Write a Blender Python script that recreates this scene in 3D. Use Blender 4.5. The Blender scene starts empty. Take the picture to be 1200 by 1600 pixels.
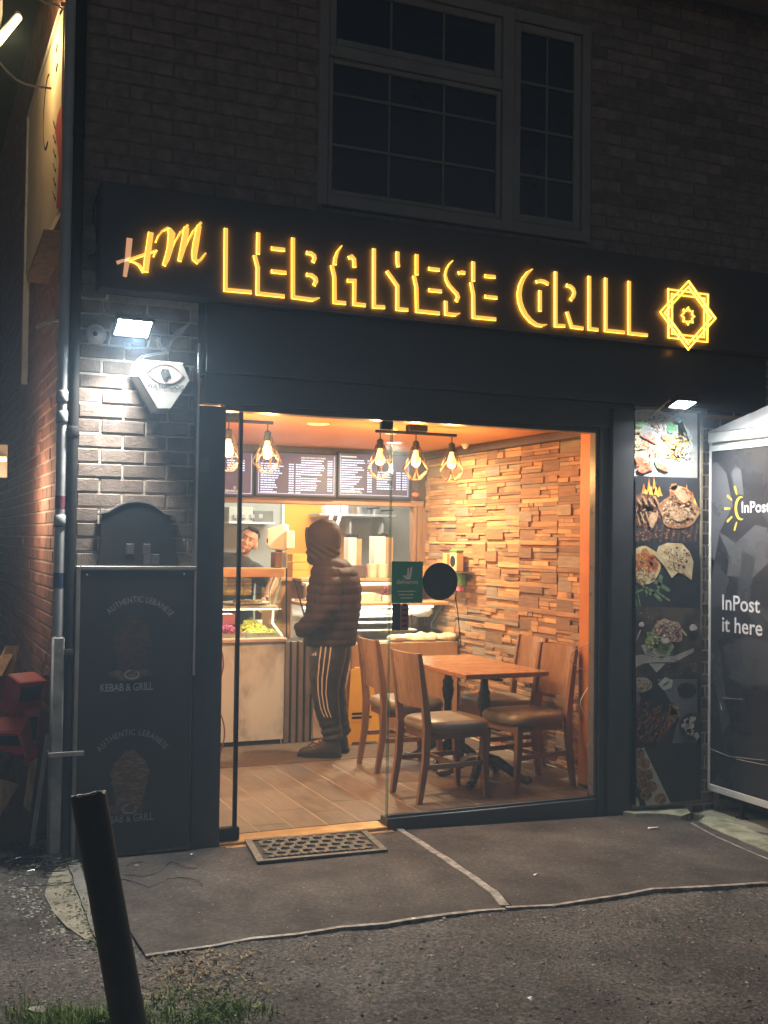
import bpy, bmesh, math, random
from mathutils import Vector, Matrix, noise
R = random.Random(7)
S = bpy.context.scene
COL = S.collection
V = Vector
rad = math.radians

# ---------------------------------------------------------------- camera
FPX, YAW, PIT, ROL = 1725.17, 0.41190519, 0.02590609, 0.01298796
CAM = V((-1.55248, -5.67, 1.60801))
_cy, _sy, _cp, _sp = math.cos(YAW), math.sin(YAW), math.cos(PIT), math.sin(PIT)
FW = V((_sy * _cp, _cy * _cp, _sp)); _rt = V((_cy, -_sy, 0)); _up = _rt.cross(FW)
RT = math.cos(ROL) * _rt + math.sin(ROL) * _up; UP = -math.sin(ROL) * _rt + math.cos(ROL) * _up
cd = bpy.data.cameras.new('camera'); cam = bpy.data.objects.new('camera', cd); COL.objects.link(cam)
cd.sensor_fit = 'VERTICAL'; cd.sensor_height = 24; cd.lens = 24 * FPX / 1600
cd.clip_start = 0.05; cd.clip_end = 500
M = Matrix.Identity(4)
for i in range(3):
    M[i][0], M[i][1], M[i][2], M[i][3] = RT[i], UP[i], -FW[i], CAM[i]
cam.matrix_world = M
S.camera = cam

# ---------------------------------------------------------------- night sky, exposure
w = bpy.data.worlds.new('World'); S.world = w; w.use_nodes = True
nt = w.node_tree; bg = nt.nodes['Background']
sky = nt.nodes.new('ShaderNodeTexSky'); sky.sky_type = 'NISHITA'; sky.sun_disc = False
sky.sun_elevation = rad(-5.0); sky.sun_rotation = rad(200)
nt.links.new(sky.outputs[0], bg.inputs[0]); bg.inputs[1].default_value = 2.7
S.view_settings.view_transform = 'Standard'; S.view_settings.look = 'None'
S.view_settings.exposure = 0.6; S.view_settings.gamma = 1; S.view_settings.use_curve_mapping = False
S.cycles.max_bounces = 8; S.cycles.transparent_max_bounces = 24
S.cycles.sample_clamp_indirect = 6.0
S.cycles.caustics_reflective = False; S.cycles.caustics_refractive = False
S.cycles.use_denoising = True

# ---------------------------------------------------------------- a pixel of the survey photo on a known plane
def ray(x, y): return FW + RT * ((x - 600) / FPX) - UP * ((y - 800) / FPX)
def atY(x, y, Y=0.0): d = ray(x, y); return CAM + d * ((Y - CAM.y) / d.y)
def atX(x, y, X): d = ray(x, y); return CAM + d * ((X - CAM.x) / d.x)
def atZ(x, y, Z=0.0): d = ray(x, y); return CAM + d * ((Z - CAM.z) / d.z)
def gz(x, y=0): return -0.028 * min(max(x - 0.4, 0), 4)
def gnd(x, y):
    p = atZ(x, y, 0)
    for _ in range(4): p = atZ(x, y, gz(p.x, p.y))
    return p

# ---------------------------------------------------------------- mesh helpers
class MB:
    def __init__(s): s.v = []; s.f = []; s.m = []; s.T = None; s.mi = 0
    def add(s, vs, fs):
        b = len(s.v)
        for p in vs:
            p = V(p); s.v.append(s.T @ p if s.T else p)
        for f in fs: s.f.append([b + i for i in f]); s.m.append(s.mi)
        return s
    def box(s, x0, x1, y0, y1, z0, z1, c=0.0):
        if x1 < x0: x0, x1 = x1, x0
        if y1 < y0: y0, y1 = y1, y0
        if z1 < z0: z0, z1 = z1, z0
        if c <= 0:
            vs = [(x, y, z) for z in (z0, z1) for y in (y0, y1) for x in (x0, x1)]
            return s.add(vs, [(0, 2, 3, 1), (4, 5, 7, 6), (0, 1, 5, 4), (1, 3, 7, 5), (3, 2, 6, 7), (2, 0, 4, 6)])
        c = min(c, (x1 - x0) * .45, (y1 - y0) * .45, (z1 - z0) * .45)
        X, Y, Z = (x0, x1), (y0, y1), (z0, z1); sg = (1, -1); vs = []; idx = {}
        for i in (0, 1):
            for j in (0, 1):
                for k in (0, 1):
                    for a in range(3):
                        p = [X[i] + sg[i] * c, Y[j] + sg[j] * c, Z[k] + sg[k] * c]
                        p[a] = (X[i], Y[j], Z[k])[a]
                        idx[i, j, k, a] = len(vs); vs.append(p)
        fs = []
        q = ((0, 0), (1, 0), (1, 1), (0, 1))
        for a in range(3):
            for e in (0, 1):
                t = []
                for u, w_ in q:
                    k = [0, 0, 0]; k[a] = e; k[(a + 1) % 3] = u; k[(a + 2) % 3] = w_
                    t.append(idx[k[0], k[1], k[2], a])
                fs.append(t if e else t[::-1])
        for a in range(3):
            b, d = (a + 1) % 3, (a + 2) % 3
            for e in (0, 1):
                for g in (0, 1):
                    t = []
                    for s_, ax in ((0, b), (1, b), (1, d), (0, d)):
                        k = [0, 0, 0]; k[a] = s_; k[b] = e; k[d] = g
                        t.append(idx[k[0], k[1], k[2], ax])
                    fs.append(t if (e == g) != (True) else t[::-1])
        for i in (0, 1):
            for j in (0, 1):
                for k in (0, 1):
                    t = [idx[i, j, k, a] for a in range(3)]
                    fs.append(t if (i + j + k) % 2 else t[::-1])
        return s.add(vs, fs)
    def prism(s, poly, o, u, w_, n):            # polygon in (u, w_) at o extruded by vector n
        o, u, w_, n = V(o), V(u), V(w_), V(n); k = len(poly)
        a = [o + u * p[0] + w_ * p[1] for p in poly]
        area = sum(poly[i][0] * poly[(i + 1) % k][1] - poly[(i + 1) % k][0] * poly[i][1] for i in range(k))
        if (area > 0) != (u.cross(w_).dot(n) > 0): a = a[::-1]
        return s.add(a + [p + n for p in a], [list(range(k))[::-1], [k + i for i in range(k)]] + [(i, (i + 1) % k, k + (i + 1) % k, k + i) for i in range(k)])
    def loft(s, rings, cap=True, closed=True):
        k = len(rings[0]); vs = [p for r in rings for p in r]; fs = []
        for i in range(len(rings) - 1):
            for j in range(k if closed else k - 1):
                a, b = i * k + j, i * k + (j + 1) % k
                fs.append((a, b, b + k, a + k))
        if cap and closed:
            fs.append(list(range(k))[::-1]); fs.append([(len(rings) - 1) * k + j for j in range(k)])
        return s.add(vs, fs)
    def tube(s, pts, r, n=8, cap=True):
        pts = [V(p) for p in pts]; rs = r if isinstance(r, (list, tuple)) else [r] * len(pts); rings = []; pu = None
        for i, p in enumerate(pts):
            t = (pts[min(i + 1, len(pts) - 1)] - pts[max(i - 1, 0)]).normalized()
            if pu is None: pu = t.orthogonal().normalized()
            pu = (pu - t * pu.dot(t)); pu = pu.normalized() if pu.length > 1e-6 else t.orthogonal().normalized()
            b = t.cross(pu)
            rings.append([p + (pu * math.cos(a) + b * math.sin(a)) * rs[i] for a in (2 * math.pi * j / n for j in range(n))])
        return s.loft(rings, cap)
    def lathe(s, prof, o=(0, 0, 0), n=16, cap=True):
        o = V(o)
        return s.loft([[o + V((r * math.cos(a), r * math.sin(a), z)) for a in (2 * math.pi * j / n for j in range(n))] for r, z in prof], cap)
    def ell(s, c, rx, ry, rz, n=14, m=9):
        c = V(c); rings = []
        for i in range(m):
            t = math.pi * (i + .35) / (m - .3); 
            rings.append([c + V((rx * math.sin(t) * math.cos(a), ry * math.sin(t) * math.sin(a), -rz * math.cos(t))) for a in (2 * math.pi * j / n for j in range(n))])
        return s.loft(rings)
    def ribbon(s, pts, wd, y0, y1, closed=False, mats=(0, 0)):   # stroke in an XZ plane, from y0 (front) back to y1
        P = [V((p[0], p[1])) for p in pts]; k = len(P); ws = wd if isinstance(wd, (list, tuple)) else [wd] * k
        L, Rr = [], []
        for i in range(k):
            a = P[i - 1] if (i > 0 or closed) else None; b = P[(i + 1) % k] if (i < k - 1 or closed) else None
            d1 = (P[i] - a).normalized() if a is not None else None; d2 = (b - P[i]).normalized() if b is not None else None
            if d1 is None: d1 = d2
            if d2 is None: d2 = d1
            n1, n2 = V((-d1.y, d1.x)), V((-d2.y, d2.x)); m = (n1 + n2)
            m = m.normalized() if m.length > 1e-5 else n1
            q = m * (ws[i] / 2 / max(.35, m.dot(n1)))
            L.append(P[i] + q); Rr.append(P[i] - q)
        vs = [(p.x, y0, p.y) for p in L] + [(p.x, y0, p.y) for p in Rr] + [(p.x, y1, p.y) for p in L] + [(p.x, y1, p.y) for p in Rr]
        fr, sd = [], []
        for i in range(k if closed else k - 1):
            j = (i + 1) % k
            fr.append((i, k + i, k + j, j)); sd += [(2 * k + i, 2 * k + j, 3 * k + j, 3 * k + i), (i, j, 2 * k + j, 2 * k + i), (k + i, 3 * k + i, 3 * k + j, k + j)]
        if not closed: sd += [(0, 2 * k, 3 * k, k), (k - 1, 2 * k - 1, 4 * k - 1, 3 * k - 1)]
        s.mi = mats[0]; b = len(s.v); s.add(vs, fr); s.mi = mats[1]
        for f in sd: s.f.append([b + i for i in f]); s.m.append(s.mi)
        s.mi = 0
        return s
    def mesh(s, name, mats=(), smooth=None, off=V((0, 0, 0))):
        me = bpy.data.meshes.new(name); me.from_pydata([tuple(p - off) for p in s.v], [], s.f)
        for m in mats: me.materials.append(m)
        if len(mats) > 1:
            for p, i in zip(me.polygons, s.m): p.material_index = i
        bm = bmesh.new(); bm.from_mesh(me); bmesh.ops.recalc_face_normals(bm, faces=bm.faces); bm.to_mesh(me); bm.free()
        if smooth is not None:
            for p in me.polygons: p.use_smooth = True
            me.set_sharp_from_angle(angle=rad(smooth))
        me.update()
        return me
    def build(s, name, m, parent=None, smooth=None, local=False, **props):
        lo = V([min(p[i] for p in s.v) for i in range(3)]); hi = V([max(p[i] for p in s.v) for i in range(3)]); c = (lo + hi) / 2
        if parent is None and props.get('kind') != 'structure': c.z = lo.z
        me = s.mesh(name, m if isinstance(m, (list, tuple)) else [m], smooth, c)
        o = bpy.data.objects.new(name, me); COL.objects.link(o)
        if parent is not None:
            o.parent = parent; o.location = c if local else c - V(parent['_w'])
            o['_w'] = tuple(c + V(parent['_w'])) if local else tuple(c)
        else: o.location = c; o['_w'] = tuple(c)
        for k, v in props.items(): o[k] = v
        return o

def thing(name, label, cat, loc, rz=0.0, group=None):
    o = bpy.data.objects.new(name, None); COL.objects.link(o); o.location = loc; o.rotation_euler = (0, 0, rz)
    o.empty_display_size = .1; o['label'] = label; o['category'] = cat; o['_w'] = tuple(loc)
    if group: o['group'] = group
    return o
def dup(o, loc=None, rz=None, parent=None, label=None):
    c = o.copy(); COL.objects.link(c); c.parent = parent
    if loc is not None: c.location = loc
    if rz is not None: c.rotation_euler = (0, 0, rz)
    if label: c['label'] = label
    for ch in [x for x in o.children]: dup(ch, parent=c)
    return c
def inst(me, name, loc, parent=None, rot=None, sc=None, **props):
    o = bpy.data.objects.new(name, me); COL.objects.link(o)
    o.location = V(loc) - (V(parent['_w']) if parent is not None else V((0, 0, 0)))
    if parent is not None: o.parent = parent
    if rot: o.rotation_euler = rot
    if sc: o.scale = sc
    o['_w'] = tuple(loc)
    for k, v in props.items(): o[k] = v
    return o
def remesh(mb, vox, disp=None, smooth_it=4):
    me = mb.mesh('tmp'); o = bpy.data.objects.new('tmp', me); COL.objects.link(o)
    md = o.modifiers.new('r', 'REMESH'); md.mode = 'VOXEL'; md.voxel_size = vox; md.use_smooth_shade = True
    if smooth_it:
        sm = o.modifiers.new('s', 'SMOOTH'); sm.factor = .5; sm.iterations = smooth_it
    dg = bpy.context.evaluated_depsgraph_get(); dg.update()
    res = bpy.data.meshes.new_from_object(o.evaluated_get(dg))
    bpy.data.objects.remove(o); bpy.data.meshes.remove(me)
    r = MB()
    nrm = [v.normal.copy() for v in res.vertices]
    r.v = [v.co.copy() for v in res.vertices]; r.f = [list(p.vertices) for p in res.polygons]; r.m = [0] * len(r.f)
    if disp: r.v = [p + n * disp(p, n) for p, n in zip(r.v, nrm)]
    bpy.data.meshes.remove(res)
    return r
def text2d(body, size=1.0, align='LEFT', space=1.0, shear=0.0, fat=0.0):
    cu = bpy.data.curves.new('t', 'FONT'); cu.body = body; cu.size = size; cu.align_x = align; cu.space_character = space
    cu.shear = shear; cu.resolution_u = 3; cu.offset = fat; cu.fill_mode = 'FRONT'
    o = bpy.data.objects.new('t', cu); COL.objects.link(o)
    dg = bpy.context.evaluated_depsgraph_get(); dg.update()
    me = bpy.data.meshes.new_from_object(o.evaluated_get(dg))
    vs = [(v.co.x, v.co.y) for v in me.vertices]; fs = [list(p.vertices) for p in me.polygons]
    bpy.data.objects.remove(o); bpy.data.curves.remove(cu); bpy.data.meshes.remove(me)
    return vs, fs
def put_text(mb, body, size, o, u, w_, align='LEFT', sx=1.0, space=1.0, shear=0.0, fat=0.0):
    vs, fs = text2d(body, size, align, space, shear, fat); o, u, w_ = V(o), V(u), V(w_)
    mb.add([o + u * (x * sx) + w_ * y for x, y in vs], fs)
def arc_text(mb, body, size, cx, cz, r, a0, a1, y):
    gl = [text2d(c, size) if c != ' ' else ([(0, 0), (size * .22, 0)], []) for c in body]
    wd = [max(p[0] for p in g[0]) - min(p[0] for p in g[0]) for g in gl]; gap = size * .13; tot = sum(wd) + gap * (len(body) - 1); pos = 0
    for (vs, fs), w_ in zip(gl, wd):
        a = rad(a0 + (a1 - a0) * (pos + w_ / 2) / tot); pos += w_ + gap
        t = V((math.sin(a), 0, math.cos(a))); u = V((math.cos(a), 0, -math.sin(a))); x0 = min(p[0] for p in vs); o = V((cx, y, cz)) + t * r - u * (w_ / 2 + x0)
        if fs: mb.add([o + u * ((x - x0 - w_ / 2) * .78 + x0 + w_ / 2) + t * z for x, z in vs], fs)

# ---------------------------------------------------------------- materials
def newmat(name):
    m = bpy.data.materials.new(name); m.use_nodes = True; t = m.node_tree
    return m, t, t.nodes['Principled BSDF'], t.links
def N(t, typ, **k):
    n = t.nodes.new(typ)
    for a, b in k.items():
        if a.startswith('i_'):
            n.inputs[int(a[2:]) if a[2:].isdigit() else a[2:]].default_value = b
        else: setattr(n, a, b)
    return n
def rgba(c): return (c[0], c[1], c[2], 1)
def pm(name, c1, c2=None, sc=8.0, rough=.6, bump=0.0, bsc=None, metal=0.0, spec=.5, rnd=0.0, stretch=None, detail=6, c3=None, rvar=.12, coat=0.0, lo=.35, hi=.65, bdist=.01, stain=None):
    """noise-mixed principled material in object space; rnd offsets and varies it from object to object"""
    m, t, b, L = newmat(name)
    co = N(t, 'ShaderNodeTexCoord'); src = co.outputs['Object']
    oi = N(t, 'ShaderNodeObjectInfo')
    mp = N(t, 'ShaderNodeMapping')
    if stretch: mp.inputs['Scale'].default_value = stretch
    L.new(src, mp.inputs[0])
    ad = N(t, 'ShaderNodeVectorMath', operation='MULTIPLY_ADD'); L.new(oi.outputs['Random'], ad.inputs[0]); ad.inputs[1].default_value = (37, 53, 71); L.new(mp.outputs[0], ad.inputs[2])
    src = ad.outputs[0]
    n1 = N(t, 'ShaderNodeTexNoise', i_Scale=sc, i_Detail=detail, i_Roughness=.6); L.new(src, n1.inputs['Vector'])
    rp = N(t, 'ShaderNodeValToRGB'); e = rp.color_ramp.elements
    e[0].position = lo; e[1].position = hi; e[0].color = rgba(c1); e[1].color = rgba(c2 or c1)
    if c3:
        x = e.new((lo + hi) / 2); x.color = rgba(c3)
    L.new(n1.outputs[0], rp.inputs[0]); out = rp.outputs[0]
    if rnd:
        hs = N(t, 'ShaderNodeHueSaturation'); mr = N(t, 'ShaderNodeMapRange', i_3=1 - rnd, i_4=1 + rnd); L.new(oi.outputs['Random'], mr.inputs[0])
        L.new(mr.outputs[0], hs.inputs['Value']); L.new(out, hs.inputs['Color']); out = hs.outputs[0]
    if stain:
        ns = N(t, 'ShaderNodeTexNoise', i_Scale=stain[0], i_Detail=7, i_Roughness=.62); L.new(co.outputs['Object'], ns.inputs['Vector'])
        ms = N(t, 'ShaderNodeMapRange', i_1=.32, i_2=.68, i_3=stain[1], i_4=stain[2]); L.new(ns.outputs[0], ms.inputs[0])
        h2 = N(t, 'ShaderNodeHueSaturation'); L.new(ms.outputs[0], h2.inputs['Value']); L.new(out, h2.inputs['Color']); out = h2.outputs[0]
    L.new(out, b.inputs['Base Color'])
    r2 = N(t, 'ShaderNodeMapRange', i_3=max(.02, rough - rvar), i_4=min(1, rough + rvar)); L.new(n1.outputs[0], r2.inputs[0]); L.new(r2.outputs[0], b.inputs['Roughness'])
    b.inputs['Metallic'].default_value = metal; b.inputs['Specular IOR Level'].default_value = spec
    if coat: b.inputs['Coat Weight'].default_value = coat; b.inputs['Coat Roughness'].default_value = .08
    if bump:
        n2 = N(t, 'ShaderNodeTexNoise', i_Scale=bsc or sc * 5, i_Detail=8, i_Roughness=.65); L.new(src, n2.inputs['Vector'])
        bp = N(t, 'ShaderNodeBump', i_Strength=bump, i_Distance=bdist); L.new(n2.outputs[0], bp.inputs['Height']); L.new(bp.outputs[0], b.inputs['Normal'])
    return m
def emit(name, c, s, base=(.8, .8, .8)):
    m, t, b, L = newmat(name); b.inputs['Base Color'].default_value = rgba(base); b.inputs['Emission Color'].default_value = rgba(c); b.inputs['Emission Strength'].default_value = s
    return m
def glass(name, tint=(1, 1, 1), refl=1.0, dirt=0.0):
    m = bpy.data.materials.new(name); m.use_nodes = True; t = m.node_tree; t.nodes.clear(); L = t.links
    o = N(t, 'ShaderNodeOutputMaterial'); tr = N(t, 'ShaderNodeBsdfTransparent'); tr.inputs[0].default_value = rgba(tint)
    gl = N(t, 'ShaderNodeBsdfGlossy', i_Roughness=.02); fr = N(t, 'ShaderNodeFresnel', i_IOR=1.45); mu = N(t, 'ShaderNodeMath', operation='MULTIPLY'); mu.inputs[1].default_value = refl
    mx = N(t, 'ShaderNodeMixShader'); L.new(fr.outputs[0], mu.inputs[0]); ge = N(t, 'ShaderNodeNewGeometry'); ma = N(t, 'ShaderNodeMath', operation='SUBTRACT'); ma.inputs[0].default_value = refl; L.new(ge.outputs['Backfacing'], ma.inputs[1]); mb_ = N(t, 'ShaderNodeMath', operation='MAXIMUM'); L.new(ma.outputs[0], mb_.inputs[0]); mb_.inputs[1].default_value = 0; L.new(mb_.outputs[0], mu.inputs[1]); L.new(mu.outputs[0], mx.inputs[0]); L.new(tr.outputs[0], mx.inputs[1]); L.new(gl.outputs[0], mx.inputs[2])
    last = mx.outputs[0]
    if dirt:
        df = N(t, 'ShaderNodeBsdfDiffuse'); df.inputs[0].default_value = (.5, .5, .5, 1); m2 = N(t, 'ShaderNodeMixShader')
        co = N(t, 'ShaderNodeTexCoord'); nz = N(t, 'ShaderNodeTexNoise', i_Scale=3.0, i_Detail=6); L.new(co.outputs['Object'], nz.inputs['Vector'])
        mr = N(t, 'ShaderNodeMapRange', i_1=.4, i_2=.8, i_3=0.0, i_4=dirt); L.new(nz.outputs[0], mr.inputs[0]); L.new(mr.outputs[0], m2.inputs[0]); L.new(last, m2.inputs[1]); L.new(df.outputs[0], m2.inputs[2]); last = m2.outputs[0]
    L.new(last, o.inputs[0])
    return m
def area(name, loc, sx, sy, power, color, direction, parent=None):
    l = bpy.data.lights.new(name, 'AREA'); l.shape = 'RECTANGLE'; l.size = sx; l.size_y = sy; l.energy = power; l.color = color
    o = bpy.data.objects.new(name, l); COL.objects.link(o); o.location = loc
    o.rotation_euler = V(direction).to_track_quat('-Z', 'Y').to_euler()
    if parent is not None: o.parent = parent; o.location = V(loc) - V(parent['_w'])
    return o
def point(name, loc, power, color, r=.03, parent=None):
    l = bpy.data.lights.new(name, 'POINT'); l.energy = power; l.color = color; l.shadow_soft_size = r
    o = bpy.data.objects.new(name, l); COL.objects.link(o); o.location = loc
    if parent is not None: o.parent = parent; o.location = V(loc) - V(parent['_w'])
    return o

M_brick = pm('brick_brown_grey', (.175, .138, .112), (.29, .23, .19), 14, .88, .5, 90, rnd=.28, c3=(.23, .18, .15))
M_brickred = pm('brick_red_brown', (.17, .075, .055), (.30, .15, .11), 14, .9, .5, 90, rnd=.3, c3=(.22, .11, .08))
M_mortar = pm('mortar', (.56, .51, .40), (.70, .65, .53), 30, .95, .6, 160)
M_mortarup = pm('mortar_upper_shade', (.15, .13, .11), (.24, .21, .18), 30, .95, .6, 160)  # darker copy for the upper wall, its night shade put into the colour
M_mortar2 = pm('mortar_alley', (.34, .27, .22), (.48, .40, .33), 30, .95, .6, 160)
M_black = pm('black_cladding', (.028, .029, .032), (.04, .041, .045), 3, .32, .03, 60, rvar=.08)
M_fascia = pm('black_sign_tray', (.035, .037, .042), (.045, .047, .052), 2.5, .42, .03, 40, rvar=.08)
M_blackmatt = pm('black_matt', (.012, .012, .012), (.02, .02, .02), 10, .75, .1, spec=.25)
M_alu = pm('aluminium', (.55, .56, .58), (.68, .69, .7), 6, .32, 0, metal=1)
M_greymetal = pm('grey_paint', (.28, .29, .30), (.38, .39, .40), 10, .5, .1)
M_white = pm('white_paint', (.74, .74, .72), (.82, .82, .8), 5, .4, .05)
M_glass = glass('clear_glass', dirt=.035)
M_sidelight = glass('dusty_glass', tint=(.97, .97, .97), dirt=.05)
M_case = glass('display_glass', tint=(.95, .98, .96))
# ================================================================ GROUND
def axis(lo, a, b, hi, fine):
    v = [lo, lo * .6 + a * .4, a - 6, a - 2.5, a - 1, a - .4]
    v += [a + fine * i for i in range(int((b - a) / fine) + 1)]
    return v + [b + .5, b + 1.5, b + 4, b + 10, hi * .5, hi]
gx = axis(-60, -2.2, 3.8, 60, .03); gy = axis(-40, -3.6, 1.0, 60, .03)
mb = MB(); nx = len(gx)
EDGE = [tuple(gnd(x, y))[:2] for x, y in ((228, 1497), (330, 1483), (395, 1470), (460, 1464), (530, 1453), (600, 1447), (700, 1432), (745, 1427), (790, 1424), (860, 1420), (960, 1405), (1020, 1394), (1110, 1389), (1200, 1384))]
def front_edge(x):   # line of the front edge of the two dark sheets
    for (x0, y0), (x1, y1) in zip(EDGE, EDGE[1:]):
        if x0 <= x <= x1: return y0 + (y1 - y0) * (x - x0) / (x1 - x0)
    return EDGE[0][1] if x < EDGE[0][0] else EDGE[-1][1]
def gheight(x, y):
    z = gz(x, y)
    if -3 < x < 4.2 and -5 < y < 1.5:
        p = V((x, y, 0)); under = y > front_edge(x) + .03 and -.66 < x < 3.3; k = .3 if under else 1.0
        z += k * (.010 * noise.noise(p * 1.7) + .006 * noise.noise(p * 6) + .0045 * noise.noise(p * 22)) - (.012 if under else .0)
        if x > 2.6 and y > -.9: z -= .03
    return z - (.05 if y > .1 and x > -.74 else 0)
for y in gy:
    for x in gx: mb.v.append(V((x, y, gheight(x, y))))
for j in range(len(gy) - 1):
    for i in range(nx - 1):
        a = j * nx + i; mb.f.append([a, a + 1, a + nx + 1, a + nx]); mb.m.append(0)
M_tarmac = pm('worn_tarmac', (.075, .070, .064), (.30, .28, .255), 60, .93, 1.0, 130, stain=(1.8, .5, 1.3), c3=(.165, .152, .137), bdist=.03, detail=12, lo=.34, hi=.68, stretch=(1, 1, 1), spec=.25)
ground = mb.build('ground', M_tarmac, smooth=60, kind='structure')

# grit and small stones scattered on the tarmac: real, uncountable
def stone(mb, c, r, R=R):
    a = R.random() * 6.3; el = (r, r * R.uniform(.6, .95), r * R.uniform(.35, .6))
    vs = []
    for x, y, z in ((1, 0, 0), (-1, 0, 0), (0, 1, 0), (0, -1, 0), (0, 0, 1), (0, 0, -1)):
        q = R.uniform(.75, 1.2); X, Y = x * el[0] * q, y * el[1] * q
        vs.append((c[0] + X * math.cos(a) - Y * math.sin(a), c[1] + X * math.sin(a) + Y * math.cos(a), c[2] + z * el[2] * q))
    mb.add(vs, [(0, 2, 4), (2, 1, 4), (1, 3, 4), (3, 0, 4), (2, 0, 5), (1, 2, 5), (3, 1, 5), (0, 3, 5)])
M_grit = pm('grit', (.045, .042, .037), (.36, .33, .29), 60, .9, .3, 60, lo=.36, hi=.64, detail=2)
mb = MB()
for _ in range(34000):
    y = R.uniform(-3.3, -1.0); x = R.uniform(-1.7, 3.2)
    if y > front_edge(x) - .01 and x > -.62: continue
    d = noise.noise(V((x * 1.6, y * 1.6, 3)))
    if R.random() > .45 + d: continue
    r = R.choice((.0022, .003, .003, .0045, .0065)) * R.uniform(.8, 1.4)
    stone(mb, (x, y, gheight(x, y) + r * .3), r)
mb.build('grit', M_grit, kind='stuff', label='small grit and chips scattered over the worn tarmac', category='grit')
mb = MB(); mk = MB()
for _ in range(1700):
    y = R.uniform(-3.2, -1.0); x = R.uniform(-1.6, 2.8)
    if y > front_edge(x) - .01 and x > -.62: continue
    r = R.choice((.004, .005, .006, .008, .011)); stone(mb if R.random() < .5 else mk, (x, y, gheight(x, y) + r * .25), r)
for _ in range(420):     # pebbles along the concrete edge on the left
    t = R.random(); p = gnd(20 + 110 * t + R.gauss(0, 14), 1385 + 90 * t + R.gauss(0, 16)); r = R.uniform(.004, .011)
    stone(mb if R.random() < .4 else mk, (p.x, p.y, gheight(p.x, p.y) + r * .3), r)
mb.build('dark_pebbles', pm('pebble_dark', (.05, .045, .04), (.1, .09, .08), 8, .9, .3), kind='stuff', label='dark pebbles loose on the tarmac', category='pebbles')
mk.build('pale_pebbles', pm('pebble_pale', (.28, .26, .22), (.42, .4, .35), 8, .9, .3), kind='stuff', label='pale pebbles loose on the tarmac', category='pebbles')
# dead leaves
mb = MB()
def leaf(mb, p, s, a, tilt):
    u = V((math.cos(a), math.sin(a), R.uniform(-.3, .3))) * s; w_ = V((-math.sin(a), math.cos(a), tilt)).normalized() * s * .35; q = V(p)
    mb.add([q - u, q - u * .3 + w_ + V((0, 0, s * .2)), q + u, q - u * .3 - w_ + V((0, 0, s * .1))], [(0, 1, 2), (0, 2, 3)])
for _ in range(900):
    if R.random() < .5: px, py = R.uniform(225, 420), R.uniform(1485, 1575) 
    else: px, py = R.uniform(0, 1190), R.uniform(1300, 1600)
    if R.random() < .25: px, py = R.gauss(300, 45), R.gauss(1520, 22)
    p = gnd(px, py)
    if p.y > front_edge(p.x) - .01 and p.x > -.62 and R.random() < .93: continue
    leaf(mb, (p.x, p.y, gheight(p.x, p.y) + .008), R.uniform(.006, .017), R.random() * 6.3, R.uniform(-.6, .9))
mb.build('dead_leaves', pm('dead_leaf', (.10, .07, .035), (.30, .23, .13), 5, .85, .2), kind='stuff', label='dry leaf litter along the edge of the tarmac', category='leaves')
# grass and weeds at the foot of the bollard
mg = MB(); mw = MB()
def blade(mb, p, h, lean, a, w0=.0022):
    d = V((math.cos(a), math.sin(a), 0)); s = V((-math.sin(a), math.cos(a), 0)) * w0; p = V(p); r = []
    for t in (0, .4, .75, 1): r.append((p + d * lean * t * t + V((0, 0, h * t * (1 - .25 * t * lean / max(h, .01)))), s * (1 - t * .9)))
    vs = []
    for c, q in r: vs += [c - q, c + q]
    mb.add(vs, [(0, 1, 3, 2), (2, 3, 5, 4), (4, 5, 7, 6)])
for i in range(3400):
    if i % 20 < 12: px, py = R.gauss(125, 55), R.gauss(1592, 13)
    elif i % 20 < 18: px, py = R.gauss(320, 48), R.gauss(1582, 16)
    else: px, py = R.uniform(70, 150) , R.uniform(1400, 1490)
    p = gnd(px, py)
    if p.y > front_edge(p.x): continue
    if noise.noise(V((p.x * 5, p.y * 5, 1))) < -.12: continue
    small = i % 20 >= 18
    blade(mg, (p.x, p.y, gheight(p.x, p.y)), R.uniform(.015, .06) * (.45 if small else 1), R.uniform(.0, .045), R.random() * 6.3)
mg.build('grass', pm('grass_green', (.09, .17, .03), (.20, .31, .07), 3, .7, 0, lo=.3, hi=.7), kind='stuff', label='short rough grass at the foot of the bollard', category='grass')
for i in range(700):
    if i % 3 == 0: p = gnd(R.gauss(40, 40), R.gauss(1345, 14))
    elif i % 3 == 1:
        t = R.random(); p = gnd(95 + 70 * t + R.gauss(0, 12), 1385 + 105 * t + R.gauss(0, 10))
    else: p = gnd(R.gauss(330, 40), R.gauss(1570, 14))
    if p.x < -.4 or p.y < -1.5: leaf(mw, (p.x, p.y, gheight(p.x, p.y) + R.uniform(.005, .035)), R.uniform(.008, .016), R.random() * 6.3, R.uniform(-.8, .9))
mw.build('weeds', pm('weed_green', (.05, .07, .03), (.12, .15, .07), 3, .75, 0), kind='stuff', label='low weeds creeping round the broken concrete', category='weeds')

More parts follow.
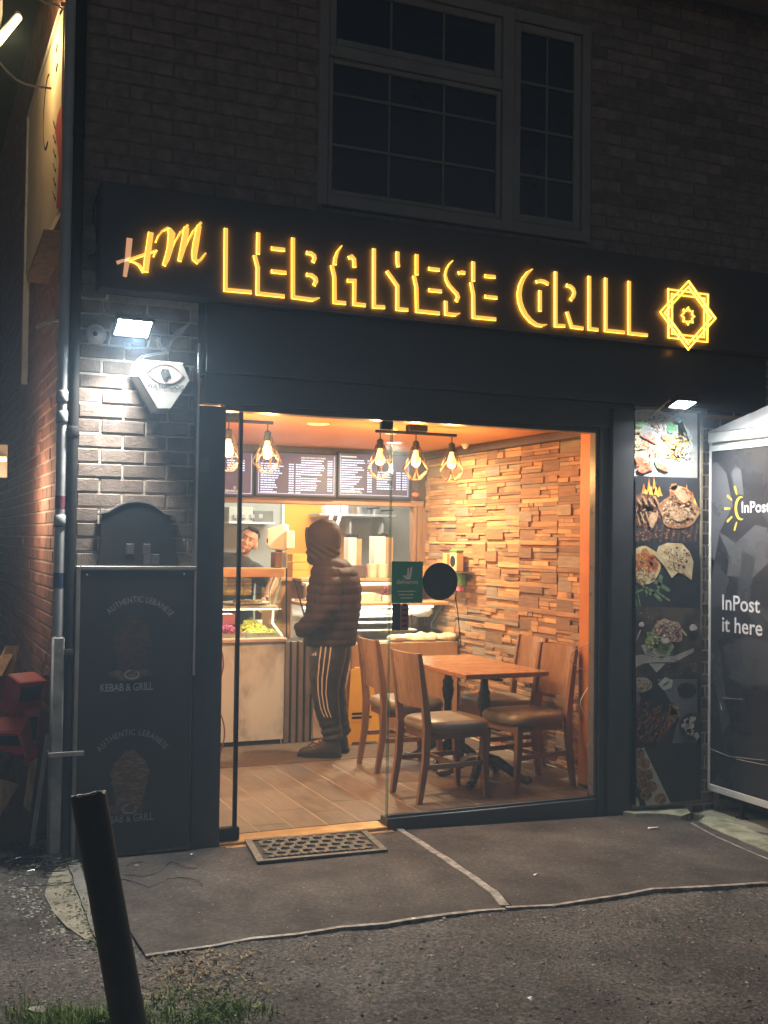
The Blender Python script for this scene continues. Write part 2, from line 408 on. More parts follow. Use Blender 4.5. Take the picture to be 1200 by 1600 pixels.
# dark felt sheets with pale edging, concrete patch, kerb
def slab(name, pts, z0, z1, m, parent=None, **k):
    mb = MB(); n = len(pts)
    top = [V((p[0], p[1], gz(p[0]) + z1)) for p in pts]; bot = [V((p[0], p[1], gz(p[0]) + z0)) for p in pts]
    mb.add(top + bot, [list(range(n)), list(range(n, 2 * n))[::-1]] + [(i, n + i, n + (i + 1) % n, (i + 1) % n) for i in range(n)])
    return mb.build(name, m, parent, **k)
M_sheet = pm('dusty_felt', stain=(2.6, .5, 1.35), c1=(.048, .042, .037), c2=(.135, .118, .105), sc=55, rough=.92, bump=.8, bsc=120, c3=(.072, .064, .058), bdist=.012, spec=.25, lo=.3, hi=.74, detail=12)
M_tape = pm('worn_edging', (.12, .11, .10), (.36, .34, .31), 22, .85, .3, 80)
M_conc = pm('concrete', (.17, .155, .115), (.30, .28, .215), 7, .92, .8, 70, bdist=.01)
M_moss = pm('mossy_concrete', (.13, .145, .075), (.36, .36, .28), 9, .95, .8, 70, bdist=.012)
def G(x, y): p = gnd(x, y); return (p.x, p.y)
eL = [e for e in EDGE if e[0] <= EDGE[8][0]]; eR = EDGE[7:]
split = [G(787, 1420), G(768, 1398), G(742, 1379), G(700, 1350), G(660, 1324), G(622, 1299)]
shL = slab('felt_sheet', eL + split[1:] + [(split[-1][0], -.03), (-.62, -.03), (-.66, -.35), G(166, 1400)], -.01, .010, M_sheet, kind='structure')
off = [(p[0] + .035, p[1]) for p in split]
shR = slab('felt_sheet', [(off[0][0], off[0][1] - .02)] + eR[2:] + [(3.6, -1.25), (2.86, -.36), (2.74, -.16), (2.5, -.06), (off[-1][0], -.04)] + off[::-1][:-1], -.01, .014, M_sheet, kind='structure')
def strip(name, pts, wd, z0, z1, m, parent, n=0):
    mb = MB(); L, Q = [], []; P = [V(p) for p in pts]
    sub = []
    for a, b in zip(P, P[1:]):
        k = max(1, int((b - a).length / .05))
        sub += [a.lerp(b, i / k) for i in range(k)]
    P = sub + [P[-1]]
    for i, p in enumerate(P):
        d = (P[min(i + 1, len(P) - 1)] - P[max(i - 1, 0)]).normalized(); q = V((-d.y, d.x)) * wd / 2 * (1 + .35 * noise.noise(V((p.x * 4, p.y * 4, n))))
        j = V((noise.noise(V((p.x * 6, p.y * 6, n + 5))), noise.noise(V((p.x * 6, p.y * 6, n + 9))))) * .006
        L.append(p + q + j); Q.append(p - q + j)
    k = len(P); vs = []
    for z in (z1, z0): vs += [(p.x, p.y, gz(p.x) + z) for p in L] + [(p.x, p.y, gz(p.x) + z) for p in Q]
    fs = []
    for i in range(k - 1):
        fs += [(i, i + 1, k + i + 1, k + i), (i, 2 * k + i, 2 * k + i + 1, i + 1), (k + i, k + i + 1, 3 * k + i + 1, 3 * k + i)]
    mb.add(vs, fs); return mb.build(name, m, parent)
strip('edging', eL, .022, -.01, .0125, M_tape, shL)
strip('edging', [(x + .008, y) for x, y in split], .042, .0105, .0155, M_tape, shL, 3)
strip('edging', [(off[0][0] - .04, off[0][1] - .025)] + eR[2:], .022, -.01, .0165, M_tape, shR, 7)
strip('edging', [G(1080, 1290), G(1120, 1312), G(1200, 1347)], .014, -.01, .0165, M_tape, shR, 8)
slab('concrete_patch', [G(98, 1338), G(122, 1338), G(136, 1392), G(152, 1440), G(160, 1477), G(132, 1469), G(104, 1450), G(84, 1428), G(70, 1402), G(74, 1380)], -.03, .006, M_conc, kind='structure')
strip('concrete_kerb', [G(112, 1346), G(128, 1395), G(146, 1440), G(160, 1476)], .05, -.03, .018, pm('kerb_grey', (.13, .125, .115), (.2, .19, .175), 9, .9, .5), None, 11)['kind'] = 'structure'
mb = MB()
for _ in range(900):
    x, y = R.uniform(-.6, 3.0), R.uniform(-1.5, -.05)
    if y < front_edge(x) + .02: continue
    r = R.choice((.0018, .002, .0026, .0035, .005)); stone(mb, (x, y, gz(x) + (.0105 if x < 1 else .0145) + r * .3), r)
mb.build('crumbs', M_grit, kind='stuff', label='crumbs of grit lying on the felt sheets', category='grit')
# mossy kerb under the poster and locker, with a broken edge
mb = MB()
def lump(mb, pts, z0, z1, amp, sub=.05):
    P = []
    for a, b in zip(pts, pts[1:] + pts[:1]):
        a, b = V(a), V(b); k = max(1, int((b - a).length / sub)); P += [a.lerp(b, i / k) for i in range(k)]
    P = [p + V((noise.noise(V((p.x * 9, p.y * 9, 1))), noise.noise(V((p.x * 9, p.y * 9, 4))))) * amp for p in P]
    c = sum(P, V((0, 0))) / len(P); n = len(P)
    mb.add([(p.x, p.y, gz(p.x) + z0) for p in P] + [(p.x, p.y, gz(p.x) + z1 + amp * .5 * noise.noise(V((p.x * 14, p.y * 14, 2)))) for p in P] + [(c.x + (p.x - c.x) * .7, c.y + (p.y - c.y) * .7, gz(p.x) + z1 + amp * .4 * noise.noise(V((p.x * 10, p.y * 10, 6)))) for p in P] + [(c.x, c.y, gz(c.x) + z1)],
           [(i, (i + 1) % n, n + (i + 1) % n, n + i) for i in range(n)] + [(n + i, n + (i + 1) % n, 2 * n + (i + 1) % n, 2 * n + i) for i in range(n)] + [(2 * n + i, 2 * n + (i + 1) % n, 3 * n) for i in range(n)])
lump(mb, [(2.5, -.02), (2.56, -.13), (2.68, -.15), (2.8, -.24), (2.92, -.2), (2.98, -.1), (3.02, -.02)], -.05, .035, .02)
mb.build('mossy_kerb', M_moss, kind='structure', smooth=40)
mb = MB(); lump(mb, [(2.86, -.33), (3.02, -.22), (3.12, -.3), (3.02, -.62), (3.0, -1.3), (2.78, -1.3), (2.8, -.8)], -.05, .022, .03)
mb.build('mossy_kerb', M_moss, kind='structure', smooth=40)
mb = MB(); lump(mb, [(3.02, -.02), (3.14, -.02), (4.0, -.02), (4.0, -1.4), (3.08, -1.4), (3.1, -.5), (3.06, -.25)], -.06, .0, .02)
mb.build('locker_plinth', M_conc, kind='structure', smooth=40)

# ================================================================ BUILDING
bld = thing('brick_building', 'two storey brown brick building with dark upper wall and white framed window', 'building', (1.4, 2.5, 0))
CX = -.76
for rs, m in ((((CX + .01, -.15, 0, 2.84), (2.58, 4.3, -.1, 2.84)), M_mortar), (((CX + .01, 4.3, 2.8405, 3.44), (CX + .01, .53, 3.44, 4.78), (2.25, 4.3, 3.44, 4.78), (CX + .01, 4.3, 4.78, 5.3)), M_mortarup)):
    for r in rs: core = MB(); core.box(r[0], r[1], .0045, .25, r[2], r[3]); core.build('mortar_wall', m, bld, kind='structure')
BR = {}
def brick_mesh(Ln, H=.064, D=.05, key='f', mat=None):
    k = (round(Ln / .006), key, R.randrange(4))
    if k in BR: return BR[k]
    mb = MB(); Lx = round(Ln / .006) * .006
    q = V((R.random() * 9, R.random() * 9, R.random() * 9))
    mb.box(-Lx / 2, Lx / 2, 0, D, -H / 2, H / 2, .0035)
    mb.v = [p + V((.0022 * noise.noise(p * 30 + q), .002 * noise.noise(p * 25 - q), .0016 * noise.noise(p * 40 + q * 2))) for p in mb.v]
    BR[k] = mb.mesh('brick', [mat or M_brick]); return BR[k]
zj = atY(165, 561.7).z; xj = atY(160.5, 590).x
PH = zj % .075
holes = [(-.15, 3.09, -1, 2.84), (-.62, 3.75, 2.84, 3.37), (.5, 2.28, 3.44, 4.80), (3.26, 9, -1, 2.2), (-9, -.15, -1, 1.2)]
cand = []
row = 0
for k in range(-2, 72):
    z = PH + k * .075 + .0375
    if z > 5.25: break
    iv = [(CX, 4.3)]
    for h in holes:
        if h[2] < z < h[3]: iv = [q for a, b in iv for q in ((a, min(b, h[0])), (max(a, h[1]), b)) if q[1] - q[0] > .03]
    par = round((zj - z - .0375) / .075) % 2
    x = xj - .225 * 20 + (.1125 if par else 0)
    while x < 4.3:
        for a, b in iv:
            l, r_ = max(x, a), min(x + .215, b)
            if l < r_ - .03: cand.append((l, r_, z))
        x += .225
def prio(c):
    l, r_, z = c; x = (l + r_) / 2
    if x < -.1 and z < 2.86: return 0
    if x > 3 and z < 2.86: return 1 if x < 3.5 else 2
    if x < -.6 and z < 3.5: return 1
    if 2.3 < x < 3.7 and z < 5.1: return 3 + abs(z - 4.4)
    return 9
cand.sort(key=prio)
for l, r_, z in cand[:298]:
    inst(brick_mesh(r_ - l), 'brick', ((l + r_) / 2, R.uniform(-.002, .002), z), bld, (R.gauss(0, .006), R.gauss(0, .004), R.gauss(0, .006)))
st = MB()
for l, r_, z in cand[298:]: y = R.uniform(-.003, .002); st.box(l, r_, y, .05, z - .032, z + .032, .003)
st.build('bricks', M_brick, bld, kind='stuff')
# window (frame > panes and glazing bars)
M_pvc = pm('dull_pvc', (.24, .22, .195), (.31, .29, .26), 4, .45, .05)
mb = MB()
FR = [(.50, .56, 3.45, 4.80), (.56, 1.66, 3.45, 3.52), (.56, 1.66, 4.73, 4.80), (1.66, 1.74, 3.45, 4.80), (1.74, 2.22, 3.45, 3.52), (1.74, 2.22, 4.73, 4.80), (2.22, 2.28, 3.45, 4.80), (.56, 1.66, 4.29, 4.355)]
for a, b, c, d in FR: mb.box(a, b, -.004, .07, c, d, .006)
win = mb.build('window_frame', M_pvc, bld)
def sash(x0, x1, z0, z1, nv, hz, t=.045):
    s = MB(); s.box(x0, x0 + t, .012, .06, z0, z1, .006); s.box(x1 - t, x1, .012, .06, z0, z1, .006); s.box(x0 + t, x1 - t, .012, .06, z0, z0 + t, .006); s.box(x0 + t, x1 - t, .012, .06, z1 - t, z1, .006)
    s.build('sash', M_pvc, win)
    g = MB(); g.box(x0 + t, x1 - t, .033, .045, z0 + t, z1 - t); g.build('pane', M_winglass, win)
    for i in range(1, nv + 1):
        x = x0 + t + (x1 - x0 - 2 * t) * i / (nv + 1); b = MB(); b.box(x - .007, x + .007, .026, .0325, z0 + t, z1 - t); b.build('glazing_bar', M_bar, win)
    for z in hz:
        b = MB(); b.box(x0 + t, x1 - t, .023, .0255, z - .008, z + .008); b.build('glazing_bar', M_bar, win)
M_bar = pm('bar_dull', (.16, .15, .135), (.22, .21, .19), 4, .5)
M_winglass = pm('dark_window_glass', (.012, .013, .015), (.02, .021, .024), 2, .08, 0, rvar=.02)
sash(.562, 1.658, 3.522, 4.288, 2, (atY(645, 166).z, atY(645, 244).z), .03)
sash(.562, 1.658, 4.357, 4.728, 2, (), .045)
sash(1.742, 2.218, 3.522, 4.728, 1, (atY(856, 133).z, atY(856, 205).z, atY(856, 277).z), .05)
ev = MB(); ev.box(-.9, atY(1037, 0, -.34).x, -.34, .0, 5.14, 5.17, .004); ev.box(atY(1037, 0, -.34).x + .006, 5, -.34, .0, 5.14, 5.17, .004); ev.box(-.9, 5, -.365, -.342, 5.10, 5.3, .004)
ev.build('eaves_board', M_pvc, bld)
mb = MB(); mb.box(-1.0, 5, -.36, 6.2, 5.31, 5.36); mb.build('roof_slab', M_blackmatt, bld)

# alley side wall
sw = thing('alley_wall', 'red brown brick side wall running back into the dark alley', 'wall', (CX, 3, 0))
mb = MB(); mb.box(CX + .006, CX + .2, .26, 6.2, 0, 5.3); mb.build('mortar_wall', M_mortar2, sw, kind='structure')
mb = MB(); mb.box(CX + .006, CX + .05, .012, .259, 0, 5.3); mb.build('mortar_wall', M_mortar2, sw, kind='structure')
st = MB(); near = []
for k in range(0, 72):
    z = PH + k * .075 + .0375
    if z > 5.25: break
    y = .055 - (.1125 if k % 2 else 0)
    while y < 6:
        a, b = max(y, .055), min(y + .215, 6)
        if b - a > .04:
            if b < 1.95 and z < 2.45: near.append((a, b, z))
            else: st.box(CX + R.uniform(-.003, .002), CX + .045, a, b, z - .032, z + .032, .003)
        y += .225
near.sort(key=lambda q: q[0] + .2 * abs(q[2] - 1.3))
for i, (a, b, z) in enumerate(near):
    if i < 298: inst(brick_mesh(b - a, key='r', mat=M_brickred), 'brick', (CX + R.uniform(-.003, .002), (a + b) / 2, z), sw, (R.gauss(0, .006), R.gauss(0, .005), -math.pi / 2 + R.gauss(0, .006)))
    else: st.box(CX + R.uniform(-.003, .002), CX + .045, a, b, z - .032, z + .032, .003)
st.build('bricks', M_brickred, sw, kind='stuff')
# ================================================================ SHOPFRONT
sf = thing('shopfront', 'black framed glass shopfront with orange lit dining room behind', 'shopfront', (1.2, -.02, 0))
YS = -.03
mb = MB(); mb.box(-.15, .0, YS, .12, 0.0, 2.30, .004); mb.build('jamb_panel', M_black, sf)
mb = MB(); mb.box(-.165, -.151, -.06, .0, 0.9, 2.62, .002); mb.build('jamb_trim', M_alu, sf)
mb = MB(); mb.box(-.12, 2.60, -.028, .14, 2.315, 2.47, .003); mb.build('lintel', M_black, sf)
mb = MB(); mb.box(-.12, 3.62, -.062, .0, 2.473, 2.836, .003); mb.build('header_panel', M_black, sf)
mb = MB(); mb.box(2.36, 2.42, -.02, .10, gz(2.4), 2.314, .003); mb.build('frame_post', M_black, sf)
mb = MB(); mb.box(2.335, 2.359, .0, .06, .075, 2.29, .003); mb.build('window_bead', pm('bead_grey', (.10, .10, .11), (.14, .14, .15), 6, .3), sf)
mb = MB(); mb.box(2.422, 2.58, -.055, .14, gz(2.5), 2.44, .004); mb.build('corner_post', M_black, sf)
mb = MB(); mb.box(.965, 2.359, -.012, .09, gz(1.6) - .02, .06, .004); mb.box(.975, 2.335, .002, .03, .061, .074, .002); mb.build('window_sill_rail', M_black, sf)
mb = MB(); mb.box(.0, 2.358, -.004, .09, 2.285, 2.3145, .003); mb.build('head_rail', M_black, sf)
mb = MB(); mb.box(.0, .964, -.02, .13, -.03, .018, .004); mb.build('threshold', pm('brass_threshold', (.36, .22, .09), (.52, .34, .15), 12, .4, .2, 60, metal=.7), sf)
mb = MB(); mb.box(.0, .36, -.07, -.021, -.03, .003, .004); mb.box(.37, .99, -.06, -.021, -.03, .0, .004); mb.build('ramp_strip', pm('worn_oak_strip', (.20, .11, .045), (.34, .20, .09), 10, .55, .3, 60, stretch=(1, 6, 6)), sf)
mb = MB(); mb.box(.986, 2.334, .026, .036, .075, 2.284); wpane = mb.build('window_glass', M_glass, sf)
mb = MB(); mb.box(.971, .985, .024, .038, .062, 2.284, .002); mb.build('glass_edge', glass('bright_glass_edge', tint=(.7, .82, .78), refl=2.5, dirt=.25), sf)
mb = MB(); mb.box(.01, .088, .026, .036, .02, 2.284); mb.build('side_light', M_sidelight, sf)
mb = MB(); mb.box(.089, .107, .015, .048, .02, 2.284, .003); mb.build('door_stile', M_blackmatt, sf)
mb = MB(); mb.box(.109, .969, .028, .038, .024, 2.262); door = mb.build('glass_door', M_glass, sf)
mb = MB(); mb.box(.91, .983, .015, .051, 2.235, 2.283, .004); mb.build('patch_fitting', M_blackmatt, door)
mb = MB(); mb.box(.005, .12, .008, .056, .02, .085, .004); mb.build('patch_fitting', M_blackmatt, door)
# round black sign stuck on the window, with its wire; stickers
c = atY(688, 908.5, .02)
rd = thing('round_window_sign', 'round black sign stuck inside the window beside the green sticker', 'sign', (c.x, c.y, c.z - .11))
mb = MB(); mb.prism([(.112 * math.cos(a), .108 * math.sin(a)) for a in (i * math.pi / 20 for i in range(40))], c, (1, 0, 0), (0, 0, 1), (0, .004, 0)); mb.build('disc', M_blackmatt, rd)
mb = MB(); mb.tube([atY(x, y, .022) for x, y in ((711, 930), (715, 955), (718, 985), (720, 1010))], .0028, 6); mb.build('wire', M_blackmatt, rd)
M_green = pm('sticker_green', (.03, .22, .115), (.04, .27, .14), 4, .5, 0)
M_cream = pm('print_cream', (.72, .66, .52), (.8, .74, .6), 6, .6)
a, b = atY(612, 877, .022), atY(660, 942, .022)
gs = thing('delivery_sticker', 'green square delivery sticker with kangaroo mark on the window', 'sticker', (a.x, .022, b.z))
mb = MB(); mb.box(a.x, b.x, .0205, .0225, b.z, a.z); mb.build('backing', M_green, gs)
W_, H_ = b.x - a.x, a.z - b.z
def gp(u, v): return (a.x + u * W_, b.z + v * H_)
mb = MB()
head = [(.36, .66), (.40, .60), (.50, .555), (.60, .57), (.64, .70), (.655, .86), (.60, .86), (.565, .71), (.55, .71), (.555, .84), (.505, .85), (.49, .70), (.45, .64), (.42, .665)]
mb.prism([gp(*p) for p in head], (0, .02, 0), (1, 0, 0), (0, 0, 1), (0, -.001, 0)); mb.build('kangaroo_mark', M_cream, gs)
mb = MB(); put_text(mb, 'deliveroo', .036, (a.x + W_ * .5, .0195, b.z + .46 * H_), (1, 0, 0), (0, 0, 1), 'CENTER', fat=.0006)
mb.build('lettering', M_cream, gs)
mb = MB()
for j, (w0, w1) in enumerate(((.2, .8), (.24, .74), (.3, .7))):
    x = w0
    while x < w1 - .03: q = R.uniform(.04, .1); mb.box(a.x + x * W_, a.x + min(w1, x + q) * W_, .019, .0195, b.z + (.27 - .08 * j) * H_, b.z + (.295 - .08 * j) * H_); x += q + .02
mb.build('small_print', M_cream, gs)
a2, b2 = atY(613, 943, .022), atY(638, 985, .022)
sk = thing('card_sticker', 'small half black half red sticker below the green window sticker', 'sticker', (a2.x, .022, b2.z))
mb = MB(); mb.box(a2.x, (a2.x + b2.x) / 2, .0205, .0225, b2.z, a2.z); mb.build('black_half', M_blackmatt, sk)
mb = MB(); mb.box((a2.x + b2.x) / 2 + .001, b2.x, .0205, .0225, b2.z, a2.z - .006); mb.build('red_half', pm('sticker_red', (.22, .06, .045), (.3, .09, .06), 8, .5), sk)
mb = MB()
for j in range(5): mb.box(a2.x + .062, b2.x - .012, .0195, .020, b2.z + .02 + j * .03, b2.z + .032 + j * .03)
mb.build('small_print', M_blackmatt, sk)

# ================================================================ FASCIA SIGN
YF = -.145
fx0 = atY(157, 400, YF).x
fs = thing('fascia_sign', 'black fascia with glowing amber LEBANESE GRILL letters above the shop', 'shop sign', (1.4, YF, 2.84))
mb = MB(); mb.box(fx0, 3.7, YF, -.004, 2.84, 3.37, .004); mb.build('sign_tray', M_fascia, fs)
mb = MB(); mb.box(-.08, 3.1, YF - .004, YF + .012, 2.834, 2.8385); mb.build('tray_edge', pm('edge_strip', (.12, .11, .1), (.2, .19, .18), 20, .4), fs)
M_amber = emit('amber_face', (1.0, .47, .045), .9); M_amberback = emit('amber_back', (1.0, .40, .03), 8.0)
M_pink = emit('pale_amber_face', (1.0, .46, .20), .42)  # weak emission gives one half of the script H its pale glow
def sgn(mb, pts, scale, ox, oy, wd, y=YF):
    P = [atY(ox + p[0] / scale, oy + p[1] / scale, y) for p in pts]
    mb.ribbon([(p.x, p.z) for p in P], wd, y - .016, y - .006, mats=(0, 1))
def taper(n, w0=.004, w1=.017): return [w0 + (w1 - w0) * min(1, i / max(1, n * .5)) for i in range(n)]
LET = [
 ('L', 5.714, 330, 340, [([(127, 100), (123, 648), (355, 668)], 0)]),
 ('E', 5.714, 330, 340, [([(416, 140), (413, 330)], 0), ([(383, 340), (412, 450), (410, 680), (648, 705)], 0), ([(532, 278), (652, 292)], 0), ([(532, 482), (665, 496)], 0)]),
 ('B', 5.714, 330, 340, [([(726, 185), (726, 713), (900, 737), (962, 720)], 2), ([(845, 318), (885, 322), (914, 345), (918, 370), (904, 402)], 0), ([(845, 512), (890, 517), (926, 545), (932, 575), (912, 607)], 0)]),
 ('A', 6, 500, 360, [([(200, 148), (160, 202), (138, 265), (132, 325)], 1), ([(105, 330), (130, 440), (132, 675), (235, 685)], 0), ([(262, 262), (290, 248), (314, 275), (318, 350)], 0), ([(250, 475), (318, 475), (315, 692), (420, 704)], 0)]),
 ('N', 6, 500, 360, [([(500, 175), (500, 718), (600, 722)], 0), ([(720, 205), (720, 300), (728, 345)], 0), ([(620, 385), (720, 525), (720, 740), (818, 748)], 0)]),
 ('E', 6, 500, 360, [([(900, 230), (900, 420)], 0), ([(874, 428), (898, 540), (903, 758), (1113, 780)], 0), ([(1012, 362), (1113, 374)], 0), ([(1012, 562), (1132, 574)], 0)]),
 ('S', 6, 640, 380, [([(398, 168), (362, 205), (338, 250), (328, 300), (336, 345), (360, 395), (400, 440), (436, 478), (448, 510), (430, 548)], 1), ([(450, 285), (480, 275), (512, 283)], 0), ([(332, 545), (335, 665), (420, 674), (465, 660)], 2)]),
 ('E', 6, 640, 380, [([(590, 178), (590, 360)], 0), ([(568, 372), (590, 480), (593, 695), (800, 715)], 0), ([(698, 310), (795, 320)], 0), ([(698, 503), (812, 515)], 0)]),
 ('G', 5, 790, 400, [([(203, 105), (165, 135), (132, 180), (108, 235), (98, 300), (104, 360), (122, 415), (150, 465), (190, 510), (235, 540), (275, 547), (315, 538)], 3), ([(232, 205), (262, 196), (295, 202), (327, 222)], 0), ([(262, 272), (262, 435)], 0)]),
 ('R', 5, 790, 400, [([(384, 125), (384, 545), (456, 548)], 0), ([(468, 232), (500, 240), (522, 262), (530, 290), (522, 320), (500, 347)], 0), ([(472, 438), (510, 555), (598, 567)], 0)]),
 ('I', 5, 790, 400, [([(647, 160), (647, 570), (715, 578)], 0)]),
 ('L', 5, 790, 400, [([(775, 175), (775, 583), (920, 598)], 0)]),
 ('L', 5, 790, 400, [([(958, 200), (958, 605), (1100, 620)], 0)])]
for ch, sc, ox, oy, strokes in LET:
    mb = MB()
    for pts, kind in strokes:
        n = len(pts); wd = .018
        if kind == 1: wd = taper(n, .004, .018)
        if kind == 2: wd = [.018] * (n - 1) + [.004]
        if kind == 3: wd = [.004] + [.010 + .018 * math.sin(math.pi * i / (n - 1)) for i in range(1, n - 1)] + [.004]
        sgn(mb, pts, sc, ox, oy, wd)
    mb.build('glowing_letter', [M_amber, M_amberback], fs, label='glowing amber strokes of the letter ' + ch)
S7 = 7.06
mb = MB(); w1, w2 = .050, .016
sgn(mb, [(225, 270), (205, 480), (172, 692)], S7, 170, 335, [.028, .026, .018]); sgn(mb, [(85, 540), (150, 515), (205, 510)], S7, 170, 335, [.018, .013, .012])
mb.build('script_letter', [M_pink, M_pink], fs, label='pale weakly emissive half of the script letter H')
mb = MB()
sgn(mb, [(212, 508), (300, 478), (400, 442), (470, 420), (525, 398)], S7, 170, 335, [.014, .013, .012, .010, .006], YF - .002); sgn(mb, [(525, 400), (490, 472)], S7, 170, 335, [.010, .006])
sgn(mb, [(460, 205), (420, 480), (402, 640)], S7, 170, 335, [.026, .027, .026], YF - .004); sgn(mb, [(225, 522), (280, 532), (330, 562), (385, 640)], S7, 170, 335, [.006, .008, .012, .018])
mb.build('script_letter', [M_amber, M_amberback], fs, label='amber half of the script letter H')
mb = MB()
sgn(mb, [(513, 312), (545, 240), (590, 185), (640, 158), (675, 178)], S7, 170, 335, [.007, .008, .009, .012, .016]); sgn(mb, [(660, 165), (690, 220), (670, 380), (635, 500), (605, 568)], S7, 170, 335, [.018, .034, .030, .026, .018], YF - .002)
sgn(mb, [(672, 440), (725, 310), (790, 200), (868, 122)], S7, 170, 335, [.004, .007, .010, .012]); sgn(mb, [(852, 150), (825, 330), (775, 520)], S7, 170, 335, [.026, .030, .018], YF - .002)
sgn(mb, [(800, 460), (860, 320), (930, 190), (1015, 95)], S7, 170, 335, [.004, .007, .011, .012]); sgn(mb, [(992, 130), (955, 330), (938, 440), (940, 500), (972, 530), (1015, 500), (1065, 432)], S7, 170, 335, [.022, .030, .028, .022, .016, .010, .007], YF - .002)
mb.build('script_letter', [M_amber, M_amberback], fs, label='amber script letter M')
# eight-pointed rosette
def pr_(x, y): p = atY(1020 + x / 10.91, 430 + y / 10.91, YF); return (p.x, p.z)
def quadp(P, k):
    c = (sum(p[0] for p in P) / 4, sum(p[1] for p in P) / 4); return [(c[0] + (p[0] - c[0]) * k, c[1] + (p[1] - c[1]) * k) for p in P]
sq = [pr_(*p) for p in ((250, 240), (925, 330), (915, 1140), (255, 1065))]; dm = [pr_(*p) for p in ((592, 110), (1050, 745), (585, 1270), (110, 635))]
mb = MB()
mb.ribbon(sq, .0075, YF - .016, YF - .006, True, (0, 1)); mb.ribbon(quadp(sq, .82), .0075, YF - .016, YF - .006, True, (0, 1))
mb.ribbon(dm, .0075, YF - .020, YF - .008, True, (0, 1)); mb.ribbon(quadp(dm, .84), .0075, YF - .020, YF - .008, True, (0, 1))
mb.build('rosette', [M_amber, M_amberback], fs, label='amber rosette of two interlaced squares')
cs = pr_(587, 700); mb = MB()
pts = []
for i in range(16):
    r = (.048 if i % 2 == 0 else .034); a = math.pi / 2 + i * math.pi / 8; pts.append((cs[0] + r * math.cos(a), cs[1] + r * math.sin(a) * 1.05))
mb.ribbon(pts, .0085, YF - .016, YF - .006, True, (0, 1)); mb.build('rosette_star', [M_amber, M_amberback], fs)

# ================================================================ FLOODLIGHTS, ALARM BOX, CABLES
def flood(label, c, yaw, tilt, wd, power):
    t = thing('floodlight', label, 'floodlight', c, 0, None)
    d = V((math.sin(yaw) * math.cos(tilt), -math.cos(yaw) * math.cos(tilt), -math.sin(tilt)))   # way the lens faces
    side = V((math.cos(yaw), math.sin(yaw), 0)); upv = d.cross(side)
    T = Matrix(((side.x, upv.x, d.x, 0), (side.y, upv.y, d.y, 0), (side.z, upv.z, d.z, 0), (0, 0, 0, 1))); T.translation = V(c)
    h = wd * .36
    def B(name, m, f, **k): mb = MB(); mb.T = T; f(mb); return mb.build(name, m, t, **k)
    body = B('housing', M_blackmatt, lambda q: (q.box(-wd / 2, wd / 2, -h, h, -.030, -.004, .006), [q.box(-wd / 2 + .01 + i * wd / 9, -wd / 2 + .016 + i * wd / 9, -h + .01, h - .01, -.042, -.030) for i in range(9)], q.box(-wd / 2, -wd / 2 + .012, -h, h, -.004, .008), q.box(wd / 2 - .012, wd / 2, -h, h, -.004, .008), q.box(-wd / 2 + .012, wd / 2 - .012, -h, -h + .012, -.004, .008), q.box(-wd / 2 + .012, wd / 2 - .012, h - .012, h, -.004, .008)))
    B('lens', emit('flood_lens', (.86, .95, 1.0), 150), lambda q: q.box(-wd / 2 + .013, wd / 2 - .013, -h + .013, h - .013, -.003, .002))
    br = MB(); p0 = V(c) + side * (wd * .52) - d * .02; p1 = V(c) - side * (wd * .52) - d * .02
    br.tube([p0, (p0.x, -.02, c[2] - .075)], .006, 6); br.tube([p1, (p1.x, -.02, c[2] - .075)], .006, 6); br.tube([(p0.x, -.02, c[2] - .075), (p1.x, -.02, c[2] - .075)], .006, 6)
    br.box(c[0] - .02, c[0] + .02, -.022, .0, c[2] - .09, c[2] - .05, .003); br.build('bracket', M_greymetal, t)
    area('flood_beam', V(c) + d * .012, wd * .8, h * 1.4, power, (1.0, .95, .87), d, t).data.spread = rad(142)
    return t
FLP = 46
cL = atY(208, 512, -.15)
flood('lit LED floodlight above the hexagonal alarm box, left of the sign', (cL.x, -.15, cL.z), .05, rad(56), .19, FLP)
cR = atY(1066, 631, -.25)
flood('lit LED floodlight over the food poster, right of the sign', (cR.x, -.25, cR.z), .05, rad(70), .17, FLP * .4)

cA = atY(254, 597, -.10)
al = thing('alarm_box', 'white six sided WATCHDOG security alarm box on the left brickwork', 'alarm box', (cA.x, -.05, cA.z - .15))
def ax(px, py, y): p = atY(px, py, y); return (p.x, p.z)
outer = [ax(*p, -.004) for p in ((232, 556), (283, 560), (300, 592), (270, 637), (233, 636), (203, 595))]
def shrink(P, k, dx=0, dz=0):
    c = (sum(p[0] for p in P) / len(P), sum(p[1] for p in P) / len(P)); return [(c[0] + (p[0] - c[0]) * k + dx, c[1] + (p[1] - c[1]) * k + dz) for p in P]
face = [ax(*p, -.13) for p in ((229, 564), (286, 568), (297, 594), (267, 639), (246, 639), (216, 587))]
mb = MB(); n = 6
base = shrink(face, 1.16, -.005, .008)
mb.loft([[(p[0], -.003, p[1]) for p in base], [(p[0], -.022, p[1]) for p in base]]); mb.build('base', M_greymetal, al)
mb = MB(); mb.loft([[(p[0], -.024, p[1]) for p in shrink(face, 1.13, -.004, .006)], [(p[0], -.118, p[1]) for p in shrink(face, 1.04)], [(p[0], -.126, p[1]) for p in face], [(p[0], -.13, p[1]) for p in shrink(face, .97)]]); mb.build('cover', pm('alarm_white', (.34, .36, .345), (.40, .42, .40), 5, .5), al)
M_logo = pm('logo_dark', (.03, .04, .045), (.05, .06, .065), 5, .5); M_logored = pm('logo_red', (.30, .04, .04), (.36, .06, .06), 5, .5)
def zz(px, py): p = atY(190 + px / 9.23, 540 + py / 9.23, -.132); return (p.x, p.z)
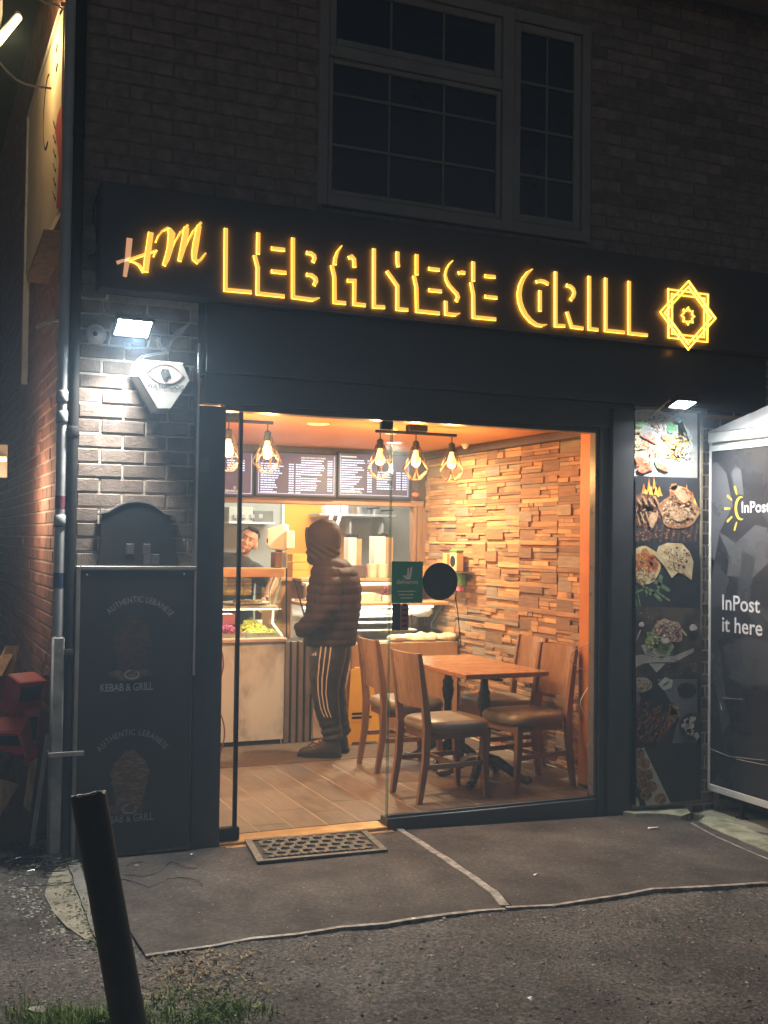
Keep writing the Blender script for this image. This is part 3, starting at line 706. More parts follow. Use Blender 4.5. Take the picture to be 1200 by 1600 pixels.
mb = MB(); up_ = [zz(*p) for p in ((360, 385), (430, 320), (520, 275), (620, 262), (720, 285), (810, 350), (880, 430))]; lo_ = [zz(*p) for p in ((880, 430), (810, 500), (720, 540), (620, 545), (520, 520), (430, 455), (360, 385))]
mb.ribbon((up_ + lo_[1:-1]), .0022, -.1325, -.1305, True); mb.build('eye_outline', M_logored, al)
mb = MB(); cc = zz(622, 400); mb.ribbon([(cc[0] + .0225 * math.cos(a), cc[1] + .0225 * math.sin(a)) for a in (i * math.pi / 12 for i in range(24))], .0016, -.1325, -.1305, True); mb.build('iris', M_logo, al)
mb = MB(); dog = [(575, 320), (598, 345), (610, 378), (640, 378), (655, 350), (672, 322), (672, 375), (668, 405), (700, 425), (695, 450), (660, 460), (655, 490), (620, 505), (590, 485), (582, 430), (588, 390)]
mb.prism([zz(*p) for p in dog], (0, -.1305, 0), (1, 0, 0), (0, 0, 1), (0, -.0015, 0)); mb.build('dog_mark', M_logo, al)
mb = MB(); a = zz(365, 600); b = zz(870, 640); u = V((b[0] - a[0], 0, b[1] - a[1])).normalized()
put_text(mb, 'WATCHDOG', .033, (a[0], -.132, a[1]), u, (0, 0, 1), sx=(b[0] - a[0]) / .187, fat=.0011); mb.build('lettering', M_logo, al)
mb = MB(); a = zz(365, 650); put_text(mb, 'FIRE & SECURITY LTD', .0125, (a[0], -.132, a[1]), u, (0, 0, 1), sx=(b[0] - a[0]) / .137); mb.build('small_lettering', M_logored, al)
mb = MB(); mb.box(face[3][0] - .05, face[3][0] + .0, -.07, -.03, face[3][1] - .012, face[3][1] + .004, .003); mb.build('strobe', pm('strobe_red', (.18, .05, .04), (.2, .06, .05), 5, .3), al)
# round camera
cc = atY(152, 520, -.06)
ca = thing('round_camera', 'small round white camera fixed left of the floodlight', 'camera', (cc.x, 0, cc.z - .04))
mb = MB(); mb.T = Matrix.Translation((cc.x, 0, cc.z)) @ Matrix.Rotation(rad(90), 4, 'X'); mb.lathe([(.05, .0), (.052, .02), (.046, .035), (.036, .036)], n=20); mb.build('base', M_white, ca, smooth=40)
mb = MB(); mb.ell((cc.x, -.045, cc.z), .034, .034, .034); mb.build('dome', M_white, ca, smooth=60)
mb = MB(); mb.ell((cc.x - .012, -.074, cc.z - .008), .012, .008, .012); mb.build('lens', M_blackmatt, ca, smooth=60)
# white cable bundle from the floodlight to the alarm and behind the tray
M_cablew = pm('white_cable', (.6, .6, .58), (.7, .7, .68), 5, .5); M_cableb = pm('black_cable', (.015, .015, .016), (.03, .03, .03), 5, .55)
mb = MB()
for i in range(9):
    P = [(297, 505), (280, 522), (266, 535), (258, 548), (250, 540), (246, 528)]
    mb.tube([atY(x + R.gauss(0, 3), y + R.gauss(0, 3), -.03 - R.random() * .03) for x, y in P], .0026, 5)
for i in range(2): mb.tube([atY(x + i * 3, y + i * 2, -.02) for x, y in ((262, 550), (240, 552), (222, 556), (208, 568), (204, 580), (208, 592), (214, 596))], .003, 5)
o = mb.build('cable_bundle', M_cablew); o['label'] = 'tangle of white cables above the alarm box'; o['category'] = 'cables'
mb = MB(); mb.tube([atY(x, y, -.02) for x, y in ((204, 582), (202, 592), (206, 600))], .003, 5); mb.tube([atY(x, y, -.018) for x, y in ((206, 575), (214, 566), (226, 563))], .003, 5)
o = mb.build('alarm_cable', M_cableb); o['label'] = 'short black cable looping into the left of the alarm box'; o['category'] = 'cable'
mb = MB(); mb.tube([atY(x, y, -.015) for x, y in ((151, 305), (146, 325), (147, 345), (152, 375), (153, 390), (148, 398), (138, 400))], .0045, 6); mb.tube([atY(x, y, -.015) for x, y in ((151, 375), (153, 392), (157, 399))], .004, 6)
o = mb.build('wall_cable', M_cableb); o['label'] = 'black cable hanging on the brick end left of the script letters'; o['category'] = 'cable'
# clear end plate of the tray
P = [atY(322, 487, -.05), atY(324, 580, -.05), atY(309, 587, -.05), atY(309, 505, -.05)]
mb = MB(); mb.prism([(p.x, p.z) for p in P], (0, -.052, 0), (1, 0, 0), (0, 0, 1), (0, -.004, 0)); o = mb.build('end_plate', glass('plate_plastic', tint=(.75, .8, .82), refl=2, dirt=.12)); o['label'] = 'clear plastic end plate hanging below the sign beside the alarm box'; o['category'] = 'plate'
mb = MB(); sg_ = atY(961 / 3, 450 + 830 / 3, -.036)
mb.box(sg_.x - .022, sg_.x + .022, -.033, -.0305, sg_.z - .035, sg_.z + .035); o = mb.build('switch_plate', pm('plate_grey', (.06, .06, .062), (.08, .08, .082), 5, .4)); o['label'] = 'small dark square plate on the black jamb'; o['category'] = 'plate'

# ================================================================ PIPES
gp_ = thing('grey_downpipe', 'pale grey drainpipe with red and blue stickers at the building corner', 'drainpipe', (-.855, -.03, 0))
M_pipe = pm('pipe_grey', (.42, .43, .42), (.52, .53, .52), 6, .45, .15, 40); M_pipeold = pm('pipe_weathered', (.17, .165, .155), (.28, .27, .255), 9, .7, .3, 40)
px_, py_ = atY(97, 700, -.03).x, -.03; pz1 = atY(96, 1000, -.03).z
mb = MB(); mb.lathe([(.029, pz1), (.029, 5.1)], (px_, py_, 0), 20); mb.build('pipe', M_pipe, gp_, smooth=50)
mb = MB(); mb.box(px_ - .033, px_ + .033, py_ - .033, py_ + .03, .0, pz1 + .02, .01); mb.build('lower_pipe', M_pipeold, gp_, smooth=40)
for y in (618, 650, 812):
    z = atY(97, y, -.03).z; mb = MB(); mb.lathe([(.0315, z - .03), (.034, z - .026), (.034, z + .02), (.031, z + .024)], (px_, py_, 0), 20); mb.build('collar', M_pipe, gp_, smooth=40)
    mb = MB(); mb.lathe([(.0335, z - .036), (.0335, z - .0302)], (px_, py_, 0), 20); mb.build('seal', M_blackmatt, gp_)
for (ya, yb), m in (((775, 795), pm('sticker_maroon', (.22, .06, .10), (.3, .1, .14), 6, .6)), ((895, 918), pm('sticker_navy', (.03, .035, .10), (.05, .06, .16), 6, .6))):
    mb = MB(); mb.lathe([(.0296, atY(97, yb, -.03).z), (.0296, atY(97, ya, -.03).z)], (px_, py_, 0), 20, False); mb.build('sticker', m, gp_, smooth=50)
z = atY(92, 1177, -.03).z; mb = MB(); mb.box(px_ - .04, px_ + .13, -.07, -.064, z - .012, z + .012, .002); mb.box(px_ - .04, px_ - .034, -.064, .0, z - .012, z + .012); mb.build('bracket', M_pipeold, gp_)
bp_ = thing('black_soil_pipe', 'black soil pipe running the full height beside the grey drainpipe', 'pipe', (-.775, -.03, 0))
mb = MB(); mb.lathe([(.03, 0), (.03, 5.12)], (-.785, -.035, 0), 20); mb.build('pipe', M_blackmatt, bp_, smooth=50)
for z in (1.0, 2.1, 3.6, 4.6): mb = MB(); mb.lathe([(.032, z), (.035, z + .005), (.035, z + .05), (.032, z + .055)], (-.785, -.035, 0), 20); mb.build('collar', M_blackmatt, bp_, smooth=40)

# ================================================================ LEFT MENU BOARD AND ARCHED BOARD
pb = thing('kebab_board', 'tall black board printed AUTHENTIC LEBANESE KEBAB and GRILL with two doner spits', 'sign board', (-.45, -.06, 0))
bz1 = atY(210, 887, -.06).z
mb = MB(); mb.box(-.735, -.17, -.062, -.03, .03, bz1 - .012, .002); mb.build('panel', pm('board_black', (.016, .016, .018), (.024, .024, .026), 3, .38, .02), pb)
mb = MB(); mb.box(-.757, -.7355, -.066, -.0, .03, bz1 + .008, .003); mb.box(-.7355, -.152, -.066, -.0, bz1 - .012, bz1 + .008, .003); mb.build('frame', pm('frame_bronze', (.15, .14, .125), (.21, .2, .18), 8, .45), pb)
for px, py in ((136, 898), (288, 897)):
    p = atY(px, py, -.064); mb = MB(); mb.T = Matrix.Translation((p.x, -.062, p.z)) @ Matrix.Rotation(rad(90), 4, 'X'); mb.lathe([(.006, 0), (.005, .003), (.002, .004)], n=10); mb.build('screw', M_alu, pb)
M_prgrey = pm('print_grey', (.20, .20, .20), (.26, .26, .26), 14, .6)
M_meat = [pm('print_meat', (.05, .028, .018), (.22, .14, .085), 30, .6, 0, stretch=(1, 1, 3), c3=(.12, .07, .042)), pm('print_meat_dark', (.022, .013, .010), (.065, .036, .026), 22, .6, stretch=(1, 1, 3))]
M_dish = pm('print_dish', (.03, .022, .018), (.12, .085, .06), 30, .6)
def doner(cpx, top, bot, dark):
    mb = MB(); prof = []; k = 14
    for i in range(k + 1):
        t = i / k; w0 = (.018 + .10 * min(1, (1 - t) * 3.4 + .15) * (.62 + .38 * (1 - abs(2 * t - 1.15)))) ; prof.append((.82 * w0 * (1 + .07 * math.sin(i * 2.4)), t))
    zb, zt = atY(cpx, bot, -.063).z, atY(cpx, top, -.063).z; xc = atY(cpx, (top + bot) / 2, -.063).x
    pts = [(xc + w_, zb + (zt - zb) * t) for w_, t in prof] + [(xc - w_, zb + (zt - zb) * t) for w_, t in prof[::-1]]
    mb.prism(pts, (0, -.0622, 0), (1, 0, 0), (0, 0, 1), (0, -.0012, 0)); mb.build('doner_print', M_meat[dark], pb)
    mb = MB(); mb.prism([(xc + .11 * math.cos(a) - .01, zb - .012 + .026 * math.sin(a) * (1 + .3 * math.sin(3 * a))) for a in (i * math.pi / 12 for i in range(24))], (0, -.0634, 0), (1, 0, 0), (0, 0, 1), (0, -.0008, 0)); mb.build('dish_print', M_dish, pb)
    mb = MB(); mb.ribbon([(xc + .035 * math.cos(a), zb - .012 + .022 * math.sin(a)) for a in (rad(100 + 30 * i) for i in range(11))], .006, -.0650, -.0643); mb.build('flame_mark', M_prgrey, pb)
doner(207, 962, 1050, 1); doner(203, 1172, 1260, 0)
for cy, txt, ky, a0, a1, cxp in ((992, 'AUTHENTIC LEBANESE', 1081, -46, 52, 216), (1200, 'AUTHENTIC LEBANESE', 1288, -52, 54, 206)):
    c = atY(cxp, cy, -.063); mb = MB(); arc_text(mb, txt, .043, c.x, c.z - .035, .2, a0, a1, -.0632); mb.build('arched_lettering', M_prgrey, pb)
    a = atY(162 if ky == 1080 else 156, ky, -.063); mb = MB(); put_text(mb, 'KEBAB & GRILL', .054, (a.x, -.0632, a.z), (1, 0, 0), (0, 0, 1), sx=.73, fat=.0007); mb.build('lettering', M_prgrey, pb)
ab = thing('arched_menu_board', 'black board with curved top standing behind the kebab board', 'sign board', (-.43, -.025, 1.3))
P = [atY(x, y, -.03) for x, y in ((148, 900), (155, 870), (160, 805), (153, 803), (170, 799), (185, 790), (198, 785), (215, 783), (232, 786), (246, 793), (258, 802), (274, 805), (266, 808), (276, 870), (284, 900))]
mb = MB(); mb.prism([(p.x, p.z) for p in P], (0, -.028, 0), (1, 0, 0), (0, 0, 1), (0, .02, 0)); mb.build('board', pm('board_slate', (.013, .014, .017), (.02, .021, .025), 4, .5), ab)
mb = MB(); mb.ribbon([(p.x, p.z) for p in P[3:12]], .008, -.033, -.006); mb.build('top_edge', pm('edge_worn', (.16, .155, .15), (.24, .235, .23), 14, .6), ab)
M_tile = pm('tile_grey', (.055, .056, .06), (.07, .071, .075), 5, .6); M_tdark = pm('tile_letter', (.10, .10, .105), (.12, .12, .125), 5, .6)
for ch, px, py in (('0', 203, 858), ('D', 229, 858), ('T', 230, 874), ('D', 243, 874)):
    p = atY(px, py, -.03); mb = MB(); mb.box(p.x - .02, p.x + .02, -.032, -.0285, p.z - .027, p.z + .027, .002); t_ = mb.build('letter_tile', M_tile, ab)
    mb = MB(); put_text(mb, ch, .05, (p.x, -.0325, p.z - .018), (1, 0, 0), (0, 0, 1), 'CENTER'); mb.build('letter', M_tdark, t_)
# ================================================================ FOOD POSTER (flat print in a bronze frame)
YPO = -.05
fp = thing('food_poster', 'tall framed poster of grilled food photographs right of the shopfront', 'poster', (2.84, -.03, -.06))
M_bronze = pm('poster_frame', (.20, .17, .12), (.28, .24, .18), 10, .45)
def Q(px, py): p = atY(px, py, YPO - .002); return (p.x, p.z)
pz0, pz1 = Q(1030, 1254)[1], Q(1030, 641)[1]
mb = MB(); mb.box(2.585, 3.088, YPO + .001, -.01, pz0, pz1); mb.build('backing', M_blackmatt, fp)
mb = MB(); mb.box(3.089, 3.112, YPO - .006, -.006, pz0 - .02, pz1 + .02, .003); mb.box(2.585, 3.0885, YPO - .006, -.006, pz0 - .022, pz0 - .001, .003); mb.box(2.585, 3.0885, YPO - .006, -.006, pz1 + .001, pz1 + .02, .003); mb.build('frame', M_bronze, fp)
LV = [0]
PM_ = {}
def pmat(n, c1, c2, sc=25, c3=None, st=None):
    if n not in PM_: PM_[n] = pm('print_' + n, c1, c2, sc, .45, 0, c3=c3, stretch=st, rvar=.05, lo=.38, hi=.62)
    return PM_[n]
def shape(name, pts, m, world=False, kids=None):
    LV[0] += 1; y = YPO - .0003 * LV[0]; mb = MB()
    for P in (pts if isinstance(pts[0][0], (list, tuple)) else [pts]):
        W = [p if world else Q(*p) for p in P]; W = [(min(max(p[0], 2.586), 3.087), min(max(p[1], pz0), pz1)) for p in W]
        mb.prism(W, (0, y, 0), (1, 0, 0), (0, 0, 1), (0, .0006, 0))
    o = mb.build(name, m, fp)
    if isinstance(pts[0][0], (list, tuple)) and len(pts) > 1: o['kind'] = 'stuff'
    return o
def blob(cx, cy, rx, ry, a=0, w=.12, n=22, sd=0):
    o = []; a = rad(a)
    for i in range(n):
        t = 2 * math.pi * i / n; k = 1 + w * noise.noise(V((math.cos(t) * 1.6 + sd * 3.1 + cx, math.sin(t) * 1.6 + cy, sd)))* 2
        x, y = rx * k * math.cos(t), ry * k * math.sin(t); o.append((cx + x * math.cos(a) - y * math.sin(a), cy + x * math.sin(a) + y * math.cos(a)))
    return o
def bar(x0, y0, x1, y1, wd):
    d = V((x1 - x0, y1 - y0)).normalized(); q = V((-d.y, d.x)) * wd / 2; e = d * wd * .4
    return [(x0 + q.x, y0 + q.y), (x0 - e.x, y0 - e.y), (x0 - q.x, y0 - q.y), (x1 - q.x, y1 - q.y), (x1 + e.x, y1 + e.y), (x1 + q.x, y1 + q.y)]
RP = random.Random(11)
def specks(name, cx, cy, rx, ry, n, s0, s1, mats, a=0, long_=1.0):
    """many small irregular patches of print inside an ellipse, one mesh per ink"""
    ca, sa = math.cos(rad(a)), math.sin(rad(a)); G_ = [[] for _ in mats]
    for i in range(n):
        t, r = RP.random() * 6.283, RP.random() ** .5; u, v = rx * r * math.cos(t), ry * r * math.sin(t); x, y = cx + u * ca - v * sa, cy + u * sa + v * ca
        q = RP.uniform(s0, s1); G_[RP.randrange(len(mats))].append(blob(x, y, q * long_, q * RP.uniform(.5, .9), a if long_ > 1 else RP.uniform(0, 180), .3, 8, sd=i))
    for g, m in zip(G_, mats):
        if g: o = shape(name, g, m); o['kind'] = 'stuff'
def flat(n, c): return pmat('ink_' + n, tuple(.8 * q for q in c), tuple(1.15 * q for q in c), 90)
K = {k: flat(k, c) for k, c in dict(char=(.03, .018, .013), brown=(.12, .055, .03), rust=(.26, .11, .05), tan=(.42, .26, .14), cream=(.58, .47, .31), pink=(.40, .24, .18), white=(.62, .60, .55), yellow=(.70, .52, .10), amber=(.68, .36, .06), green=(.07, .20, .05), lime=(.25, .38, .12), red=(.45, .08, .04), grey=(.3, .28, .27), ember=(.55, .14, .03), plum=(.16, .05, .06)).items()}
# 1 mixed grill platter
shape('picture', [(970, 640), (1090, 640), (1090, 747), (970, 743)], pmat('greycloth', (.26, .26, .25), (.40, .40, .38), 3))
shape('plate', blob(1015, 688, 68, 49, 8, .0), pmat('plate', (.50, .52, .54), (.58, .59, .60), 4)); shape('plate_rim', blob(1014, 686, 62, 44, 8, .0), pmat('plate2', (.38, .38, .37), (.48, .47, .45), 20))
shape('kebab_print', [blob(988, 676 + i * 9, 17, 6, -20, .2, sd=i) for i in range(4)], pmat('chicken', (.55, .36, .17), (.75, .57, .33), 40))
specks('kebab_grain', 988, 690, 15, 20, 60, 1, 2.4, [K['tan'], K['cream'], K['rust'], K['brown']])
shape('kebab_print', [bar(1024 - i * 1, 680 + i * 2, 1000 + i * 10, 718 + i * 5, 8) if i < 0 else bar(1016 + i * 9, 677 + i * 4, 998 + i * 9, 712 + i * 5, 7.5) for i in range(3)], pmat('kofta', (.26, .16, .11), (.5, .36, .27), 50))
specks('kebab_grain', 1016, 700, 15, 20, 110, .8, 2, [K['brown'], K['tan'], K['pink'], K['rust']], 125, 1.5)
shape('shawarma_print', [blob(RP.uniform(1013, 1042), RP.uniform(652, 674), 6, 4, RP.uniform(0, 180), .3, sd=i) for i in range(16)], pmat('shawarma', (.40, .32, .28), (.72, .66, .6), 60))
specks('shawarma_grain', 1027, 662, 18, 13, 110, .8, 2.2, [K['grey'], K['white'], K['pink'], K['brown'], K['cream']])
shape('chips_print', [bar(1058 + RP.uniform(-6, 8), 660 + RP.uniform(-4, 4), 1068 + RP.uniform(-6, 9), 692 + RP.uniform(-6, 5), 3.6) for i in range(12)], pmat('chips', (.75, .55, .06), (.86, .72, .2), 30))
shape('chicken_print', [blob(RP.uniform(1040, 1066), RP.uniform(684, 714), 6.5, 5, RP.uniform(0, 180), .25, sd=i) for i in range(18)], pmat('orangechicken', (.72, .34, .05), (.85, .58, .16), 50))
specks('chicken_grain', 1053, 698, 15, 17, 120, .8, 2.4, [K['amber'], K['yellow'], K['rust'], K['cream']])
shape('herb_print', [blob(999, 662, 9, 7, 0, .4), blob(1048, 668, 8, 6, 0, .4), blob(1060, 657, 6, 4, 0, .4), blob(1031, 718, 9, 12, 0, .45)], pmat('herb', (.06, .28, .07), (.35, .62, .36), 60))
specks('herb_grain', 1031, 718, 8, 11, 50, .8, 2, [K['green'], K['lime'], K['white']]); specks('herb_grain', 999, 662, 8, 6, 36, .8, 1.8, [K['green'], K['lime'], K['white']]); specks('salad_grain', 1068, 700, 10, 24, 40, .8, 2.2, [K['white'], K['green'], K['grey'], K['cream']])
shape('tomato_print', [blob(1000, 721, 10, 6, 35, .2), blob(1007, 732, 12, 7, -15, .25), blob(1035, 731, 8, 4, 20, .2), blob(1037, 683, 6, 4, 30, .2)], pmat('tomato', (.55, .08, .04), (.72, .20, .12), 30))
specks('tomato_grain', 1004, 727, 12, 8, 26, .8, 1.8, [K['red'], K['pink'], K['ember']])
shape('chilli_print', [bar(1003, 681, 1023, 692, 3.5)], pmat('chilli', (.55, .12, .08), (.6, .16, .1)))
shape('pepper_print', [bar(986, 692, 993, 700, 2.5), bar(993, 700, 1006, 700, 2.5)], pmat('pepper', (.10, .22, .10), (.16, .3, .15)))
# 2 flaming grill
shape('picture', [(970, 743), (1090, 747), (1090, 849), (970, 846)], pmat('night', (.022, .024, .028), (.04, .042, .048), 3))
def flame(cx, base, hs, dx):
    p = []
    for i, h in enumerate(hs): p += [(cx + i * dx - dx * .55, base), (cx + i * dx - dx * .1, base - h)]
    return p + [(cx + (len(hs) - .45) * dx, base)]
shape('flame_print', [flame(1005, 775, (20, 28, 30, 16), 8), flame(1072, 790, (34, 22), 9)], pmat('flame', (.62, .12, .02), (.80, .34, .04), 18))
shape('flame_print', [flame(1008, 776, (12, 17, 16), 8), flame(1076, 792, (14, 14), 8)], pmat('flame2', (.82, .48, .05), (.88, .66, .12), 18))
shape('grill_print', [bar(980 + i * 9, 820 + (i % 3), 976 + i * 9, 846, 3.2) for i in range(13)], pmat('grillbar', (.07, .04, .03), (.16, .09, .07), 40))
shape('steak_print', [blob(1004, 775 + 14, 26, 18, -15, .15), blob(1003, 806, 28, 18, 12, .12)], pmat('steak', (.075, .03, .018), (.28, .15, .09), 45, c3=(.16, .075, .04)))
specks('steak_grain', 1004, 798, 27, 26, 260, .8, 2.6, [K['char'], K['char'], K['brown'], K['rust'], K['tan'], K['plum']])
shape('steak_print', [blob(1058, 800, 30, 26, 10, .1), blob(1062, 776, 20, 15, 40, .1), blob(1051, 761, 6, 6, 0, .2)], pmat('steak2', (.22, .09, .04), (.48, .28, .16), 35, c3=(.36, .18, .09)))
specks('steak_grain', 1058, 800, 27, 24, 190, .8, 2.8, [K['rust'], K['tan'], K['brown'], K['cream']]); specks('steak_grain', 1062, 776, 18, 13, 80, .8, 2.4, [K['rust'], K['tan'], K['brown'], K['ember']])
shape('steak_print', [blob(1062, 774, 13, 8, 50, .1), blob(1055, 803, 16, 10, 20, .2), blob(1018, 812, 6, 13, 20, .2)], pmat('steak3', (.40, .22, .12), (.56, .38, .22), 60))
specks('steak_grain', 1056, 803, 18, 11, 70, .8, 2, [K['cream'], K['tan'], K['rust']]); specks('ember_grain', 1030, 836, 50, 9, 120, .6, 1.6, [K['ember'], K['char'], K['brown'], K['pink']])
shape('grill_mark', [bar(984 + i * 9, 776 + (i % 2) * 3, 990 + i * 9, 788, 2.2) for i in range(5)] + [bar(990 + i * 8, 800, 996 + i * 8, 816, 2) for i in range(3)], pmat('fat', (.36, .24, .12), (.44, .3, .16)))
# 3 hummus and bread
shape('picture', [(970, 846), (1090, 849), (1090, 950), (970, 947)], pmat('slate', (.014, .016, .02), (.03, .033, .04), 3))
shape('rocket_print', [bar(x0, y0, x1, y1, wd) for x0, y0, x1, y1, wd in ((978, 912, 998, 950, 3), (1000, 912, 1010, 930, 3.5), (985, 926, 1008, 918, 4), (1008, 930, 1026, 922, 4), (1012, 920, 1030, 938, 5), (1020, 908, 1042, 922, 6), (1024, 925, 1043, 938, 3), (1030, 900, 1026, 918, 6), (980, 935, 992, 946, 3))], pmat('rocket', (.07, .13, .06), (.19, .28, .16), 40))
shape('dip_print', blob(1003, 883, 26, 30, 0, .04, 30), pmat('hummus', (.52, .36, .16), (.66, .52, .28), 14)); shape('dip_print', [blob(1004, 875, 17, 17, 30, .25), blob(1018, 884, 8, 12, 0, .2)], pmat('paprika', (.36, .08, .025), (.52, .22, .07), 40)); shape('dip_print', blob(1001, 896, 18, 9, -10, .15), pmat('hummus2', (.60, .46, .24), (.68, .56, .32), 20))
specks('dip_grain', 1003, 878, 18, 18, 90, .8, 2.6, [K['rust'], K['amber'], K['tan'], K['red']]); specks('dip_grain', 1001, 898, 19, 10, 50, .8, 2.4, [K['cream'], K['tan']])
shape('bread_print', [[(1020, 868), (1026, 853), (1040, 848), (1062, 849), (1074, 862), (1080, 878), (1077, 906), (1064, 897), (1056, 894), (1046, 903), (1034, 884)]], pmat('bread', (.42, .30, .14), (.62, .52, .32), 20)); shape('bread_mark', [bar(1034 + (i % 3) * 10 + i, 862 + i * 4, 1040 + (i % 3) * 10 + i, 866 + i * 4, 2) for i in range(9)], pmat('breadmark', (.26, .15, .06), (.32, .2, .09)))
specks('bread_grain', 1056, 872, 20, 18, 110, .7, 2.2, [K['cream'], K['tan'], K['cream'], K['brown']])
# 4 wrap on a board
shape('picture', [(970, 947), (1090, 950), (1090, 1062), (970, 1058)], pmat('tabletop', (.03, .024, .02), (.09, .07, .055), 8))
shape('board_print', [[(981, 1032), (985, 1024), (1000, 1022), (1018, 1026), (1050, 1024), (1080, 1012), (1080, 1018), (1052, 1034), (1020, 1034), (1002, 1036), (986, 1042)], [(998, 1008), (1012, 1004), (1045, 1022), (1030, 1028), (1004, 1022)], [(1010, 1036), (1036, 1036), (1022, 1050)]], pmat('boardpale', (.28, .26, .23), (.42, .40, .36), 12))
shape('salad_print', [blob(1016, 1000, 11, 16, 10, .35), blob(1034, 1010, 18, 9, 10, .3)], pmat('salad', (.10, .17, .05), (.30, .36, .16), 50)); shape('wrap_print', blob(1040, 986, 24, 18, 20, .12), pmat('wrap', (.20, .12, .085), (.5, .38, .3), 45)); shape('wrap_edge', [bar(1020, 978, 1034, 967, 3), bar(1034, 967, 1054, 976, 3), bar(1054, 976, 1068, 992, 3)], pmat('wrapedge', (.46, .36, .2), (.55, .44, .26)))
specks('wrap_grain', 1040, 987, 22, 16, 170, .7, 2.2, [K['brown'], K['pink'], K['cream'], K['rust'], K['plum'], K['white']]); specks('salad_grain', 1024, 1004, 18, 12, 90, .7, 2, [K['green'], K['lime'], K['char'], K['cream']]); specks('table_grain', 1000, 965, 26, 14, 60, .6, 1.6, [K['plum'], K['brown'], K['grey'], K['char']]); specks('table_grain', 1060, 1040, 24, 14, 60, .6, 1.5, [K['char'], K['grey'], K['brown']])
shape('garnish_print', [blob(985, 965, 3, 3), blob(998, 975, 4, 4), blob(1078, 980, 6, 5), bar(978, 1000, 996, 984, 2), blob(1035, 1000, 7, 4, 10)], pmat('garnish', (.45, .36, .34), (.62, .55, .52), 30))
# 5 mezze table
shape('picture', [(970, 1058), (1090, 1062), (1090, 1262), (970, 1262)], pmat('darktable', (.016, .016, .018), (.034, .034, .038), 4))
shape('slate_print', [[(1022, 1060), (1084, 1060), (1084, 1160), (1045, 1160), (1056, 1118)], [(976, 1062), (988, 1064), (996, 1090), (976, 1122)]], pmat('slategrey', (.10, .10, .115), (.16, .16, .18), 6)); shape('shadow_print', blob(1068, 1078, 15, 12, 5, .05), pmat('bowlblack', (.02, .02, .022), (.035, .033, .033)))
shape('bowl_print', blob(997, 1069, 17, 12, 0, .02), pmat('bowlcream', (.24, .21, .16), (.40, .36, .28), 40)); shape('bowl_print', [[(1023, 1068), (1034, 1057), (1046, 1062), (1044, 1074), (1032, 1078)]], pmat('bowlwhite', (.42, .41, .38), (.5, .49, .46))); shape('herb_print', [bar(1031, 1070, 1040, 1064, 3)], PM_['rocket'])
shape('meat_print', [bar(975 + i * 9, 1150 - (i % 3) * 9, 992 + i * 9, 1098 + (i % 2) * 14, 6) for i in range(7)], pmat('lamb', (.04, .022, .016), (.15, .085, .06), 40)); shape('meat_print', [bar(1022 + i * 5, 1158 - i * 6, 1038 + i * 4, 1118, 2.6) for i in range(5)], pmat('lamb2', (.20, .07, .045), (.3, .14, .09), 40))
specks('meat_grain', 1006, 1128, 30, 32, 240, .7, 2.4, [K['char'], K['brown'], K['plum'], K['rust'], K['char']], 125, 1.8)
shape('chips_print', [bar(1038 + RP.uniform(0, 16), 1100 + RP.uniform(0, 10), 1042 + RP.uniform(0, 16), 1112 + RP.uniform(0, 12), 3) for i in range(12)], pmat('chips2', (.32, .19, .06), (.46, .3, .11), 30))
shape('bowl_print', blob(1074, 1134, 18, 22, 0, .03), pmat('bowlblack2', (.025, .024, .024), (.05, .045, .04))); shape('salad_print', [blob(RP.uniform(1064, 1083), RP.uniform(1120, 1150), 5, 4, RP.uniform(0, 180), .3, sd=i) for i in range(9)], pmat('whitesalad', (.36, .32, .30), (.56, .54, .5), 40))
specks('bowl_grain', 997, 1069, 14, 9, 60, .7, 1.6, [K['cream'], K['tan'], K['brown']])
shape('tray_print', [[(977, 1172), (1000, 1166), (1042, 1256), (1004, 1260), (984, 1210)]], pmat('traywhite', (.36, .34, .31), (.44, .42, .39), 10))
shape('falafel_print', [blob(x, y, 9, 9, 0, .08) for x, y in ((993, 1176), (984, 1191), (1001, 1191), (991, 1207), (1006, 1209), (998, 1223), (1012, 1227), (1004, 1240), (1026, 1246))], pmat('falafel', (.20, .11, .06), (.34, .21, .13), 60)); shape('bowl_print', [blob(982, 1254, 11, 13), blob(977, 1226, 4, 10)], pmat('bowlcream2', (.34, .32, .28), (.42, .4, .36)))
for x, y in ((993, 1176), (984, 1191), (1001, 1191), (991, 1207), (1006, 1209), (998, 1223), (1012, 1227), (1004, 1240), (1026, 1246)): specks('falafel_grain', x, y, 7.5, 7.5, 16, .7, 1.8, [K['brown'], K['rust'], K['char']])

# ================================================================ PARCEL LOCKER
XL = 3.2
lk = thing('parcel_locker', 'grey and white parcel locker with dark printed side reading InPost it here', 'parcel locker', (3.8, -.4, .0))
def LP(px, py): p = atX(px, py, XL); return (p.y, p.z)
M_lwhite = pm('locker_white', (.60, .60, .57), (.72, .72, .69), 6, .45, .1, 40); M_lgrey = pm('locker_grey', (.34, .35, .36), (.42, .43, .44), 6, .45)
M_lprint = pm('locker_print', (.030, .031, .036), (.042, .043, .05), 2.5, .28, .03, 30, rvar=.06); M_lp2 = pm('locker_print_mid', (.05, .052, .06), (.065, .068, .078), 4, .28, rvar=.06); M_lp3 = pm('locker_print_pale', (.085, .088, .098), (.11, .113, .125), 4, .28, rvar=.06)
zb, zt = LP(1104, 1230)[1], LP(1104, 698)[1]; YB = -.82
mb = MB(); mb.box(XL + .012, 4.5, YB, -.015, zb - .02, zt + .07, .004); mb.build('body', M_lgrey, lk)
mb = MB(); mb.box(XL + .001, XL + .0115, YB + .025, -.030, zb + .03, zt - .035); mb.build('side_panel', M_lprint, lk)
mb = MB()
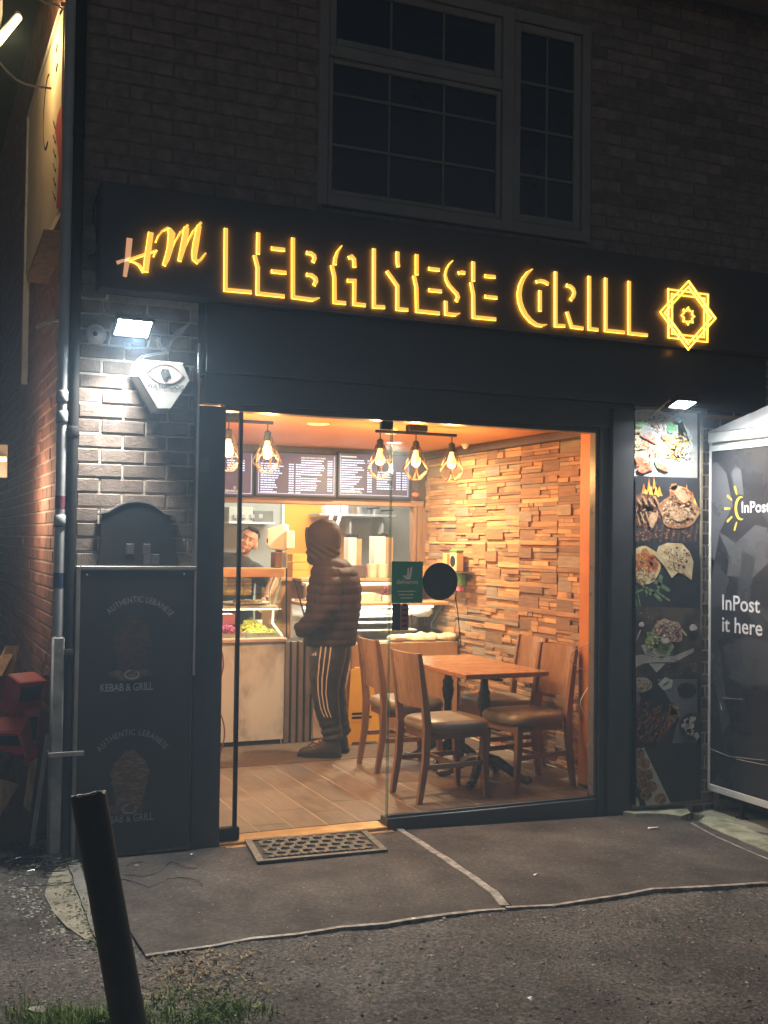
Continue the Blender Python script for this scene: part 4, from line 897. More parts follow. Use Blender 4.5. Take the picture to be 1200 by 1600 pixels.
for a in ((-.0295, -.012, zb - .012, zt + .02), (YB, YB + .0245, zb - .012, zt + .02)): mb.box(XL - .006, XL + .0115, a[0], a[1], a[2], a[3], .002)
mb.box(XL - .006, XL + .0115, YB + .025, -.03, zb - .012, zb + .029, .002); mb.box(XL - .006, XL + .0115, YB + .025, -.03, zt - .034, zt + .0, .002); mb.build('side_frame', M_lwhite, lk)
mb = MB(); mb.box(XL - .012, 4.52, YB - .02, -.005, zt + .021, zt + .085, .004); mb.build('roof_rail', M_lwhite, lk)
mb = MB(); mb.loft([[(XL - .02, -.005, zt + .086), (XL - .02, YB - .04, zt + .086), (XL - .02, YB - .04, zt + .27), (XL - .02, -.005, zt + .09)], [(4.53, -.005, zt + .086), (4.53, YB - .04, zt + .086), (4.53, YB - .04, zt + .27), (4.53, -.005, zt + .09)]]); mb.build('roof', M_lgrey, lk)
for y in (-.06, -.2, -.35, -.5, -.65):
    for z in (zb + .008, zt - .017, zt + .05):
        mb = MB(); mb.T = Matrix.Translation((XL - .0125 if z > zt else XL - .0062, y, z)) @ Matrix.Rotation(rad(-90), 4, 'Y'); mb.lathe([(.005, 0), (.004, .002)], n=8); mb.build('rivet', M_alu, lk)
mb = MB(); mb.box(XL + .05, 4.45, YB + .06, -.06, .0, zb - .021); mb.build('plinth_skirt', M_blackmatt, lk)
mb = MB(); mb.box(XL + .02, XL + .045, -.30, -.275, gz(3.2), zb - .021); mb.box(XL + .005, XL + .06, -.315, -.26, gz(3.2), gz(3.2) + .012); mb.build('foot', M_blackmatt, lk)
def lshape(pts, m, k):
    W = [(min(max(p[0], YB + .026), -.0305), min(max(p[1], zb + .031), zt - .036)) for p in (LP(*q) for q in pts)]
    mb = MB(); mb.prism([(-p[0], p[1]) for p in W], (XL + .0008 - .0004 * k, 0, 0), (0, -1, 0), (0, 0, 1), (-.0003, 0, 0)); mb.build('printed_figure', m, lk)
lshape([(1103, 725), (1120, 722), (1135, 740), (1145, 790), (1125, 830), (1112, 900), (1103, 905)], M_lp3, 1); lshape([(1142, 740), (1150, 728), (1158, 735), (1162, 775), (1150, 770)], M_lp3, 1)
lshape([(1122, 830), (1150, 848), (1180, 820), (1215, 830), (1225, 870), (1200, 880), (1175, 905), (1135, 900), (1140, 870)], M_lp3, 1); lshape([(1103, 870), (1140, 905), (1128, 945), (1103, 950)], M_lp2, 1)
lshape([(1160, 860), (1180, 870), (1172, 940), (1215, 960), (1190, 990), (1150, 940)], M_lp2, 2); lshape([(1185, 790), (1240, 770), (1260, 840), (1215, 850)], M_lp2, 2)
lshape([(1130, 1010), (1165, 995), (1230, 1010), (1240, 1060), (1175, 1075), (1140, 1060)], M_lp2, 1); lshape([(1106, 1020), (1124, 1015), (1140, 1130), (1128, 1145)], M_lp2, 1); lshape([(1130, 1095), (1180, 1070), (1260, 1110), (1250, 1160), (1150, 1140)], pm('locker_print_dark', (.02, .02, .024), (.03, .03, .034), 4, .28), 2)
lshape([(1215, 905), (1260, 885), (1280, 960), (1230, 970)], M_lp3, 2)
mb = MB()
for (x0, y0), (x1, y1) in (((1110, 1170), (1140, 1182)), ((1140, 1182), (1195, 1188)), ((1150, 1186), (1200, 1196)), ((1128, 1090), (1160, 1093)), ((1125, 1098), (1128, 1110))):
    a, b = LP(x0, y0), LP(x1, y1); mb.tube([(XL - .001, a[0], a[1]), (XL - .001, b[0], b[1])], .0012, 4)
mb.build('scratches', M_lwhite, lk, kind='stuff')
M_ltext = pm('locker_text', (.62, .63, .66), (.7, .71, .74), 4, .4); M_lyel = pm('locker_yellow', (.70, .52, .05), (.78, .6, .09), 4, .4)
def ltext(px, py, body, size, name='lettering'):
    p = LP(px, py); mb = MB(); put_text(mb, body, size, (XL - .0008, p[0], p[1]), (0, -1, 0), (0, 0, 1), fat=size * .012); mb.build(name, M_ltext, lk)
ltext(1158, 801, 'InPost', .098); ltext(1127, 952, 'InPost', .135); ltext(1127.5, 986, 'it here', .135)
mb = MB(); c = LP(1157.5, 794); arc = []
for i in range(13):
    a = rad(75 + i * 17.5); arc.append((-c[0] + .054 * math.cos(a), c[1] + .074 * math.sin(a)))
inn = [(-c[0] + .012 + .045 * math.cos(rad(75 + i * 17.5)), c[1] + .066 * math.sin(rad(75 + i * 17.5))) for i in range(13)]
mb.prism(arc + inn[::-1], (XL - .0008, 0, 0), (0, -1, 0), (0, 0, 1), (-.0004, 0, 0)); mb.build('sun_crescent', M_lyel, lk)
mb = MB()
for i in range(5):
    a = rad(112 + i * 34); d = V((math.cos(a), math.sin(a))); q = V((-d.y, d.x)) * .008; p0, p1 = V((-c[0], c[1])) + d * .092, V((-c[0], c[1])) + d * .145
    mb.prism([tuple(p0 + q * .6), tuple(p1 + q), tuple(p1 + d * .006), tuple(p1 - q), tuple(p0 - q * .6)], (XL - .0008, 0, 0), (0, -1, 0), (0, 0, 1), (-.0004, 0, 0))
mb.build('sun_rays', M_lyel, lk)

# ================================================================ BOLLARD, DOORMAT, LOOSE WIRES
B0 = atZ(209, 1642, -.01); tp = atY(138, 1242, B0.y - .02)
bl = thing('bollard', 'black round bollard leaning left with a chipped rim toned pale as if lit', 'bollard', tuple(B0))
dp = (tp - CAM).dot(FW); br_ = 27.0 * dp / FPX
axv = (tp - B0).normalized(); e1 = axv.orthogonal().normalized(); e2 = axv.cross(e1)
def ring(c, r, k=40, jag=0, sd=0): return [c + (e1 * math.cos(t) + e2 * math.sin(t)) * r + axv * (jag * (noise.noise(V((math.cos(t) * 2.2, math.sin(t) * 2.2, sd))) + .5 * noise.noise(V((math.cos(t) * 9, math.sin(t) * 9, sd))))) for t in (2 * math.pi * i / k for i in range(k))]
mb = MB(); Lg = (tp - B0).length
vh = V((FW.x, FW.y, 0)).normalized()
_r0 = ring
def ring(c, r, k=40, jag=0, sd=0): return [p - axv * (.26 * (p - c).dot(vh)) if jag else p for p in _r0(c, r, k, jag, sd)]
mb.loft([ring(B0 - axv * .12, br_)] + [ring(B0 + axv * Lg * i / 8, br_ * (1 + .01 * math.sin(i))) for i in range(8)] + [ring(tp, br_, jag=.008), ring(tp, br_ - .006, jag=.008), ring(tp - axv * .25, br_ - .006), ring(tp - axv * .26, .002)], cap=False)
mb.build('post', pm('bollard_black', (.022, .022, .023), (.04, .04, .041), 6, .45, .25, 40), bl, smooth=50)
mb = MB(); rr = ring(tp + axv * .0015, br_ - .003, jag=.008); mb.tube(rr + rr[:1], .0032, 5); mb.build('chipped_lit_rim', pm('chipped_lit_pale', (.30, .30, .29), (.55, .55, .53), 40, .7, .3, lo=.45, hi=.55), bl)  # pale tone mixes chipped paint with light caught along the rim

mt = thing('doormat', 'black and grey patterned doormat lying in front of the glass door', 'doormat', (.46, -.21, 0))
mp_ = [gnd(382, 1318), gnd(571, 1302), gnd(606, 1334), gnd(402, 1353)]
def mtp(u, v, z): p = mp_[0] * (1 - u) * (1 - v) + mp_[1] * u * (1 - v) + mp_[2] * u * v + mp_[3] * (1 - u) * v; return V((p.x, p.y, gz(p.x) + .0105 + z))
mb = MB(); mb.loft([[mtp(*q, .0) for q in ((0, 0), (1, 0), (1, 1), (0, 1))], [mtp(*q, .004) for q in ((0, 0), (1, 0), (1, 1), (0, 1))]]); mb.build('mat_base', pm('mat_black', (.02, .019, .018), (.035, .033, .03), 30, .95, .5), mt)
mb = MB()
def mbar(a, b, c, d, z0, z1): mb.loft([[mtp(*q, z0) for q in (a, b, c, d)], [mtp(*q, z1) for q in (a, b, c, d)]])
mbar((0, 0), (1, 0), (1, .07), (0, .07), .0042, .012); mbar((0, .93), (1, .93), (1, 1), (0, 1), .0042, .012); mbar((0, .0705), (.05, .0705), (.05, .9295), (0, .9295), .0042, .012); mbar((.95, .0705), (1, .0705), (1, .9295), (.95, .9295), .0042, .012)
M_mat = pm('mat_grey', (.10, .085, .065), (.19, .165, .13), 30, .95, .5); mb.build('border', M_mat, mt)
mb = MB()
def tri(a, b, w0=.005):
    p, q = mtp(*a, .0), mtp(*b, .0); d = (q - p).normalized(); s = V((-d.y, d.x, 0)) * w0
    mb.loft([[p - s + V((0, 0, .0042)), q - s + V((0, 0, .0042)), q + s + V((0, 0, .0042)), p + s + V((0, 0, .0042))], [p - s + V((0, 0, .011)), q - s + V((0, 0, .011)), q + s + V((0, 0, .011)), p + s + V((0, 0, .011))]])
nu, nv = 9, 5
for i in range(nu):
    for j in range(nv):
        cu, cv = .05 + .9 * (i + .5 + (.5 if j % 2 else 0)) / nu, .07 + .86 * (j + .5) / nv
        for k in range(3):
            a = rad(90 + 120 * k); du, dv = .058 * math.cos(a), .105 * math.sin(a)
            for o_ in (0, 1):
                uo, vo = (.014 * o_ * (1 if k != 1 else -1)), (.03 * o_)
                a_, b_ = (cu + uo, cv + vo), (cu + du + uo, cv + dv + vo)
                if all(.055 < q[0] < .945 and .08 < q[1] < .92 for q in (a_, b_)): tri(a_, b_)
mb.build('raised_pattern', M_mat, mt, kind='stuff')

mb = MB()
for i in range(46):
    c = gnd(R.gauss(78, 20), R.gauss(1352, 9)); rr_ = R.uniform(.03, .10); ph = R.random() * 6.3; ti = R.uniform(-.8, .8); hz = R.uniform(.01, .06)
    k = R.randrange(7, 14)
    mb.tube([(c.x + rr_ * math.cos(ph + t * .55) * (1 + .1 * t / k), c.y + rr_ * .8 * math.sin(ph + t * .55), max(.006, c.z + hz + .5 * rr_ * ti * math.sin(ph + t * .55))) for t in range(k)], .0022, 5)
for (x0, y0, dx) in ((70, 1345, 2), (40, 1352, -3), (120, 1348, 3), (105, 1340, 5)):
    p = gnd(x0, y0); mb.tube([(p.x, p.y, .02), (p.x + .01 * dx, p.y, .08), (p.x + .022 * dx, p.y + .01, .10), (p.x + .03 * dx, p.y, .06)], .002, 5)
o = mb.build('cable_heap', pm('cable_gloss_black', (.012, .012, .014), (.03, .03, .034), 20, .25)); o['label'] = 'heap of tangled black cable at the foot of the drainpipes'; o['category'] = 'cables'
def wire(name, label, pts, r=.0022, m=M_cableb, h=.012):
    mb = MB(); P = [gnd(x, y) for x, y in pts]; C_ = []
    for i in range(len(P) - 1):
        for k in range(4): t = k / 4; C_.append(P[i].lerp(P[i + 1], t) + V((R.gauss(0, .003), R.gauss(0, .003), h + .006 * math.sin(i * 2 + t * 3))))
    C_.append(P[-1] + V((0, 0, h))); mb.tube(C_, r, 6); o = mb.build(name, m); o['label'] = label; o['category'] = 'wire'; return o
wire('loose_wire', 'thin black wire bending across the felt sheet, ending in a fork near the doormat', [(60, 1388), (110, 1384), (150, 1378), (195, 1378), (232, 1392), (262, 1375), (285, 1374), (313, 1384), (316, 1388)])
wire('loose_wire', 'thin dark wire behind the bollard nearest the kebab board', [(196, 1357), (215, 1352), (222, 1349)]); wire('loose_wire', 'thin dark wire with a raised kink between bollard and doormat', [(196, 1372), (225, 1375), (252, 1363), (266, 1350), (292, 1362), (310, 1358)])
wire('loose_wire', 'thin black wire lying over the concrete patch from the cable heap', [(30, 1390), (75, 1390), (105, 1382), (130, 1370)])
def scrap(px, py, s, label, m=M_white, h=.012):
    p = gnd(px, py); mb = MB(); P = [(p.x + s * math.cos(a) * R.uniform(.5, 1), p.y + s * .7 * math.sin(a) * R.uniform(.5, 1), p.z + .012 + R.uniform(0, h)) for a in (i * 1.05 for i in range(6))]
    mb.add(P + [(p.x, p.y, p.z + .014 + h * .6)], [(i, (i + 1) % 6, 6) for i in range(6)]); o = mb.build('paper_scrap', m); o['label'] = label; o['category'] = 'litter'
scrap(1020, 1298, .045, 'crumpled white paper scrap near the foot of the food poster'); scrap(836, 1372, .018, 'small white litter scrap in the middle of the right felt sheet'); scrap(645, 1442, .016, 'small pale litter scrap by the front edging'); scrap(58, 1588, .04, 'white plastic scrap beside the grass at the bottom left corner', M_tape, h=.02); scrap(830, 1572, .022, 'pale curled scrap in the grit below the sheets', h=.03); scrap(300, 1340, .012, 'tiny white scrap on the felt left of the doormat'); scrap(213, 1358, .014, 'white fleck beside the thin wire behind the bollard')

# ================================================================ ALLEY: SIGN, LAMPS, JUNK
ag = thing('alley_sign', 'long cream banner sign with red and black print on the alley wall', 'sign board', (CX - .05, 1.2, 3.3))
XA = CX - .03
a0, a1 = atX(99, 10, XA), atX(45, 205, XA); y0_, y1_ = max(a0.y, .12), a1.y; zt_ = a0.z; zb_ = atX(93, 325, XA).z
mb = MB(); mb.box(XA, CX - .004, y0_, y1_, zb_, zt_, .004); mb.build('panel', pm('banner_cream', (.58, .48, .34), (.66, .56, .42), 4, .6), ag)
mb = MB(); mb.box(XA - .014, CX - .002, y1_ + .001, y1_ + .035, zb_ - .75, zt_ + .02, .003); mb.box(XA - .014, CX - .002, y0_, y1_, zt_ + .001, zt_ + .025, .003); mb.build('frame', M_greymetal, ag)
M_bred = pm('banner_red', (.42, .05, .06), (.5, .09, .09), 8, .6); M_bblack = pm('banner_black', (.02, .02, .025), (.04, .04, .045), 8, .6)
def az(px, py): p = atX(px, py, XA - .001); return (-p.y, p.z)
mb = MB(); mb.prism([az(*p) for p in ((97, 160), (97, 325), (88, 325), (92, 250), (86, 205), (90, 180))], (XA - .001, 0, 0), (0, -1, 0), (0, 0, 1), (-.0005, 0, 0)); mb.build('red_print', M_bred, ag)
mb = MB(); c = az(74, 175)
mb.tube([(XA - .001, -(c[0] + .20 * math.cos(t)), c[1] + .22 * math.sin(t)) for t in (rad(70 + i * 20) for i in range(12))], .006, 4)
for y0, y1 in ((70, 82), (100, 112)): p, q = az(90, y0), az(88, y1); mb.tube([(XA - .001, -p[0], p[1]), (XA - .001, -q[0], q[1])], .007, 4)
for i in range(6): p, q = az(84, 190 + i * 22), az(87, 200 + i * 22); mb.tube([(XA - .001, -p[0], p[1]), (XA - .001, -q[0], q[1])], .008, 4)
mb.build('black_print', M_bblack, ag, kind='stuff')
tl = thing('tube_lamp', 'glowing warm fluorescent tube high at the top left corner', 'lamp', tuple(atY(20, 40, 1.0)))
p, q = atY(-18, 84, .9), atY(29, 27, 1.1); mb = MB(); mb.tube([p, q], .021, 10); mb.build('tube', emit('tube_glow', (1.0, .66, .25), 4.5), tl)
mb = MB(); mb.tube([p + V((0, .03, .035)), q + V((0, .03, .035))], .018, 6); mb.box(q.x - .2, q.x - .09, q.y, q.y + .2, q.z - .01, q.z + .25); mb.build('holder', M_greymetal, tl)
point('tube_light', (p + q) / 2 + V((.03, -.04, -.02)), 18, (1.0, .66, .28), .06, tl)
t2 = thing('wall_lamp', 'small yellow tube lamp at the left edge above the alley', 'lamp', tuple(atY(4, 718, 1.6)))
p, q = atY(-30, 717, 1.6), atY(10, 717, 1.6); mb = MB(); mb.tube([p, q], .018, 8); mb.build('tube', emit('tube_glow_dim', (1.0, .62, .18), .5), t2)
mb = MB(); mb.box(p.x, q.x + .01, 1.63, 1.68, p.z - .11, p.z + .1, .004); point('tube_light', (q.x - .05, 1.35, p.z - .22), 20, (1.0, .70, .45), .22, t2); mb.build('backplate', pm('lamp_plate', (.18, .15, .10), (.24, .2, .14), 6, .4), t2)
def hang(label, pts, Y, r=.006, m=M_cablew):
    mb = MB(); mb.tube([atY(x, y, Y) for x, y in pts], r, 6); o = mb.build('hanging_cable', m); o['label'] = label; o['category'] = 'cable'
hang('pale cable sagging from the left edge to the alley sign', [(-6, 92), (12, 112), (25, 124), (38, 131), (55, 135), (80, 138)], .6); hang('short pale cable at the top of the alley sign', [(58, -4), (70, 4), (90, 8), (97, 14), (94, 22)], .3)
hang('cream bent pipe stub poking from the alley wall beside the drainpipe', [(57, 512), (72, 504), (84, 500), (92, 501)], .3, .009)
mb = MB(); mb.box(-1.9, -1.62, 1.4, 1.5, 0, 4.8); o = mb.build('lamp_post', M_greymetal); o['label'] = 'grey post at the far left edge carrying the lamps'; o['category'] = 'post'
# broken boards hung on the wall under the sign
ww = [pm('timber_raw', (.34, .21, .10), (.58, .39, .20), 5, .8, .4, 50, stretch=(6, 6, 1)), pm('timber_dark', (.06, .036, .02), (.16, .10, .055), 5, .85, .4, 50, stretch=(6, 6, 1)), pm('panel_brown', (.20, .11, .05), (.30, .18, .09), 4, .7, .2)]
M_redpl = pm('red_plastic', (.50, .045, .04), (.62, .09, .07), 6, .5, .2, 40)
def plank(label, p0, p1, Y0, Y1, wd, th, m, roll=0, name='broken_board', cat='board'):
    a, b = atY(*p0, Y0), atY(*p1, Y1); d = (b - a); L_ = d.length; d.normalize()
    x = V((1, 0, 0)) - d * d.x; x = (Matrix.Rotation(roll, 3, d) @ x).normalized(); y = d.cross(x)
    mb = MB(); mb.T = Matrix(((x.x, y.x, d.x, a.x), (x.y, y.y, d.y, a.y), (x.z, y.z, d.z, a.z), (0, 0, 0, 1)))
    k = 6
    mb.loft([[(sx * wd / 2 * (1 + .12 * R.uniform(-1, 1) * (i in (0, k))), sy * th / 2, L_ * i / k + (R.uniform(-.03, .03) if i in (0, k) else 0)) for sx, sy in ((-1, -1), (1, -1), (1, 1), (-1, 1))] for i in range(k + 1)])
    o = mb.build(name, m); o['label'] = label; o['category'] = cat; return o
plank('splintered dark board slanting across the alley wall under the sign', (88, 362), (58, 440), .25, .9, .12, .02, ww[1], 0)
plank('brown sheet panel leaning on the alley wall behind the red crates', (62, 1330), (52, 1060), .55, .75, .50, .02, ww[2], .5, 'leaning_panel', 'panel'); plank('raw timber batten leaning at the far left above the red crates', (-5, 1130), (18, 1015), .7, .9, .07, .03, ww[0]); plank('second raw timber batten crossing the first at the far left', (-8, 1060), (14, 1020), .75, .9, .06, .03, ww[0])
plank('pale split timber in front of the red crates', (42, 1262), (52, 1190), .25, .28, .035, .02, ww[0]); plank('dark board lowest in the junk pile by the left edge', (-12, 1290), (20, 1190), .4, .5, .10, .02, ww[1]); plank('raw board end lying under the red crates at the left edge', (-15, 1270), (12, 1225), .3, .35, .10, .02, ww[0], .4); plank('reddish dark board slanting down left below the crates', (-8, 1205), (30, 1150), .35, .45, .07, .02, ww[1]); plank('thin dark board crossing behind the pale split timber', (10, 1240), (38, 1160), .4, .45, .05, .02, ww[1])
plank('long thin raw batten along the top edge of the brown panel', (55, 1085), (77, 1112), .62, .58, .02, .02, ww[0]); plank('slim grey metal bar leaning beside the drainpipe', (46, 1346), (75, 1146), .12, .12, .022, .012, M_greymetal, 0, 'metal_bar', 'bar')
def crate(label, px, py, Y, s, rz, rx):
    c = atY(px, py, Y); t = thing('red_crate', label, 'crate', tuple(c), 0)
    mb = MB(); mb.T = Matrix.Translation(c) @ Matrix.Rotation(rz, 4, 'Z') @ Matrix.Rotation(rx, 4, 'X'); w_, h, d = s
    mb.box(-w_, w_, -d, -d + .012, -h, h, .003); mb.box(-w_, -w_ + .012, -d + .0125, d, -h, h, .003); mb.box(w_ - .012, w_, -d + .0125, d, -h, h, .003); mb.box(-w_ + .0125, w_ - .0125, -d + .0125, d, h - .012, h, .003)
    mb.build('shell', M_redpl, t)
    mb = MB(); mb.T = Matrix.Translation(c) @ Matrix.Rotation(rz, 4, 'Z') @ Matrix.Rotation(rx, 4, 'X')
    mb.box(-w_ * .75, w_ * .75, -d - .004, -d - .0005, -h * .1, h * .75); mb.build('dark_window', M_blackmatt, t)
    mb = MB(); mb.T = Matrix.Translation(c) @ Matrix.Rotation(rz, 4, 'Z') @ Matrix.Rotation(rx, 4, 'X')
    for i in range(3): mb.box(-w_ * .8, w_ * .8, -d - .006, -d - .0005, -h * .9 + i * h * .24, -h * .78 + i * h * .24, .002)
    mb.build('rib', M_redpl, t)
crate('broken red plastic crate tilted on top of the junk pile', 36, 1085, .5, (.085, .10, .06), .5, .35); crate('broken red plastic crate lying lower in the junk pile', 22, 1150, .4, (.075, .08, .06), -.5, .6); crate('long red plastic shard hanging on the right of the pile', 47, 1150, .45, (.035, .15, .03), .2, .1)
# ================================================================ INTERIOR SHELL
ZF, ZC, XW, YP = .02, 2.40, 2.72, 3.24
M_grout = pm('grout', (.50, .43, .34), (.58, .50, .40), 20, .9)
M_ftile = pm('floor_tile', (.125, .097, .074), (.20, .16, .125), 5, .36, .08, 60, rnd=.14, stretch=(7, 1, 1), rvar=.08)
mb = MB(); mb.box(-.13, 3.6, .131, 6.2, -.04, .0185); flo = mb.build('interior_floor', M_grout, kind='structure')
TM = {}
def tile_mesh(wx, wy):
    k = (round(wx, 3), round(wy, 3))
    if k not in TM: q = MB(); q.box(-wx / 2, wx / 2, -wy / 2, wy / 2, -.006, .0, .0012); TM[k] = q.mesh('floor_tile', [M_ftile])
    return TM[k]
x = .47 - .202 * 3; col_ = 0
while x < XW:
    y = .131 - (.3, .1, .48, .2)[col_ % 4]
    while y < 1.80:
        a, b = max(y, .131), min(y + .597, 1.80); l, r_ = max(x, -.12), min(x + .1975, XW)
        if b - a > .02 and r_ - l > .02: inst(tile_mesh(r_ - l, b - a), 'floor_tile', ((l + r_) / 2, (a + b) / 2, ZF + R.uniform(-.0006, .0006)), flo)
        y += .60
    x += .202; col_ += 1
mb = MB(); mb.box(-.1, 2.7, 1.802, 2.56, .0162, .024, .002); mb.build('floor_runner', pm('runner_brown', (.075, .055, .042), (.13, .10, .075), 30, .95, .4, 120), flo)
M_ceil = pm('ceiling_lamp_orange', (.62, .25, .07), (.70, .31, .10), 3, .5, .05)  # orange tint of the warm lamps is put into the ceiling colour
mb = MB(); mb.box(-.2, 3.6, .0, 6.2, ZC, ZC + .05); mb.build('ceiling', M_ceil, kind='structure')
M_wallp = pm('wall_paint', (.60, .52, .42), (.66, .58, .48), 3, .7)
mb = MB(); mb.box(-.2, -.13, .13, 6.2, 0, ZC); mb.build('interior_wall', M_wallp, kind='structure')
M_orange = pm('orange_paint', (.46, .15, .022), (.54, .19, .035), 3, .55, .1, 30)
pi = thing('orange_pier', 'orange painted pier just inside the right end of the window', 'pillar', (2.63, .3, .0))
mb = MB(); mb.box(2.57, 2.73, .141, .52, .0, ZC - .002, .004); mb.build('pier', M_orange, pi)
mb = MB(); mb.box(2.55, 2.569, .15, .5, .0, .035, .006); mb.build('skirting', M_blackmatt, pi)

# ---- stone clad wall: split-face pieces in panels, deeper and shallower
cw = thing('stone_clad_wall', 'split face wood and stone clad wall on the right of the dining room', 'wall', (XW + .04, 1.8, 0))
mb = MB(); mb.box(XW + .03, XW + .1, .53, 3.4, 0, ZC - .001); mb.build('backing', pm('clad_backing', (.06, .04, .025), (.10, .065, .04), 10, .9), cw, kind='structure')
M_clad = []
for i, (c1, c2) in enumerate((((.30, .155, .068), (.49, .28, .125)), ((.20, .105, .048), (.33, .18, .082)), ((.15, .085, .045), (.26, .15, .08)), ((.42, .23, .10), (.60, .37, .17)), ((.20, .15, .105), (.32, .25, .18)))):
    M_clad.append(pm('split_wood_%d' % i, c1, c2, 6, .78, .45, 45, rnd=.16, stretch=(5, 1, 9)))
PW = .525; CM = {}
def clad_mesh(l, h, d, m):
    k = (round(l / .01), round(h / .004), round(d / .006), m)
    if k not in CM: q = MB(); q.box(0, .05 + round(d / .006) * .006, -round(l / .01) * .005 + .0008, round(l / .01) * .005 - .0008, -round(h / .004) * .002 + .0008, round(h / .004) * .002 - .0008, .002); CM[k] = q.mesh('clad_piece', [M_clad[m]])
    return CM[k]
mod = []      # one panel module: strips of uneven pieces
RC = random.Random(5)
z = 0
while z < .80:
    kind = RC.choice('aabbccd')
    if kind == 'a':     # long plank
        h = RC.choice((.020, .027, .034)); mod.append((0, PW, z, h)); z += h
    elif kind == 'b':   # row of pieces
        h = RC.choice((.03, .038, .048)); cuts = [0] + sorted(RC.sample([.11, .16, .2, .27, .33, .39, .44], RC.choice((2, 3)))) + [PW]
        for a, b in zip(cuts, cuts[1:]): mod.append((a, b, z, h))
        z += h
    elif kind == 'c':   # big block beside stacked rows
        h = .08; w_ = RC.choice((.18, .22, .28)); fl = RC.random() < .5
        mod.append((0, w_, z, h) if not fl else (PW - w_, PW, z, h)); o_ = w_ if not fl else 0; W = PW - w_; q = z
        for hh in RC.choice(((.025, .025, .03), (.048, .032), (.02, .035, .025), (.03, .05))):
            c_ = W * RC.uniform(.3, .75)
            mod.append((o_, o_ + c_, q, hh)); mod.append((o_ + c_, o_ + W, q, hh)); q += hh
        z += h
    else:
        h = .022; c_ = RC.uniform(.15, .4); mod.append((0, c_, z, h)); mod.append((c_, PW, z, h)); z += h
MH = z
pcs = []
for pi_ in range(6):
    y0 = .60 + pi_ * PW - .075; off_ = (pi_ * .31) % MH
    for k in range(-1, 5):
        for a, b, z, h in mod:
            zz0 = z + k * MH - off_; zz1 = zz0 + h
            zz0, zz1 = max(zz0, .02), min(zz1, 2.335)
            if zz1 - zz0 < .01: continue
            ya, yb = max(y0 + a, .53), min(y0 + b, 3.22)
            if yb - ya < .015: continue
            pcs.append((ya, yb, zz0, zz1))
def vis(p):
    y = (p[0] + p[1]) / 2; return (p[1] - p[0]) * (p[3] - p[2]) / (3 + y) ** 2 * (1 if (p[2] + p[3]) / 2 > .75 else .25)
pcs.sort(key=vis, reverse=True)
smb = [MB() for _ in M_clad]
for i, (ya, yb, za, zb2) in enumerate(pcs):
    d = RC.choice((0, .004, .008, .012, .016, .020)); m = RC.choice((0, 0, 0, 1, 1, 2, 3, 4)) if (zb2 - za) < .07 else RC.choice((1, 1, 2, 4))
    if i < 298: inst(clad_mesh(yb - ya, zb2 - za, d, m), 'clad_piece', (XW + .028 - d - .0, (ya + yb) / 2, (za + zb2) / 2), cw)
    else: smb[m].box(XW + .028 - d, XW + .045, ya + .0008, yb - .0008, za + .0008, zb2 - .0008, .002)
for q, m in zip(smb, M_clad):
    if q.v: q.build('clad_pieces', m, cw, kind='stuff')
M_dwood = pm('dark_wood', (.055, .03, .017), (.10, .058, .032), 5, .5, .2, 50, stretch=(6, 6, 1))
mb = MB(); mb.box(XW - .03, XW + .03, .53, 3.4, 2.337, ZC - .002, .004); mb.build('coving', M_dwood, cw)

# ---- back partition with hatch, kitchen behind
pt = thing('kitchen_partition', 'dark wood framed partition with a wide hatch into the kitchen', 'partition', (1.3, YP, 0))
hz = atY(560, 790, YP).z; hs = atY(600, 903, YP).z
mb = MB(); mb.box(-.13, XW + .1, YP, YP + .08, hz + .055, ZC - .001); mb.build('header', M_dwood, pt)
mb = MB(); mb.box(-.13, XW + .0, YP - .02, YP + .1, hz, hz + .054, .004); mb.build('lintel', pm('lintel_wood', (.20, .10, .055), (.30, .16, .09), 5, .5, .15, 50, stretch=(1, 6, 6)), pt)
jx0, jx1 = atY(646, 850, YP).x, atY(660, 850, YP).x
mb = MB(); mb.box(jx0, jx0 + .028, YP - .01, YP + .09, 0, hz - .001, .004); mb.box(jx0 + .03, jx1 + .05, YP - .03, YP + .09, 0, hz - .001, .004); mb.build('jamb', pm('jamb_wood', (.16, .085, .045), (.25, .14, .075), 5, .5, .15, 50, stretch=(6, 6, 1)), pt)
sx0 = atY(535, 900, YP).x
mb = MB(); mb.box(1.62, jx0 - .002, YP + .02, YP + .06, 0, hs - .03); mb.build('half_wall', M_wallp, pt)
mb = MB(); mb.box(1.55, jx0 - .001, YP - .08, YP + .34, hs - .028, hs, .004); mb.build('hatch_shelf', pm('shelf_wood', (.34, .19, .09), (.46, .28, .15), 5, .5, .1, 40, stretch=(1, 6, 6)), pt)
YK = 4.7
M_kgrey = pm('kitchen_grey', (.33, .36, .31), (.40, .43, .38), 2, .5, .05); M_kyel = pm('kitchen_yellow', (.76, .33, .015), (.82, .39, .025), 2, .5); M_steel = pm('kitchen_steel', (.46, .45, .42), (.56, .55, .52), 3, .35, 0, metal=.5)
xg, xy = atY(441, 840, YK).x, atY(541, 840, YK).x
for n, a, b, m in (('interior_wall', .2, xg, M_kgrey), ('interior_wall', xg + .001, xy, M_kyel), ('interior_wall', xy + .001, 4.2, M_steel)):
    mb = MB(); mb.box(a, b, YK, YK + .1, 0, ZC - .001); mb.build(n, m, kind='structure')
mb = MB(); mb.box(3.5, 3.6, 3.25, YK - .001, 0, ZC - .001); mb.build('interior_wall', M_kgrey, kind='structure')
mb = MB(); mb.box(xg - .015, xg + .012, YK - .03, YK - .001, 0, 2.3, .003); o = mb.build('corner_strip', M_white); o['label'] = 'thin white strip where the kitchen wall turns yellow'; o['category'] = 'trim'
kl = thing('kitchen_light', 'white ceiling panel light in the kitchen', 'ceiling light', (2.0, 4.0, ZC - .03))
